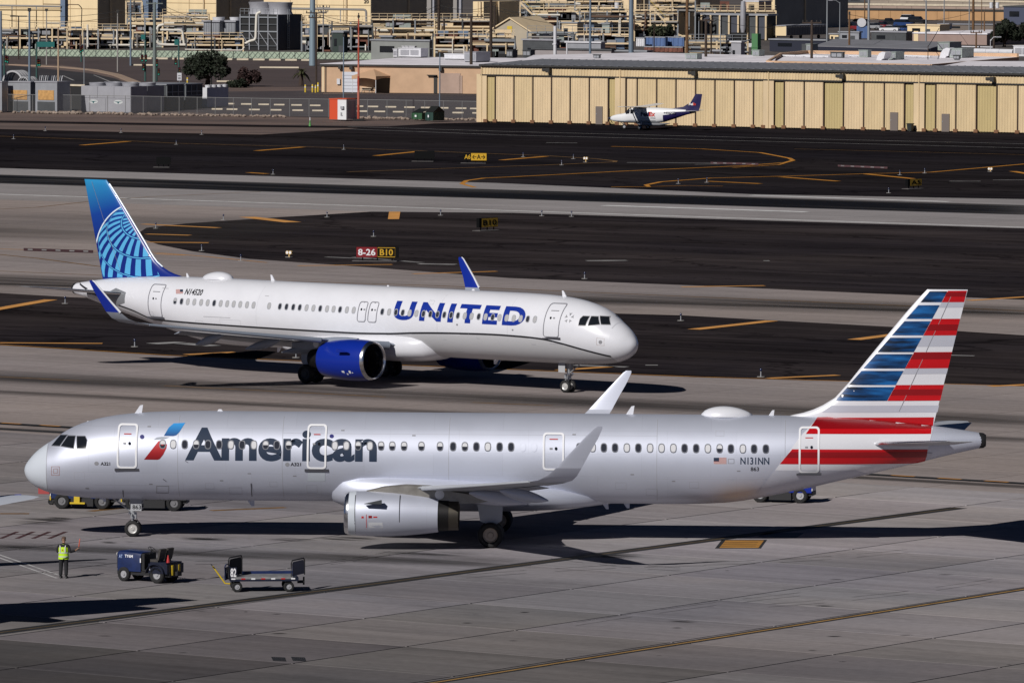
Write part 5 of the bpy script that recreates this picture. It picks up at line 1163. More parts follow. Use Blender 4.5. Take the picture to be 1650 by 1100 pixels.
LN = [(105, 489, 'on the dark asphalt under the white tailplane'), (217, 558.5, 'beneath the wing tip of the white airliner'), (477, 576, 'just short of the blue engine'), (1097, 516.5, 'ahead of the white airliner nose'), (1226, 607, 'on the asphalt edge between both airliners'), (251, 368, 'beside the blue tail fin'),
      (325, 404, 'on the curve behind the white roof dome'), (527, 350, 'along the runway near the orange panel'), (360, 354.5, 'by the tapered yellow bar'), (710, 347, 'along the runway right of the orange panel'), (873, 348, 'along the runway, first of a close pair'), (921, 349, 'along the runway, second of a close pair'),
      (388, 420, 'behind the white roof antenna'), (942, 449, 'on the orange bar over the white cockpit'), (602, 381, 'alone in the dark asphalt field'), (1432, 311, 'past the runway near the shadowed sign'), (1093, 296, 'inside the yellow loop past the runway'), (1139, 294, 'on the yellow taper past the runway'),
      (1450, 282, 'on the yellow line before the hangar'), (924, 256, 'near the gold guard lamps past the runway'), (843, 253, 'at the yellow taper near the arrow sign'), (554, 241, 'on the long yellow line past the runway'), (440, 281, 'past the runway above the white roof'), (22, 224, 'near the end of the long yellow line'),
      (284, 233, 'on the yellow line over the small black sign'), (73, 211, 'on the dirt edge below the orange coolers'), (195, 214, 'on the dirt edge below the grey coolers'), (325, 217, 'on the dirt edge below the last cooler'), (1490, 279, 'beside the pale gold guard lamps'), (905, 266, 'on the lower yellow loop')]
for i, (x, y, tx) in enumerate(LN): edge_light(x, y, label='small taxiway edge light '+tx)
t = thing('marker_post', 'thin green and white marker post on the dirt verge', 'marker post', G(499.5, 203.5), 0)
b = MB(); b.lathe([(0, .16), (.35, .15), (.4, .08), (.75, .07), (.75, .001)], (0, 0, 0), (0, 0, 1), 10); b.build('base', mat('marker_green', (.12, .35, .10), .6), t, 40)
b = MB(); b.lathe([(.75, .06), (1.15, .05), (1.15, .001)], (0, 0, 0), (0, 0, 1), 8); b.build('cap', M_rimw, t, 40)
# ================================================================ BEYOND THE AIRFIELD
HA = R(-31); HX = Vector((math.cos(HA), math.sin(HA), 0)); HY = Vector((-math.sin(HA), math.cos(HA), 0)); CAMP = Vector((0, 0, CH))
def solve(C, d, px):
    k = (px-825)/F; q = C-CAMP
    return (k*q.dot(FW)-q.dot(RT))/(d.dot(RT)-k*d.dot(FW))
M_cream = mat('cream_cladding', (.80, .63, .38), .8, var=.07, scale=.5, stretch=(1, 1, .3))
M_cream2 = mat('pale_cream_cladding', (.74, .58, .37), .8, var=.08, scale=.5)
M_hang = mat('hangar_cladding', (.64, .49, .285), .75, var=.13, scale=.5, stretch=(1, 1, .2))
M_hang2 = mat('hangar_cladding_faded', (.68, .52, .32), .75, var=.13, scale=.5, stretch=(1, 1, .2))
M_hang3 = mat('hangar_cladding_olive', (.51, .40, .19), .75, var=.06, scale=.8, stretch=(1, 1, .2))
M_hroof = mat('hangar_roof_metal', (.30, .305, .325), .55, .2, var=.12, scale=.4)
M_gutter = mat('gutter_dark', (.03, .028, .026), .7)
M_tan = mat('tan_render', (.56, .37, .235), .9, var=.10, scale=.5)
M_tan2 = mat('tan_render_grey', (.42, .30, .24), .9, var=.14, scale=.4)
M_wroof = mat('white_roof_coat', (.82, .78, .82), .8, var=.18, scale=.25)
M_groof = mat('grey_roof_coat', (.22, .22, .24), .8, var=.2, scale=.3)
M_hvac = mat('hvac_white', (.62, .62, .65), .6, var=.08, scale=1.5)
M_hvacg = mat('hvac_grey_green', (.30, .34, .32), .6, var=.1, scale=1.5)
M_grey = mat('galvanised_grey', (.30, .31, .335), .55, .2, var=.12, scale=.8)
M_lgrey = mat('cooler_light_grey', (.34, .34, .37), .55, .1, var=.08, scale=.8)
M_dgrey = mat('equipment_dark_grey', (.06, .065, .07), .6, var=.2, scale=.8)
M_blk2 = mat('equipment_black', (.012, .012, .013), .7)
M_orange = mat('cooler_orange_media', (.50, .28, .10), .85, var=.25, scale=3)
M_pipew = mat('white_pipe', (.70, .66, .58), .5); M_pipec = mat('cream_pipe', (.60, .47, .30), .6, var=.1, scale=1); M_pipeg = mat('grey_pipe', (.33, .31, .29), .5, .2); M_pipeb = mat('brown_pipe', (.14, .08, .05), .7)
M_pblue = mat('blue_grey_cladding', (.13, .18, .26), .6, var=.15, scale=.4, stretch=(1, 1, .2))
M_pole = mat('pole_blue_grey', (.17, .22, .28), .5, .2, var=.1, scale=.6); M_wood = mat('pole_wood', (.045, .03, .022), .9, var=.3, scale=2); M_wood2 = mat('pole_brown_wood', (.14, .075, .035), .9, var=.3, scale=2); M_galv = mat('pole_galvanised', (.30, .32, .34), .5, .3); M_tanp = mat('pole_tan', (.42, .30, .20), .7); M_gpole = mat('signal_green', (.03, .085, .075), .6)
M_wire = mat('chainlink_wire', (.22, .22, .22), .6, .3)
M_rustr = mat('rust_red', (.16, .06, .04), .8, var=.4, scale=1)
M_cont = mat('container_blue', (.08, .14, .30), .6, var=.2, scale=1, stretch=(3, 1, .2))
M_leafd = mat('leaf_dark', (.010, .016, .006), .8, var=.5, scale=1.5); M_leafr = mat('leaf_reddish', (.03, .012, .011), .8, var=.5, scale=1.5); M_leafp = mat('palm_leaf', (.05, .052, .018), .8, var=.4, scale=1.5); M_leafg = mat('leaf_grey_green', (.05, .06, .03), .8, var=.5, scale=1.5)
M_barkk = mat('bark', (.05, .032, .025), .9)
M_stop = mat('wheel_stop_concrete', (.58, .50, .38), .9, var=.15, scale=1.5)
M_boll = mat('bollard_yellow', (.62, .44, .03), .6)
M_dump = mat('dumpster_green', (.022, .085, .035), .6, var=.25, scale=1.2); M_dumpl = mat('dumpster_black_lid', (.012, .014, .013), .6)

def crate(name, label, cat, x0, xm, x1, ytop, ybase=None, Y=None, m=M_cream, group=None, D=None, z0=0.0, part='wall', parent=None):
    C = G(xm, ybase) if ybase is not None else Vector((at(xm, 60, Y).x, Y, 0)); C.z = 0
    zt = at(xm, ytop, C.y).z
    L = abs(solve(C, -HX, x0)); D = D if D else abs(solve(C, HY, x1))
    t = thing(name, label, cat, C, HA, group)
    b = MB(); b.span((-L, 0, z0), (0, D, zt)); w_ = b.build(part, m, t)
    return t, L, D, zt, w_
def trim(t, L, D, zt, m=M_wroof, over=.15, h=.25, name='roof'):
    b = MB(); b.span((-L-over, -over, zt), (over, D+over, zt+h)); return b.build(name, m, t)
def seams(w_, L, zt, nx, zs, m, t=.12, y=-.03, name='panel_seam', D=None):
    b = MB()
    for i in range(1, nx): b.span((-L*i/nx-t/2, y, 0), (-L*i/nx+t/2, .05, zt-.05))
    for z in zs: b.span((-L+.02, y*.8, z-t/2), (-.02, .05, z+t/2))
    if b.v: o = b.build(name, m, w_); o['kind'] = 'stuff'; return o

# ---------------------------------------------------------------- ground of the yards
sheet('yard', [(205, 150), (520, 146), (520, 152), (780, 150), (790, 190), (640, 192), (430, 187), (330, 182), (230, 178)], -.04, M_yard)
sheet('street', [(-60, 104), (20, 106), (95, 113), (150, 119), (186, 127), (222, 141), (-60, 141)], -.04, mat('street_asphalt', (.03, .026, .028), .9, var=.25, scale=.05, world=True))
kb = MB(); kp = [(20, 104.5), (95, 108), (150, 113), (188, 121), (226, 136)]
for a, c in zip(kp, kp[1:]): kb.bar(G(*a, .02), G(*c, .02), 1.6, .15)
k_ = kb.build('kerb', mat('kerb_concrete', (.36, .26, .19), .9)); k_['kind'] = 'structure'
sheet('lot', [(-60, 91), (600, 97), (520, 106), (520, 140), (230, 140), (190, 118), (95, 104), (-60, 101)], -.045, mat('lot_asphalt', (.075, .052, .048), .9, var=.2, scale=.05, world=True))
sheet('street_line', [(100, 122), (103, 122), (121, 130), (117, 130)], -.03, M_gwht); sheet('street_line', [(150, 121), (152, 121), (180, 132), (176, 132)], -.03, M_gwht)
sheet('far_yard', [(-200, -60), (1900, -60), (1900, 100), (600, 95), (-200, 88)], -.05, mat('far_yard_asphalt', (.10, .085, .078), .9, var=.3, scale=.03, world=True))

# ---------------------------------------------------------------- the long cream hangar
P0, P1 = G(776, 196.8), G(1650, 215.5); hd = (P1-P0).normalized(); hn = Vector((-hd.y, hd.x, 0)); HANG = math.atan2(hd.y, hd.x)
H = thing('hangar', 'long cream metal hangar with a row of tall folding door panels', 'hangar', P0, HANG)
def hx(px): return solve(P0, hd, px)
hz = lambda px, py: at(px, py, (P0+hd*hx(px)).y).z
HL = hx(1790); HE = hz(900, 108.5); HD = hz(900, 122.0)
b = MB(); b.span((0, .35, 0), (HL, 24, HE)); b.build('wall', M_hang, H)
b = MB(); b.span((-.1, -.05, HD), (HL, .35, HE)); hdr = b.build('header', M_hang, H)
b = MB(); n = int(HL/.42)
for i in range(n): b.span((i*.42+.05, -.10, HD+.06), (i*.42+.17, -.05, HE-.02))
b.build('header_ribs', M_hang2, hdr)['kind'] = 'stuff'
b = MB(); b.span((-.1, -.16, HD-.16), (HL, .30, HD)); b.build('door_track', M_gutter, H)
b = MB(); b.span((-.2, -.45, HE+.002), (HL, -.05, HE+.22)); b.build('gutter', M_gutter, H)
b = MB(); zr = at(1000, 98.2, (P0+hd*hx(1000)+hn*12).y).z
b.add([(-.25, -.5, HE+.22), (HL, -.5, HE+.22), (HL, 12, zr), (2.6, 12, zr), (-.25, 24.3, HE+.2), (HL, 24.3, HE+.2)], [(0, 1, 2, 3), (3, 2, 5, 4), (0, 3, 4)]); rf = b.build('roof', M_hroof, H)
b = MB(); sl = (zr-HE-.22)/12.5
for i in range(int(HL/1.1)):
    x = .6+i*1.1; y0 = -.5; y1 = 11.9 if x > 2.6 else -.5+12.4*(x+.25)/2.85
    b.bar((x, y0, HE+.245), (x, y1, HE+.245+(y1-y0)*sl), .07, .05)
b.build('roof_ribs', M_grey, rf)['kind'] = 'stuff'
posts = (776.5, 999.5, 1238.5, 1481, 1735)
seam_px = [783, 798, 828, 858.5, 888.6, 918.6, 949.4, 980, 995, 1009, 1026.5, 1058, 1089, 1120.7, 1151.7, 1183, 1214, 1230.5, 1247, 1263.5, 1295.5, 1327, 1359, 1391.5, 1424.5, 1457, 1473, 1489.6, 1507.6, 1540, 1573, 1606, 1639.6, 1672, 1705, 1728]
olive = {980, 1247, 1327, 1457, 1489.6, 1573, 783}
pan_cache = {}
for a, c in zip(seam_px, seam_px[1:]):
    if any(a < q < c for q in posts): continue
    x0, x1 = hx(a)+.10, hx(c)-.06; wd = x1-x0; m = M_hang3 if a in olive else (M_hang2 if rnd.random() < .6 else M_hang)
    b = MB(); b.span((0, 0, .12), (wd, .10, HD-.17)); n = max(3, int(wd/.36))
    for i in range(n): b.prism([((i+.32)*wd/n, 0, .14), ((i+.40)*wd/n, -.035, .14), ((i+.60)*wd/n, -.035, .14), ((i+.68)*wd/n, 0, .14)], (0, 0, HD-.34))
    b.build('door_panel', m, H, loc=(x0, .02+(.16 if a in olive else 0), 0))
for a in seam_px:
    x = hx(a); b = MB(); b.span((x-.09, -.05, .1), (x+.05, .20, HD-.165)); b.build('panel_gap', mat('seam_brown', (.045, .022, .014), .8), H)
    b = MB(); b.span((x-.30, -.22, 0), (x+.26, -.02, .40)); b.build('roller', mat('roller_brown', (.20, .095, .045), .8), H)
for q in posts:
    x = hx(q); b = MB(); b.span((x-.75, -.12, 0), (x+.75, .34, HD+.02)); po = b.build('post', M_hang2, H); b = MB(); b.span((x-.06, -.20, 0), (x+.06, -.10, HE-.1)); b.build('downpipe', M_hang, po)
for x0, x1, yt in ((960, 971, 171.5), (1434.5, 1447, 181), (1517.5, 1530, 183.5)):
    a, c = hx(x0), hx(x1); b = MB(); b.span((a, -.10, .03), (c, .06, hz(x0, yt))); dr = b.build('door', mat('door_grey_brown', (.17, .14, .125), .7), H)
    b = MB(); b.span((a+.08, -.13, hz(x0, yt)*.55), (a+.2, -.10, hz(x0, yt)*.6)); b.build('handle', M_galv, dr)
for q, yq in ((886, 113.5), (1121, 118.5), (1359, 123.5), (1601, 128)):
    x = hx(q); z = hz(q, yq); b = MB(); b.span((x-.28, -.75, z-.3), (x+.28, -.1, z+.3)); b.span((x-1.1, -.2, z-.1), (x-.5, -.08, z+.25)); b.build('wall_lamp', M_gutter, H)
# trash bin
p = P0+hd*hx(1472)-hn*1.0; t = thing('trash_bin', 'black wheeled trash bin against the hangar doors', 'trash bin', p, HANG)
b = MB(); b.loft([[(-.33*s, -.36*s, z), (.33*s, -.36*s, z), (.33*s, .36*s, z), (-.33*s, .36*s, z)] for z, s in ((.08, .8), (.95, 1.0))]); b.build('bin', mat('bin_black', (.016, .022, .022), .6), t)
b = MB(); b.box((0, .02, 1.0), (.76, .86, .08)); b.tube([(-.3, .42, .96), (.3, .42, .96)], .03, 6); b.build('lid', M_dumpl, t)
for y in (-.26, .26): vwheel(t, (y, .3, .1), .1, .06, M_frame, (1, 0, 0))

# ---------------------------------------------------------------- small cargo aircraft
M_purple = mat('purple_paint', (.013, .009, .065), .35); M_wht2 = mat('cargo_white_paint', (.76, .76, .77), .35); M_cgrey = mat('cargo_grey_belly', (.42, .43, .45), .4)
cg = G(1006, 208); CY = R(180-20)
K = thing('small_plane', 'small white high wing propeller plane with purple tail parked at the hangar', 'airplane', cg, CY); K.scale = (.97, .97, .96)
# local: nose towards +x; nose gear at the origin
ks = [(1.95, 1.42, 1.42, .02), (1.85, 1.62, 1.20, .25), (1.5, 1.80, 1.02, .42), (.8, 1.98, .92, .56), (.2, 2.06, .86, .66), (-.3, 2.2, .84, .72), (-.9, 2.78, .82, .78), (-1.5, 2.92, .82, .80), (-4.6, 2.92, .84, .80), (-5.6, 2.88, 1.0, .76), (-7.0, 2.80, 1.45, .56), (-8.6, 2.68, 2.0, .30), (-9.9, 2.62, 2.3, .10)]
secs = []
for x, zt, zb, hw in ks:
    zc, h = (zt+zb)/2, (zt-zb)/2; secs.append([(x, hw*math.copysign(abs(math.cos(2*math.pi*k/24))**.7, math.cos(2*math.pi*k/24)), zc+h*math.copysign(abs(math.sin(2*math.pi*k/24))**.7, math.sin(2*math.pi*k/24))) for k in range(24)])
b = MB(); b.loft(secs); b.m = []
for f in b.f:
    c = sum((Vector(b.v[i]) for i in f), Vector())/len(f)
    b.m.append(1 if (c.x < -5.4 and c.z < 2.75+(c.x+5.4)*-.02-(c.x+9.0)*.28) else (2 if c.z < 1.16 and c.x < .6 else 0))
b.build('fuselage', [M_wht2, M_purple, M_cgrey], K, 40)
b = MB(); secs = []
for y, x0, c, z, th in ((-7.9, -1.75, 1.15, 3.22, .05), (-7.6, -1.6, 1.3, 3.2, .08), (-3.6, -1.35, 1.75, 3.05, .12), (0, -1.25, 1.95, 2.98, .14), (3.6, -1.35, 1.75, 3.05, .12), (7.6, -1.6, 1.3, 3.2, .08), (7.9, -1.75, 1.15, 3.22, .05)):
    secs.append([(-q[0]-0, y, q[2]) if False else (q[0], q[1], q[2]) for q in airfoil(-x0, c, y, z, th)])
b.loft(secs); b.build('wing', M_wht2, K, 40)
for sd in (1, -1):
    b = MB(); b.tube([(-1.9, .72*sd, 1.05), (-2.2, 4.0*sd, 3.0)], [.08, .06], 6); b.build('wing_strut', M_cgrey, K, 40)
    b = MB(); b.loft([airfoil(9.0, 1.3, .1*sd, 2.55, .06), airfoil(9.35, .8, 3.0*sd, 2.6, .03)]); b.build('tailplane', M_wht2, K, 40)
    b = MB(); b.tube([(-2.6, .6*sd, .95), (-2.75, 1.55*sd, .38)], [.10, .07], 8); b.build('gear_leg', M_wht2, K, 40); vwheel(K, (-2.75, 1.62*sd, .33), .33, .22, M_cgrey)
    b = MB(); b.prism([(-.42, .742*sd, 2.05), (-.95, .775*sd, 2.1), (-.98, .775*sd, 2.62), (-.72, .75*sd, 2.58)], (0, .03*sd, 0)); b.prism([(-1.1, .80*sd, 2.1), (-1.55, .81*sd, 2.1), (-1.55, .81*sd, 2.64), (-1.1, .80*sd, 2.64)], (0, .025*sd, 0)); b.build('cockpit_window', M_glass, K)['kind'] = 'stuff'
b = MB(); b.prism([(-.36, -.6, 2.16), (-.36, .6, 2.16), (-.86, .66, 2.74), (-.86, -.66, 2.74)], (.03, 0, .03)); b.build('windscreen', M_glass, K)
b = MB(); secs = []
for z, x0, c in ((2.5, 8.0, 2.3), (3.0, 8.75, 1.75), (3.5, 9.1, 1.5), (4.75, 9.85, .95), (4.8, 9.9, .8)):
    secs.append([(-(x0+c*t_), .07*math.sin(math.pi*min(1, t_*1.4+.08))*s_, z) for t_, s_ in ((0, 0), (.2, 1), (.5, 1), (1, .2), (1, -.2), (.5, -1), (.2, -1))])
b.loft(secs); fn = b.build('tail_fin', M_purple, K, 40)
b = MB(); b.loft([[(x, hw, zt-.06), (x, -hw, zt-.06), (x, -.03, zt+hh), (x, .03, zt+hh)] for x, zt, hw, hh in ((-6.6, 2.82, .05, .0), (-8.2, 2.70, .10, .38), (-8.9, 2.66, .07, .85))]); b.build('dorsal_fin', M_purple, K, 30)
b = MB(); b.lathe([(0, .24), (.2, .19), (.38, .05), (.4, .002)], (1.9, 0, 1.4), (1, 0, 0), 14); b.build('spinner', M_lip, K, 40)
b = MB()
for k in range(3):
    a = R(90+120*k); d = Vector((0, math.cos(a), math.sin(a))); n = Vector((0, -math.sin(a), math.cos(a))); c = Vector((2.05, 0, 1.4))
    b.prism([c+d*.15+n*.07, c+d*1.3+n*.06, c+d*1.33-n*.05, c+d*.15-n*.07], (.03, 0, 0))
b.build('propeller', M_blk2, K)['kind'] = 'stuff'
b = MB(); b.tube([(.1, 0, 1.0), (0, 0, .38)], .07, 8); b.tube([(.6, 0, 1.0), (.05, 0, .55)], .04, 6); b.build('nose_gear', M_rimal, K, 40); vwheel(K, (0, 0, .32), .32, .2, M_hub)
b = MB(); b.loft([[(x, hw*math.cos(math.pi*k/8), .86-dz*math.sin(math.pi*k/8)) for k in range(9)] for x, hw, dz in ((-1.6, .1, .05), (-2.2, .55, .4), (-5.0, .55, .42), (-6.4, .1, .05))]); b.build('cargo_pod', M_cgrey, K, 40)
for txt, x, z, wd, ht, m in (('Fed', -2.55, 1.75, 1.15, .62, M_purple), ('Ex', -3.72, 1.75, .85, .62, mat('logo_orange_red', (.55, .03, .015), .5)), ('EXPRESS', -3.9, 1.48, .7, .12, M_greyt), ('N980FE', -5.75, 2.18, 1.55, .26, M_greyt)):
    board_text(txt, (x, .825, z), (-1, 0, 0), (0, 0, 1), wd, ht, m, K, bold=.04)
for txt, x, wd, m in (('Fed', -9.05, .52, M_wht2), ('Ex', -9.58, .42, mat('logo_orange_red', (.5, .03, .02), .5))): board_text(txt, (x, .115, 3.28), (-1, 0, 0), (0, 0, 1), wd, .34, m, fn, bold=.04)

# ---------------------------------------------------------------- cabin, mast, dumpsters
t, L, D, zt, w_ = crate('equipment_cabin', 'small cabin painted orange red and white beside the red mast', 'cabin', 531, 558, 571, 160.5, 195, m=mat('cabin_white', (.72, .72, .74), .6), D=2.6, z0=.15)
b = MB(); b.span((-L-.01, -.012, .16), (-L*.52, D*.02, zt-.02)); b.build('orange_panel', mat('cabin_orange', (.62, .07, .02), .55), t)
b = MB(); b.span((.0, .35, .3), (.02, D-.35, zt-.2)); b.build('side_door', mat('cabin_grey', (.35, .36, .40), .6), t)
b = MB(); b.span((-L*.30, -.25, zt*.55), (-L*.12, -.01, zt*.68)); b.build('wall_unit', M_lgrey, t); trim(t, L, D, zt, mat('cabin_orange_roof', (.6, .10, .04), .6), .08, .1)
board_text('8L', (-L*.34, -.03, zt*.22), (1, 0, 0), (0, 0, 1), .35, .5, M_greyt, t)
p = G(577.5, 194.5); k = F/p.y
t = thing('radio_mast', 'tall thin mast with red and pink bands beside the cabin', 'mast', p)
zt = at(577.5, 31, p.y).z; b = MB(); b.box((0, 0, .12), (1.4, 1.4, .24)); b.build('footing', M_blk2, t)
for i in range(7):
    b = MB(); b.tube([(0, 0, .2+(zt-.2)*i/7), (0, 0, .2+(zt-.2)*(i+1)/7)], .17-.013*i, 8); b.build('mast_section', mat('mast_red', (.42, .06, .03), .6) if i % 2 == 0 else mat('mast_pink', (.50, .16, .11), .6), t, 40)
b = MB(); b.tube([(0, 0, zt), (0, 0, zt+.8)], .08, 6); b.lathe([(0, .02), (.1, .16), (.35, .16), (.45, .02)], (0, 0, zt+.1), (0, 0, 1), 10); b.build('beacon', M_blk2, t, 40)
def dumpster(label, x0, xm, x1, ytop, yb, peaked, m):
    t, L, D, zt, w_ = crate('dumpster', label, 'dumpster', x0, xm, x1, ytop, yb, m=m, z0=.15, part='bin', group=None)
    if peaked:
        b = MB(); b.prism([(-L-.05, -.05, zt), (-L-.05, D*.5, zt+.75), (-L-.05, D+.05, zt)], (L+.1, 0, 0)); b.build('lid', M_dumpl, t)
    else:
        b = MB(); b.add([(-L-.05, -.05, zt), (.05, -.05, zt), (.05, D, zt+.5), (-L-.05, D, zt+.5)], [(0, 1, 2, 3)]); b.build('lid', M_dumpl, t)
    b = MB(); [b.span((-L*f-.06, -.07, .2), (-L*f+.06, -.005, zt-.1)) for f in (.02, .5, .98)]; b.build('rib', m, t)['kind'] = 'stuff'
    b = MB(); b.span((-L*.72, -.04, zt*.45), (-L*.55, -.01, zt*.7)); b.build('sticker', M_rimw, t)
dumpster('low green dumpster with sloped lid beside the black peaked one', 664, 680, 692, 182, 194.5, False, M_dump)
dumpster('tall dark green dumpster with a peaked black lid by the hangar', 686, 698, 716, 181, 196.5, True, mat('dumpster_dark_green', (.012, .045, .035), .6))

# ---------------------------------------------------------------- wheel stops, bollards, fence, stones
st0 = None; ns = 0
ORD = ['first', 'second', 'third', 'fourth', 'fifth', 'sixth', 'seventh', 'eighth', 'ninth', 'tenth', 'eleventh']
def WS(row, i):
    n_ = 6
    return (ORD[n_-1-i]+' wheel stop from the cabin towards the chillers, ' if i < n_ else ORD[i-n_]+' wheel stop from the cabin towards the hangar, ')+('row by the driveway' if row == 0 else 'row by the stones')
rows = [([369, 397, 425, 450, 478, 508, 577, 601, 630, 660, 687, 714, 743, 766], 168, 176.5), ([350, 374, 410, 445, 480, 512, 583, 612, 642, 680, 706, 738, 770], 177, 183.5)]
for ri, (xs, ya, yb_) in enumerate(rows):
    for x in xs:
        y = ya+(yb_-ya)*(x-350)/430.0; p = G(x, y)
        if st0 is None:
            b = MB(); b.prism([(-.75, -.14, 0), (.75, -.14, 0), (.75, -.08, .2), (-.75, -.08, .2)], (0, .22, 0)); st0 = b.build('wheel_stop', M_stop); o = st0
        else: o = st0.copy(); COL.objects.link(o)
        o.location = p; o.rotation_euler = (0, 0, R(-6)); tag(o, WS(ri, xs.index(x)), 'wheel stop', 'wheel stops in the yard by the cabin')
for i_, (x, y) in enumerate([(235+i*26, 95.6+i*.28) for i in range(11)]):
    o = st0.copy(); COL.objects.link(o); o.location = G(x, y); o.scale = (1.4, 1, 1.6); o.rotation_euler = (0, 0, R(-6)); tag(o, ORD[i_]+' wheel stop along the pale green screen fence, counted from the signal poles', 'wheel stop', 'wheel stops along the screen fence')
for x, y, l_ in ((372, 132.5, 3), (392, 132.8, 3), (450, 110, 4.5), (230, 106, 3)): 
    o = st0.copy(); COL.objects.link(o); o.location = G(x, y); o.scale = (l_, 1, 1.2); o.rotation_euler = (0, 0, R(-6)); tag(o, {372: 'tan kerb bar just beneath the round dark tree', 392: 'tan kerb bar between round tree and reddish bush', 450: 'long tan kerb bar beside the small palm', 230: 'tan kerb bar by the signal poles left of the round tree'.replace('left of', 'near')}[x], 'kerb bar')
bo = None
for x, yt, yb_, lb in ((492, 136.5, 149, 'yellow bollard at the palm, standing apart from the close trio'), (503.5, 136, 149, 'first yellow bollard of the close trio by the wooden pole'), (508.5, 137, 149.5, 'middle yellow bollard of the close trio by the wooden pole'), (512.5, 133, 148.5, 'last yellow bollard of the close trio by the tan building corner'), (550, 131, 147.5, 'tall yellow bollard before the white roller door'), (746.5, 137, 150, 'yellow bollard by the dark pole near the hangar end'), (302, 125, 137, 'pale yellow bollard under the round dark tree')):
    p = G(x, yb_); h_ = (yb_-yt)*p.y/F
    t = thing('bollard', lb, 'bollard', p, 0, 'yellow bollards by the tan building')
    b = MB(); b.lathe([(0, .13), (h_-.1, .13), (h_, .06), (h_, .001)], (0, 0, 0), (0, 0, 1), 10); b.build('post', M_boll, t, 40); b = MB(); b.lathe([(h_*.6, .135), (h_*.75, .135)], (0, 0, 0), (0, 0, 1), 10); b.build('band', M_wht, t, 40)
p = G(757, 150); t = thing('kerb', 'yellow painted kerb at the end of the hangar', 'kerb', p, HANG); b = MB(); b.span((-1.2, -.3, 0), (2.2, .3, .2)); b.build('kerb_stone', M_boll, t)

def fence(label, pix, h_, n, m_mesh=None):
    pts = [G(*q) for q in pix]; t = thing('chainlink_fence', label, 'fence', pts[0])
    o_ = pts[0]; segs = list(zip(pts, pts[1:])); tot = sum((c-a).length for a, c in segs); post = None
    for i in range(n):
        d = tot*i/(n-1)
        for a, c in segs:
            L_ = (c-a).length
            if d <= L_+1e-4: q = a+(c-a)*(d/L_)-o_; break
            d -= L_
        if post is None: b = MB(); b.tube([(0, 0, 0), (0, 0, h_+.05)], .045, 6); post = b.build('post', M_wire, t, 40, loc=q)
        else: same(post, 'post', t, q)
    b = MB()
    for a, c in segs: b.tube([a-o_+Vector((0, 0, h_)), c-o_+Vector((0, 0, h_))], .035, 6)
    b.build('rail', M_wire, t, 40)
    m = bpy.data.materials.get('wire_netting') or bpy.data.materials.new('wire_netting'); m.use_nodes = True; bs = m.node_tree.nodes['Principled BSDF']; bs.inputs['Base Color'].default_value = (.2, .2, .2, 1); bs.inputs['Alpha'].default_value = .13
    b = MB()
    for a, c in segs: a2, c2 = a-o_, c-o_; b.add([a2+Vector((0, 0, .05)), c2+Vector((0, 0, .05)), c2+Vector((0, 0, h_)), a2+Vector((0, 0, h_))], [(0, 1, 2, 3)])
    b.build('netting', m, t, fix=False); return t
fence('long chainlink fence in front of the cooling units and the yard', [(-40, 180), (130, 182), (420, 187.5), (640, 190.5), (775, 193)], 2.4, 28)
b = MB()
for i in range(420):
    x = rnd.choice([rnd.uniform(60, 130), rnd.uniform(125, 460), rnd.uniform(580, 775)]) if i > 60 else rnd.uniform(0, 460); y = 182.6+(x-130)*.0168+rnd.uniform(-.6, 1.4); p = G(x, y); s = rnd.uniform(.12, .34)
    b.lathe([(-.02, s*.8), (s*.4, s), (s*.8, s*.5), (s*.85, .01)], p, (rnd.uniform(-.3, .3), rnd.uniform(-.3, .3), 1), 6)
b.build('stones', mat('verge_stone', (.30, .235, .19), .95, var=.45, scale=1.5, world=True))['kind'] = 'stuff'

# ---------------------------------------------------------------- cooling units behind the fence
def cooler(label, x0, xm, x1, yt, yb, orange, D=None):
    t, L, D, zt, w_ = crate('cooling_unit', label, 'cooling unit', x0, xm, x1, yt, yb, m=M_grey, D=D)
    b = MB(); b.span((-L*.86, -.08, zt*(.42 if orange else .3)), (-L*.14, .02, zt*.74)); b.build('filter_panel', M_orange if orange else M_lgrey, t)
    b = MB(); b.span((-L*.9, -.05, .1), (-L*.1, .02, zt*.36)); b.build('lower_panel', M_dgrey, t); trim(t, L, D, zt, M_lgrey, .1, .15, 'top_plate'); return t
cooler('grey cooling unit cut by the picture edge with tan filter panel', -30, 3, 12, 133, 181, True)
cooler('grey cooling unit with orange filter panel behind the pipe rack', 13, 49, 58, 133.5, 181, True, 3.0)
cooler('grey cooling unit with orange filter panel next to the big pale cooler', 57, 92, 113, 133.5, 182, True)
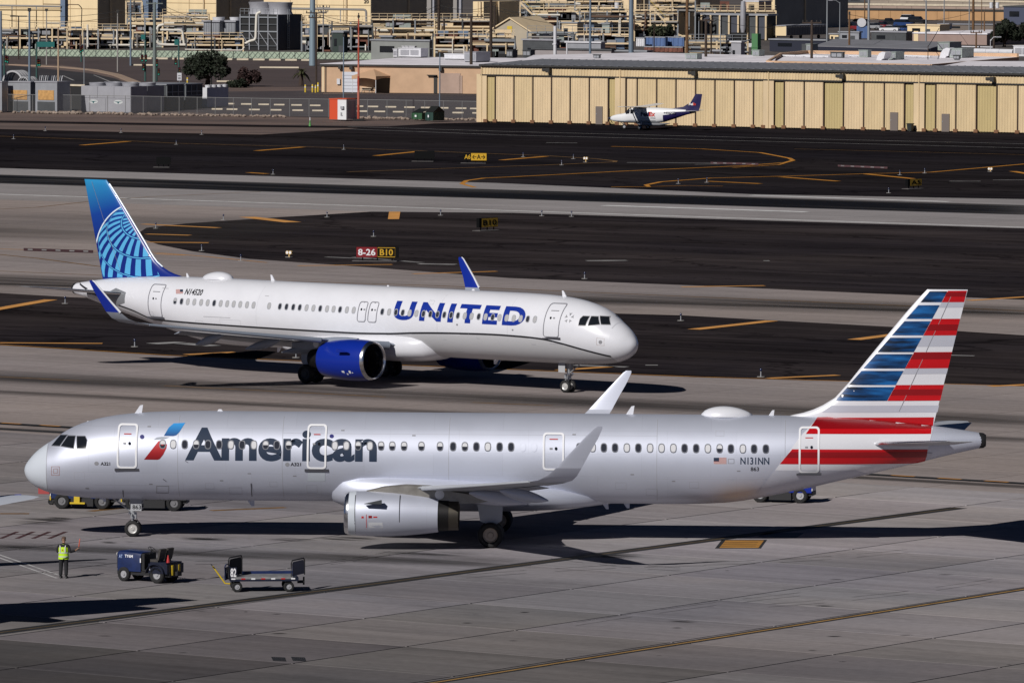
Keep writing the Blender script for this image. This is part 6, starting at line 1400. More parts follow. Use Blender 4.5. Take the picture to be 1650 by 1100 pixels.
def big(label, x0, xm, x1, yt, yb, m, logo, fans, D=None, C=None):
    t, L, D, zt, w_ = crate('chiller', label, 'chiller', x0, xm, x1, yt, yb, m=m, D=D)
    for i in range(3):
        b = MB(); b.span((-L+L*i/3+.03, -.06, zt*.55), (-L+L*(i+1)/3-.03, .02, zt-.05)); b.build('upper_panel', m, t)
    for i in range(2):
        b = MB(); b.span((-L+L*i/2+.04, -.06, .08), (-L+L*(i+1)/2-.04, .02, zt*.52)); q = b.build('lower_panel', m, t)
        if logo:
            cx = -L+L*(i+.5)/2; b = MB(); b.prism([(cx+.75*math.cos(2*math.pi*k/16), -.075, zt*.40+.28*math.sin(2*math.pi*k/16)) for k in range(16)], (0, .02, 0)); e = b.build('oval_emblem', mat('emblem_white', (.6, .62, .62), .5), q)
            b = MB(); b.prism([(cx-.68, -.085, zt*.42), (cx+.68, -.085, zt*.42), (cx+.15, -.085, zt*.39), (cx+.08, -.085, zt*.34), (cx-.08, -.085, zt*.34), (cx-.15, -.085, zt*.39)], (0, .01, 0)); b.build('emblem_wings', mat('emblem_teal', (.01, .10, .11), .5), e)
    for i in range(fans):
        cx = -L*(i+.5)/fans; b = MB(); b.lathe([(0, L/fans*.40), (.42, L/fans*.44), (.42, L/fans*.36), (.05, L/fans*.33), (.05, .01)], (cx, D/2, zt+.01), (0, 0, 1), 20); b.build('fan_ring', M_lgrey, t, 40)
    return t
big('big pale grey chiller with two oval winged emblems', 131, 211, 237, 140, 182, M_lgrey, True, 3)
big('dark chiller directly behind the emblem chiller, first in its row', 155, 237.5, 264.5, 139, 180.4, M_grey, False, 3)
def framed(label, x0, xm, x1, yt, yb):
    t, L, D, zt, w_ = crate('chiller', label, 'chiller', x0, xm, x1, yt, yb, m=M_dgrey)
    b = MB()
    for y in (.1, D*.33, D*.66, D-.1): b.bar((.04, y, zt*.5), (.04, y, zt-.05), .08, .12)
    for z in (zt*.55, zt*.72): b.bar((.05, .1, z), (.05, D-.1, z), .08, .10)
    b.build('side_frame', M_galv, t); trim(t, L, D, zt, M_grey, .1, .15, 'top_plate')
framed('dark chiller with pale side frame, third in the row', 185, 268, 296.5, 137.5, 178.3); framed('dark chiller with pale side frame, fourth in the row', 215, 298.5, 326, 137, 175.5)
t, L, D, zt, w_ = crate('chiller', 'blue grey chiller with a white edge at the end of the row', 'chiller', 326.5, 333.5, 368, 141.5, 173, m=mat('chiller_blue_grey', (.50, .52, .62), .5, var=.08, scale=1))
b = MB(); b.span((-L-.02, -.05, .02), (.03, .0, zt)); b.build('end_panel', M_hvac, t)
for i in range(4):
    b = MB(); b.lathe([(0, .45), (.35, .5), (.35, .3), (.4, .01)], (-L*.3, D*(i+.5)/4, zt), (0, 0, 1), 12); b.build('fan_cowl', M_hvac, t, 40)
p = G(38, 180); t = thing('pipe_trolley', 'tan steel rack loaded with pipes before the orange coolers', 'rack', p, R(-10)); k = p.y/F
b = MB()
for x in (-1.3, 0, 1.3):
    for y in (0, .9): b.bar((x, y, 0), (x, y, 2.0), .09, .09)
for z in (.6, 1.3, 1.95):
    for y in (0, .9): b.bar((-1.4, y, z), (1.4, y, z), .08, .08)
b.build('frame', M_tanp, t)
for i in range(9):
    b = MB(); z = .68+(i % 2)*.7; y = .12+.09*(i // 2)*2; b.tube([(-1.5-rnd.random()*.3, y, z), (1.6+rnd.random()*.3, y, z)], .07, 6); b.build('pipe', (M_pipeb, M_rustr, M_tanp)[i % 3], t, 40)
p = G(79, 178); t = thing('tank', 'small blue and grey tank lying by the pipe rack', 'tank', p, R(-10))
b = MB(); b.lathe([(-.9, .02), (-.8, .4), (-.5, .55), (.5, .55), (.8, .4), (.9, .02)], (0, 0, .75), (1, 0, 0), 14); b.build('vessel', mat('tank_grey', (.35, .36, .38), .5), t, 40)
b = MB(); b.span((-.7, -.4, 0), (.7, .4, .25)); b.span((.2, -.5, .7), (1.0, .4, 1.35)); b.build('cradle', mat('tank_blue', (.03, .09, .22), .6), t)
for lb, x, y, l_ in (('blue tarpaulin bundle on the ground by the tank', 66, 179.5, 1.6), ('pale plank pile on the dirt near the emblem chiller', 116, 180, 1.8)):
    p = G(x, y); t = thing('tarp_bundle' if 'tarp' in lb else 'plank_pile', lb, 'bundle' if 'tarp' in lb else 'plank pile', p, R(-12))
    for i in range(4): b = MB(); b.box((rnd.uniform(-.2, .2), -.3+.18*i, .1+.08*(i % 3)), (l_*rnd.uniform(.8, 1.1), .2, .16)); b.build('plank' if 'plank' in lb else 'fold', M_stop if 'plank' in lb else mat('tarp_blue', (.03, .08, .22), .7), t)
t, L, D, zt, w_ = crate('shed', 'dark open shed with a tan beam beside the emblem chiller', 'shed', 113.5, 132, 150, 137.5, 177, m=M_blk2, D=3)
b = MB(); b.span((-L-.2, -.2, zt-.15), (.6, .05, zt+.1)); b.build('beam', M_stop, t)
for lb, x, y, rr in (('pale ribbed duct arch behind the orange coolers', 20, 134, 2.0), ('smaller pale duct arch behind the orange coolers', 37, 135, 1.1)):
    p = G(x, y); t = thing('duct_arch', lb, 'duct', p, HA)
    for i in range(4):
        b = MB(); b.loft([[(rr*r_*math.cos(math.pi*k/14), y_, rr*r_*math.sin(math.pi*k/14)) for k in range(15)] for y_, r_ in ((i*.7, .86), (i*.7, 1.0), (i*.7+.55, 1.0), (i*.7+.6, .94))], closed=False, caps=False); b.build('duct_ring', mat('duct_pale', (.42, .42, .43), .6), t, 40)

# ---------------------------------------------------------------- tan building with white roof, tent
pf0, pf1 = G(518, 148.5), G(778, 151.5); TA = math.atan2((pf1-pf0).y, (pf1-pf0).x); TL = (pf1-pf0).length; td = (pf1-pf0).normalized()
TB_ = thing('warehouse', 'low tan warehouse with a white flat roof and a roller door', 'building', pf0, TA)
tz = lambda px, py: at(px, py, (pf0+td*solve(pf0, td, px)).y).z
tx = lambda px: solve(pf0, td, px)
TH = tz(640, 106.5)
b = MB(); b.span((0, 0, 0), (TL, 48, TH)); b.build('wall', M_tan, TB_)
b = MB(); b.span((-.2, -.2, TH), (TL+.1, 48, TH+.22)); b.build('roof', M_wroof, TB_); b = MB(); b.span((-.25, -.28, TH-.12), (TL+.1, -.2, TH+.18)); b.build('roof_edge', M_gutter, TB_)
for x0, x1, yt, m in ((552, 577, 116, mat('roller_door_white', (.60, .62, .68), .6)), (699, 704.5, 121, M_gutter), (708, 742, 118, M_tan2), (519, 522.5, 107, M_cream2), (740, 745, 122, M_tan2)):
    b = MB(); b.span((tx(x0), -.08, .02), (tx(x1), .03, tz(x0, yt))); dd = b.build('door' if x1-x0 < 8 else 'wall_panel' if x0 > 700 else 'roller_door', m, TB_)
    if x0 == 552:
        for i in range(1, 6): b = MB(); z = tz(x0, yt)*i/6; b.span((tx(x0)+.03, -.11, z-.03), (tx(x1)-.03, -.085, z+.03)); b.build('slat', M_lgrey, dd)
b = MB(); b.span((tx(689), -.5, tz(690, 122)), (tx(704), -.05, tz(690, 122)+.12)); b.build('canopy', M_gutter, TB_)
for x, y in ((549, 108), (567, 109), (711, 111)): b = MB(); b.span((tx(x)-.25, -.6, tz(x, y)-.3), (tx(x)+.25, -.05, tz(x, y)+.25)); b.build('wall_lamp', M_gutter, TB_)
b = MB(); b.span((tx(543.5), -.3, tz(543, 136)), (tx(548.5), -.03, tz(543, 127))); b.build('meter_box', M_hvac, TB_)
b = MB(); b.tube([(tx(525), -.08, 0), (tx(525), -.08, TH-.2)], .07, 6); b.build('downpipe', M_gutter, TB_)
p = G(602, 149.5); t = thing('canopy_tent', 'tan pop up canopy with scalloped valance before the warehouse', 'tent', p, R(-38)); k = p.y/F
w_ = 2.35; ze, zp = 2.55, 3.55
b = MB(); q = [(-w_, -w_, ze), (w_, -w_, ze), (w_, w_, ze), (-w_, w_, ze)]; b.add(q+[(0, 0, zp)], [(0, 1, 4), (1, 2, 4), (2, 3, 4), (3, 0, 4)]); rf = b.build('roof', mat('tent_tan', (.52, .33, .20), .85), t)
for i in range(4):
    a, c = Vector(q[i]), Vector(q[(i+1) % 4]); pts = []
    for j in range(9): f = j/8; pts.append(a+(c-a)*f+Vector((0, 0, -.55+.25*math.sin(math.pi*f))))
    b = MB(); b.add([a+(c-a)*(j/8) for j in range(9)]+pts, [(j, j+1, 10+j, 9+j) for j in range(8)]); b.build('valance', MATS['tent_tan'], t)
for x, y, _ in q: b = MB(); b.tube([(x*.97, y*.97, 0), (x*.97, y*.97, ze)], .05, 6); b.build('leg', M_rimw, t, 40)
for sx in (1, ): b = MB(); b.add([(w_*.95, -w_*.95, .02), (w_*.95, w_*.95, .02), (w_*.95, w_*.95, ze-.3), (w_*.95, -w_*.95, ze-.3)], [(0, 1, 2, 3)]); b.build('side_curtain', M_blk2, t)
b = MB(); b.add([(-w_*.3, w_*.95, .02), (w_*.95, w_*.95, .02), (w_*.95, w_*.95, ze-.3), (-w_*.3, w_*.95, ze-.3)], [(0, 1, 2, 3)]); b.build('back_curtain', M_blk2, t)
for i, (x, y) in enumerate(((-.9, -.5), (.9, .5))):
    c = p + Matrix.Rotation(R(-38), 3, 'Z') @ Vector((x, y, 0)); tt = thing('picnic_table', ('picnic table with benches under the open side of the canopy', 'picnic table deeper under the canopy')[i], 'table', c, R(-20))
    b = MB(); b.span((-.9, -.38, .68), (.9, .38, .75)); b.build('table_top', M_stop, tt)
    for y2 in (-.7, .7): b = MB(); b.span((-.9, y2-.13, .40), (.9, y2+.13, .45)); b.build('bench', M_stop, tt)
    for x2 in (-.6, .6): b = MB(); b.bar((x2, -.75, .02), (x2, .2, .68), .06, .06); b.bar((x2, .75, .02), (x2, -.2, .68), .06, .06); b.build('leg_frame', M_galv, tt)

# ---------------------------------------------------------------- roof plant: boxes standing on the white roofs
def roofbox(label, x0, xm, x1, yt, yb, z, m, name='roof_unit', grille=True):
    C = G(xm, yb, z); L = abs(solve(C, -HX, x0)); D = abs(solve(C, HY, x1)); zt = at(xm, yt, C.y).z-z
    t = thing(name, label, 'roof unit', C, HA)
    b = MB(); b.span((-L, 0, .15), (0, D, zt)); b.build('casing', m, t); b = MB(); b.span((-L+.1, .1, 0), (-.1, D-.1, .15)); b.build('curb', M_dgrey, t)
    if grille:
        b = MB(); b.span((-L*.9, -.05, zt*.3), (-L*.52, .02, zt*.85)); b.span((-L*.46, -.05, zt*.3), (-L*.1, .02, zt*.85)); b.build('louvre_panel', M_grey if m is not M_hvac else M_lgrey, t)['kind'] = 'stuff'
    b = MB(); b.span((-L-.08, -.08, zt), (.08, D+.08, zt+.1)); b.build('lid', m, t); return t
z1 = TH+.22
roofbox('narrow white box at the end of the big roof unit on the warehouse', 633.5, 639.5, 641, 80, 93.5, z1, M_hvac)
roofbox('big white roof unit with panels on the warehouse roof', 642, 678, 690, 79, 93.5, z1, M_hvac)
roofbox('white duct box lying behind the big roof unit', 648, 668, 671, 75.5, 82, z1, M_hvac, grille=False)
roofbox('pale roof unit with dark sides by the hangar roof end', 748, 767, 790, 85, 101, z1, M_lgrey)
roofbox('long white parapet box behind the pale roof unit', 716, 748, 752, 88, 97, z1, M_hvac, grille=False)
# white roofed building behind the hangar
ZB = 6.6
def flatroof(name, label, pix, z, m_roof, m_wall, par=.0):
    pts = [G(x, y, z) for x, y in pix]; c = pts[0]; t = thing(name, label, 'building', (c.x, c.y, 0))
    q = [p-Vector((c.x, c.y, 0)) for p in pts]
    b = MB(); b.prism([(p.x, p.y, 0) for p in q], (0, 0, z-.02)); b.build('wall', m_wall, t)
    b = MB(); b.prism([(p.x, p.y, z-.018) for p in q], (0, 0, .12)); b.build('roof', m_roof, t)
    if par:
        for a, d in zip(q, q[1:]+q[:1]):
            b = MB(); b.bar(a+Vector((0, 0, par/2+.1)), d+Vector((0, 0, par/2+.1)), .3, par); b.build('parapet', m_wall, t)
    return t
flatroof('workshop', 'wide workshop with a dusty white flat roof behind the hangar', [(838, 99), (1245, 106), (1252, 91), (1040, 86), (860, 90)], ZB, M_wroof, M_tan2)
flatroof('workshop', 'workshop with tan parapet and pale ducts on its roof', [(1236, 105), (1500, 111), (1640, 99), (1640, 93), (1300, 88), (1258, 92)], 6.3, M_wroof, M_tan, .5)
flatroof('workshop', 'dark brown workshop wall past the end of the tan parapet', [(1505, 110), (1700, 117), (1760, 100), (1560, 100)], 7.4, M_wroof, mat('dark_brown_wall', (.05, .04, .038), .85))
flatroof('shed', 'long grey metal roof with white gutter behind the roof ducts', [(1312, 75), (1496, 80), (1535, 69), (1345, 64)], 6.0, M_groof, mat('dark_blue_wall', (.015, .018, .035), .8))
p0_, p1_ = G(1316, 75.2, 5.9), G(1498, 80.2, 5.9); t = thing('gutter', 'long white gutter along the grey metal roof', 'gutter', p0_); b = MB(); b.bar((0, -.1, 0), p1_-p0_+Vector((0, -.1, 0)), .35, .4); b.build('channel', M_hvac, t)
for a in (('dark paired condenser on the white roof by the hangar ridge', 816, 826, 834, 82, 94, ZB-1, M_dgrey), ('dark condenser boxes next to the pale flue', 842, 855, 862, 82, 92.5, ZB-1, M_dgrey), ('small dark square box on the white workshop roof', 956, 966, 968, 89, 95.5, ZB, M_dgrey), ('grey green box flanked by dark panels on the white roof', 1104, 1123, 1131, 87.5, 97, ZB, M_hvacg),
          ('green grey box beside the tall green tank', 1212, 1223, 1232, 82, 92, ZB, M_hvacg), ('dark condenser pair on the parapet roof', 1338, 1358, 1361, 85, 95, 6.3, M_dgrey), ('grey box on the tan parapet roof by the lamp pole', 1384, 1398, 1404, 82, 94, 6.3, M_hvacg), ('grey green box beside the white elbow duct', 1431, 1443, 1457, 85, 98, 6.3, M_hvacg),
          ('large grey green unit beside the second white elbow duct', 1530, 1550, 1569, 79.5, 95, 6.3, M_hvacg), ('grey green penthouse box above the parapet roof', 1511, 1530, 1549, 69, 83, 6.0, M_hvacg), ('small dark condenser at the second elbow duct', 1536, 1546, 1548, 90, 97, 6.6, M_dgrey), ('grey unit at the blue pole on the parapet roof', 1299, 1308, 1318, 72, 86, 6.3, M_hvacg), ('white panelled unit at the end of the dark wall', 1633, 1660, 1670, 75, 93, 6.3, M_hvac)):
    roofbox(*a)
def elbow(label, x, y, r_, z):
    c = G(x, y, z); t = thing('roof_duct', label, 'duct', c, HA); k = c.y/F; rr = r_*k
    for i in range(4):
        a0, a1 = R(180-28*i), R(180-28*(i+1)); b = MB(); b.loft([[(rr*math.cos(a)*s_+rr*.9, y2, rr*math.sin(a)*s_*1.25) for s_, y2 in ((1, 0), (1, 2.0), (.25, 2.0), (.25, 0))] for a in (a0, a1)]); b.build('duct_segment', M_hvac, t)
elbow('white elbow duct on the tan parapet roof', 1413, 98.5, 12, 6.3); elbow('second white elbow duct near the end of the roof', 1515, 94.5, 14, 6.3)
for i, (lb, x0, y0, x1, y1, r_, z) in enumerate((('long white duct along the white workshop roof', 862, 94.5, 944, 97, 1.5, ZB-.4), ('white duct along the tan parapet roof', 1256, 91.5, 1336, 93, 1.6, 6.4), ('white duct between dark condensers and grey box', 1368, 92, 1398, 92.8, 1.5, 6.4), ('white duct between the two elbow ducts', 1457, 92, 1500, 93.5, 1.8, 6.4), ('wide white duct past the large grey green unit', 1569, 88, 1634, 89.5, 5, 6.4), ('thin white pipe past the grey penthouse box', 1550, 76.5, 1600, 77.5, 1.0, 6.4))):
    a, c = G(x0, y0, z), G(x1, y1, z); t = thing('roof_pipe', lb, 'pipe', a); d = c-a; rr = r_*a.y/F; n_ = 6
    for j in range(3): b = MB(); b.tube([d*(j/3)+Vector((0, 0, rr)), d*((j+.985)/3)+Vector((0, 0, rr))], rr, 10); b.build('pipe_length', M_hvac, t, 40)
    b = MB(); [b.box(d*f+Vector((0, 0, -.1)), (.4, .4, .3)) for f in (.1, .5, .9)]; b.build('support', M_dgrey, t)['kind'] = 'stuff'
# ---------------------------------------------------------------- screen fence with diamonds
sp0, sp1 = G(-40, 91), G(600, 98); sd_ = sp1-sp0; SL_ = sd_.length; SA = math.atan2(sd_.y, sd_.x)
SF = thing('screen_fence', 'pale green slatted screen fence with a diamond lattice', 'fence', sp0, SA); hF = 12.2*sp0.y/F
nP = 26
for i in range(nP):
    x0, x1 = SL_*i/nP, SL_*(i+1)/nP; b = MB(); b.span((x0+.06, 0, .12), (x1-.06, .05, hF)); b.build('screen_panel', mat('screen_pale_green', (.36, .43, .33), .8, var=.1, scale=.3), SF)
    b = MB(); b.span((x0-.06, -.04, 0), (x0+.06, .09, hF+.1)); b.build('post', M_gutter, SF)
b = MB(); n = int(SL_/1.05)
for i in range(n):
    x = i*1.05
    for s in (1, -1): b.bar((x+(0 if s > 0 else 1.05), -.05, .15), (x+(1.05 if s > 0 else 0), -.05, hF-.04), .03, .10)
b.build('lattice', mat('lattice_green', (.16, .20, .16), .8), SF)['kind'] = 'stuff'
b = MB(); b.span((0, -.12, -.02), (SL_, .12, .18)); b.build('plinth', M_gutter, SF)
# ================================================================ PLANT AND STREETS FAR BEHIND
def tower(label, x0, xm, x1, ytop, Y, m=M_cream, seam=True, name='plant_building', cat='building', bands=3, col=8, roof=None):
    t, L, D, zt, w_ = crate(name, label, cat, x0, xm, x1, ytop, Y=Y, m=m)
    if seam: seams(w_, L, zt, max(2, int(L/6)), [zt*i/(bands+1) for i in range(1, bands+1)], mat('cladding_joint', (.40, .29, .16), .85), .14, -.05)
    if roof: trim(t, L, D, zt, roof, .15, .3)
    b = MB(); b.tube([(-L*.22, -.25, 0), (-L*.22, -.25, zt)], .16, 6); b.build('downpipe', M_pipec if m in (M_cream, M_cream2) else M_pipeg, t, 40)
    b = MB(); b.tube([(.25, D*.4, 0), (.25, D*.4, zt)], .2, 6); b.build('downpipe', M_pipec, t, 40)
    return t, L, D, zt, w_
M_side = mat('olive_shade_cladding', (.42, .36, .27), .8, var=.1, scale=.3)  # darker cladding: paints shade on the cream halls' sides, also the gable shed wall
def shaded_side(t, L, D, zt, m): b = MB(); b.span((.0, .05, 0), (.06, D-.02, zt-.02)); b.build('side_wall', m, t)
tA = tower('tall cream plant hall cut by the picture edge with shaded end wall', -60, 157, 206, -25, 1480)
tB = tower('tall cream plant hall between blue cladding and the dark cooling tower', 262, 348, 402, -25, 1500, bands=4)
tC = tower('widest tall cream plant hall with a small black number 20', 425, 597, 745, -25, 1450, bands=4)
board_text('20', (-1.6, -.1, at(592, 6, 1450).z), (1, 0, 0), (0, 0, 1), 1.2, .8, M_blkt, tC[4])
tD = tower('slim cream stair tower beside the dark wooden poles', 762, 779, 836, 3, 1420)
tE = tower('pinkish cream plant hall over the long pipe bridge', 850, 912, 986, -25, 1500, M_cream2)
tF = tower('small cream plant block beside the thick blue grey pole', 1002, 1025, 1052, -25, 1490, M_cream2)
tG = tower('cream plant block with white wall units behind the brown pole', 1062, 1104, 1160, -25, 1520, M_cream2)
tI = tower('large plant hall with a wide shaded side and narrow cream front', 1215, 1248, 1366, -25, 1560, M_cream, bands=2)
for tt, m in ((tA, M_side), (tB, M_side), (tC, M_side), (tE, M_side), (tI, mat('shaded_hall_cladding', (.26, .255, .235), .8, var=.1, scale=.3))): shaded_side(tt[0], tt[1], tt[2], tt[3], m)  # shade of the sides facing away from the sun, put into the cladding colour
tower('low pink clad block with white ledge before the shaded hall', 1198, 1222, 1243, 3.5, 1500, mat('pink_cladding', (.50, .36, .29), .8), name='plant_block', roof=M_hvac)
t, L, D, zt, w_ = crate('trailer', 'cream trailer box with a dark corrugated side', 'trailer', 1234, 1266.5, 1334, 42.5, 65, m=M_cream, z0=.9)
b = MB(); [b.span((0, D*i/26+.05, 1.0), (.12, D*(i+.5)/26, zt-.1)) for i in range(26)]; b.build('side_ribs', mat('trailer_grey', (.20, .19, .19), .7), t)['kind'] = 'stuff'
b = MB(); b.span((0.0, .0, .95), (.04, D, zt)); b.build('side_panel', mat('trailer_grey2', (.17, .165, .17), .7), t)
for y in (D*.15, D*.8): vwheel(t, (-.25, y, .5), .5, .3, M_frame, (1, 0, 0)); vwheel(t, (-L+.25, y, .5), .5, .3, M_frame, (1, 0, 0))
trim(t, L, D, zt, M_lgrey, .05, .15)
# dark filter house with cream columns
t, L, D, zt, w_ = crate('filter_house', 'row of dark filter housings divided by cream columns', 'plant', 1088, 1236, 1250, 26, Y=1440, m=M_blk2)
for i in range(10):
    x = -L+L*(i+.5)/10; b = MB(); b.span((x-L*.036, -.15, .2), (x+L*.036, .05, zt-.3)); b.build('filter_panel', M_dgrey if i % 3 else mat('filter_blue_grey', (.05, .055, .075), .6), t)
for i in range(11): b = MB(); x = -L*i/10; b.tube([(x, -.5, 0), (x, -.5, zt)], .22, 6); b.build('column', M_cream2, t, 40)
trim(t, L, D, zt, M_grey, .4, .4)
b = MB(); b.loft([[(-L*.22+rr*math.cos(2*math.pi*k/14), -1.6+rr*math.sin(2*math.pi*k/14), z) for k in range(14)] for rr, z in ((.3, 0), (.35, zt*.3), (.6, zt*.5), (.6, zt+1.5), (.45, zt+3.0))]); b.build('hopper', M_lgrey, t, 40)
# cladding towers, ducts and stacks
def duct_stack(label, x, wd, yt, Y, m, n=3, cat='duct', name='duct_stack', square=True):
    C = Vector((at(x, 60, Y).x, Y, 0)); k = Y/F; zt = at(x, yt, Y).z; w_ = wd*k
    t = thing(name, label, cat, C, HA)
    for i in range(n):
        b = MB(); z0, z1 = zt*i/n, zt*(i+1)/n-.06
        (b.span((-w_/2, 0, z0), (w_/2, w_, z1)) if square else b.lathe([(z0, .01), (z0, w_/2), (z1, w_/2), (z1, .01)], (0, w_/2, 0), (0, 0, 1), 16)); b.build('section', m, t, 40)
    b = MB(); [b.box((0, w_/2, zt*i/n), (w_*1.12, w_*1.12, .18)) for i in range(1, n)]
    if b.v: b.build('flange', m, t)['kind'] = 'stuff'
    return t
duct_stack('dark blue grey duct on the cream hall at the picture edge', 101, 9, -25, 1440, M_pblue, 5)
duct_stack('first blue grey clad tower between the cream halls', 234, 12, -25, 1470, M_pblue, 4); duct_stack('second blue grey clad tower behind the big steel pole', 253, 16, -25, 1475, mat('pale_blue_grey_cladding', (.17, .22, .29), .6, var=.15, scale=.4), 4)
duct_stack('first grey duct pair member on the shaded end wall', 691, 8, -25, 1400, M_pipeg, 5); duct_stack('slim pale duct beside the first grey duct', 698, 3, -25, 1398, M_lgrey, 5); duct_stack('second grey duct on the shaded end wall', 733, 7, -25, 1400, M_pipeg, 5); duct_stack('slim pale duct beside the second grey duct', 741, 4, -25, 1398, M_lgrey, 5)
duct_stack('pale round flue behind the hangar roof', 893, 5.5, 42, 1120, M_hvac, 3, 'flue', 'flue', False); duct_stack('short white vent pipe near the pale round flue', 913, 2.6, 69, 1110, M_hvac, 2, 'vent pipe', 'vent_pipe', False)
duct_stack('white cyclone on the pipe bridge near the blue grey pole', 992, 8, 4, 1430, M_hvac, 3, 'cyclone', 'cyclone', False); duct_stack('green tank with bracing behind the white roof', 1216, 11, 54, 1160, mat('tank_green', (.07, .20, .08), .6), 3, 'tank', 'green_tank')
duct_stack('grey square column at the gable shed', 808, 5, 55, 1240, M_grey, 3); duct_stack('dark grey drum on the grey plant block', 699, 11, 54, 1225, M_dgrey, 2, 'tank', 'drum', False)
# cooling tower
t, L, D, zt, w_ = crate('cooling_tower', 'big dark cooling tower with two white fan stacks', 'cooling tower', 388, 448, 486.5, 24, Y=1330, m=M_blk2)
b = MB(); b.span((.0, 0, 0), (.12, D, zt-.1)); b.build('side_wall', mat('tower_side_grey', (.055, .058, .068), .7, var=.2, scale=.6, stretch=(3, 3, .2)), t)
for i in range(5): b = MB(); z = zt*(.12+.2*i); b.span((-L-.1, -.25, z-.12), (.1, .05, z+.12)); b.build('beam', M_galv if i in (2, 4) else M_dgrey, t)
for i in range(5): b = MB(); x = -L*i/4; b.span((x-.1, -.28, 0), (x+.1, .0, zt)); b.build('column', M_grey, t)
b = MB()
for i in range(4): b.bar((-L*i/4, -.2, zt*.12), (-L*(i+1)/4, -.2, zt*.5), .12, .12)
b.build('brace', M_grey, t)['kind'] = 'stuff'
for i in range(2):
    cx = -L*(.78-.52*i); r_ = L*.26; b = MB(); b.lathe([(0, r_*1.1), (.6, r_*.98), (1.6, r_), (2.3, r_*1.1), (2.3, r_*1.0), (.8, r_*.9), (.7, .01)], (cx, D*.5, zt), (0, 0, 1), 24); b.build('fan_stack', M_lgrey, t, 40)
b = MB(); [b.bar((.3, D*.35+dx, 0), (.3, D*.35+dx, zt+1), .08, .08) for dx in (0, .6)]; [b.bar((.3, D*.35, z*.45), (.3, D*.35+.6, z*.45), .06, .06) for z in range(1, int(zt/.45))]; b.build('ladder', M_galv, t)['kind'] = 'stuff'
b = MB(); [b.bar((-L, -.2, zt+h_), (0, -.2, zt+h_), .06, .06) for h_ in (.6, 1.1)]; [b.bar((-L*i/9, -.2, zt), (-L*i/9, -.2, zt+1.1), .06, .06) for i in range(10)]; b.build('railing', M_galv, t)['kind'] = 'stuff'
for lb, x0, xm, x1 in (('first grey corrugated heat exchanger behind the white pipe', 328, 353.5, 356), ('second grey corrugated heat exchanger next to the dark cooling tower', 356, 379, 386)):
    t, L, D, zt, w_ = crate('heat_exchanger', lb, 'plant', x0, xm, x1, 36, Y=1345, m=M_grey, D=6); trim(t, L, D, zt, M_lgrey, .3, .3)
    b = MB(); [b.span((-L*(i+.7)/9, -.12, zt*.3), (-L*(i+.3)/9, .0, zt-.2)) for i in range(9)]; b.build('rib', M_grey, t)['kind'] = 'stuff'
    b = MB(); b.span((-L, -.05, 0), (0, .1, zt*.22)); b.build('base_opening', M_blk2, t); b = MB(); b.lathe([(.3, .01), (.3, L*.3), (.9, L*.34), (.9, .01)], (-L/2, 2.5, zt), (0, 0, 1), 16); b.build('fan_cowl', M_hvac, t, 40)
# white pipes
def bigpipe(label, pix, Y, r, m=M_pipew):
    pts = [at(x, y, Y) for x, y in pix]; rr = r*Y/F; o = pts[0]; t = thing('plant_pipe', label, 'pipe', o)
    # round the corners
    q = [pts[0]]
    for a, c, d in zip(pts, pts[1:], pts[2:]):
        for f in (0, .33, .66, 1.0):
            e1_, e2_ = c+(a-c).normalized()*min(rr*2.5, (a-c).length*.45), c+(d-c).normalized()*min(rr*2.5, (d-c).length*.45); q.append((e1_*(1-f)+c*f)*(1-f)+(c*(1-f)+e2_*f)*f)
    q.append(pts[-1]); b = MB(); b.tube([p-o for p in q], rr, 10); b.build('pipe_run', m, t, 60)
    b = MB()
    for a, c in zip(pts, pts[1:]):
        if abs((c-a).z) < .6 and (c-a).length > 8:
            n_ = int((c-a).length/7)
            for i in range(1, n_+1): p = a+(c-a)*(i/(n_+1))-o; b.bar((p.x, p.y, -o.z+.0), (p.x, p.y, p.z), .18, .18)
    if b.v: b.build('pipe_support', M_galv, t)['kind'] = 'stuff'
    return t
bigpipe('thick white pipe running from a loop to the dark cooling tower', [(264, 40), (253.5, 42), (253.5, 71.5), (270, 72.5), (392, 73), (403, 66), (412, 65), (413.5, 22), (420, 20)], 1290, 2.3)
bigpipe('thick white pipe bend inside the big pipe loop', [(258, 48.5), (294, 49), (296.5, 71)], 1292, 2.0)
bigpipe('white pipe along the top of the pale green screen fence', [(298, 80), (390, 81.5), (394, 76)], 1272, 1.1); bigpipe('grey duct across the widest cream hall', [(424, 13.5), (590, 16), (590.5, 76)], 1420, 1.9, M_pipeg)
bigpipe('white upright pipe before the plant at the picture edge', [(141, 40), (141.5, 76)], 1295, 1.6); bigpipe('cream pipe high on the first cream hall', [(-20, 9), (98, 11)], 1440, 1.6, M_pipeg); bigpipe('tan pipe below the cream pipe on the first hall', [(-20, 16), (98, 17)], 1440, 1.2, mat('tan_pipe', (.30, .21, .10), .7))
bigpipe('white pipe elbow on the first cream hall', [(76, 37.5), (104, 38)], 1430, 1.3); bigpipe('thin rusty pipe around the first cream hall corner', [(70, 7), (127, 8), (132, 14), (131, 44)], 1445, .7, M_pipeb); bigpipe('white upright pipe beside the thick steel pole', [(531, 48), (531.5, 76)], 1280, 1.0)
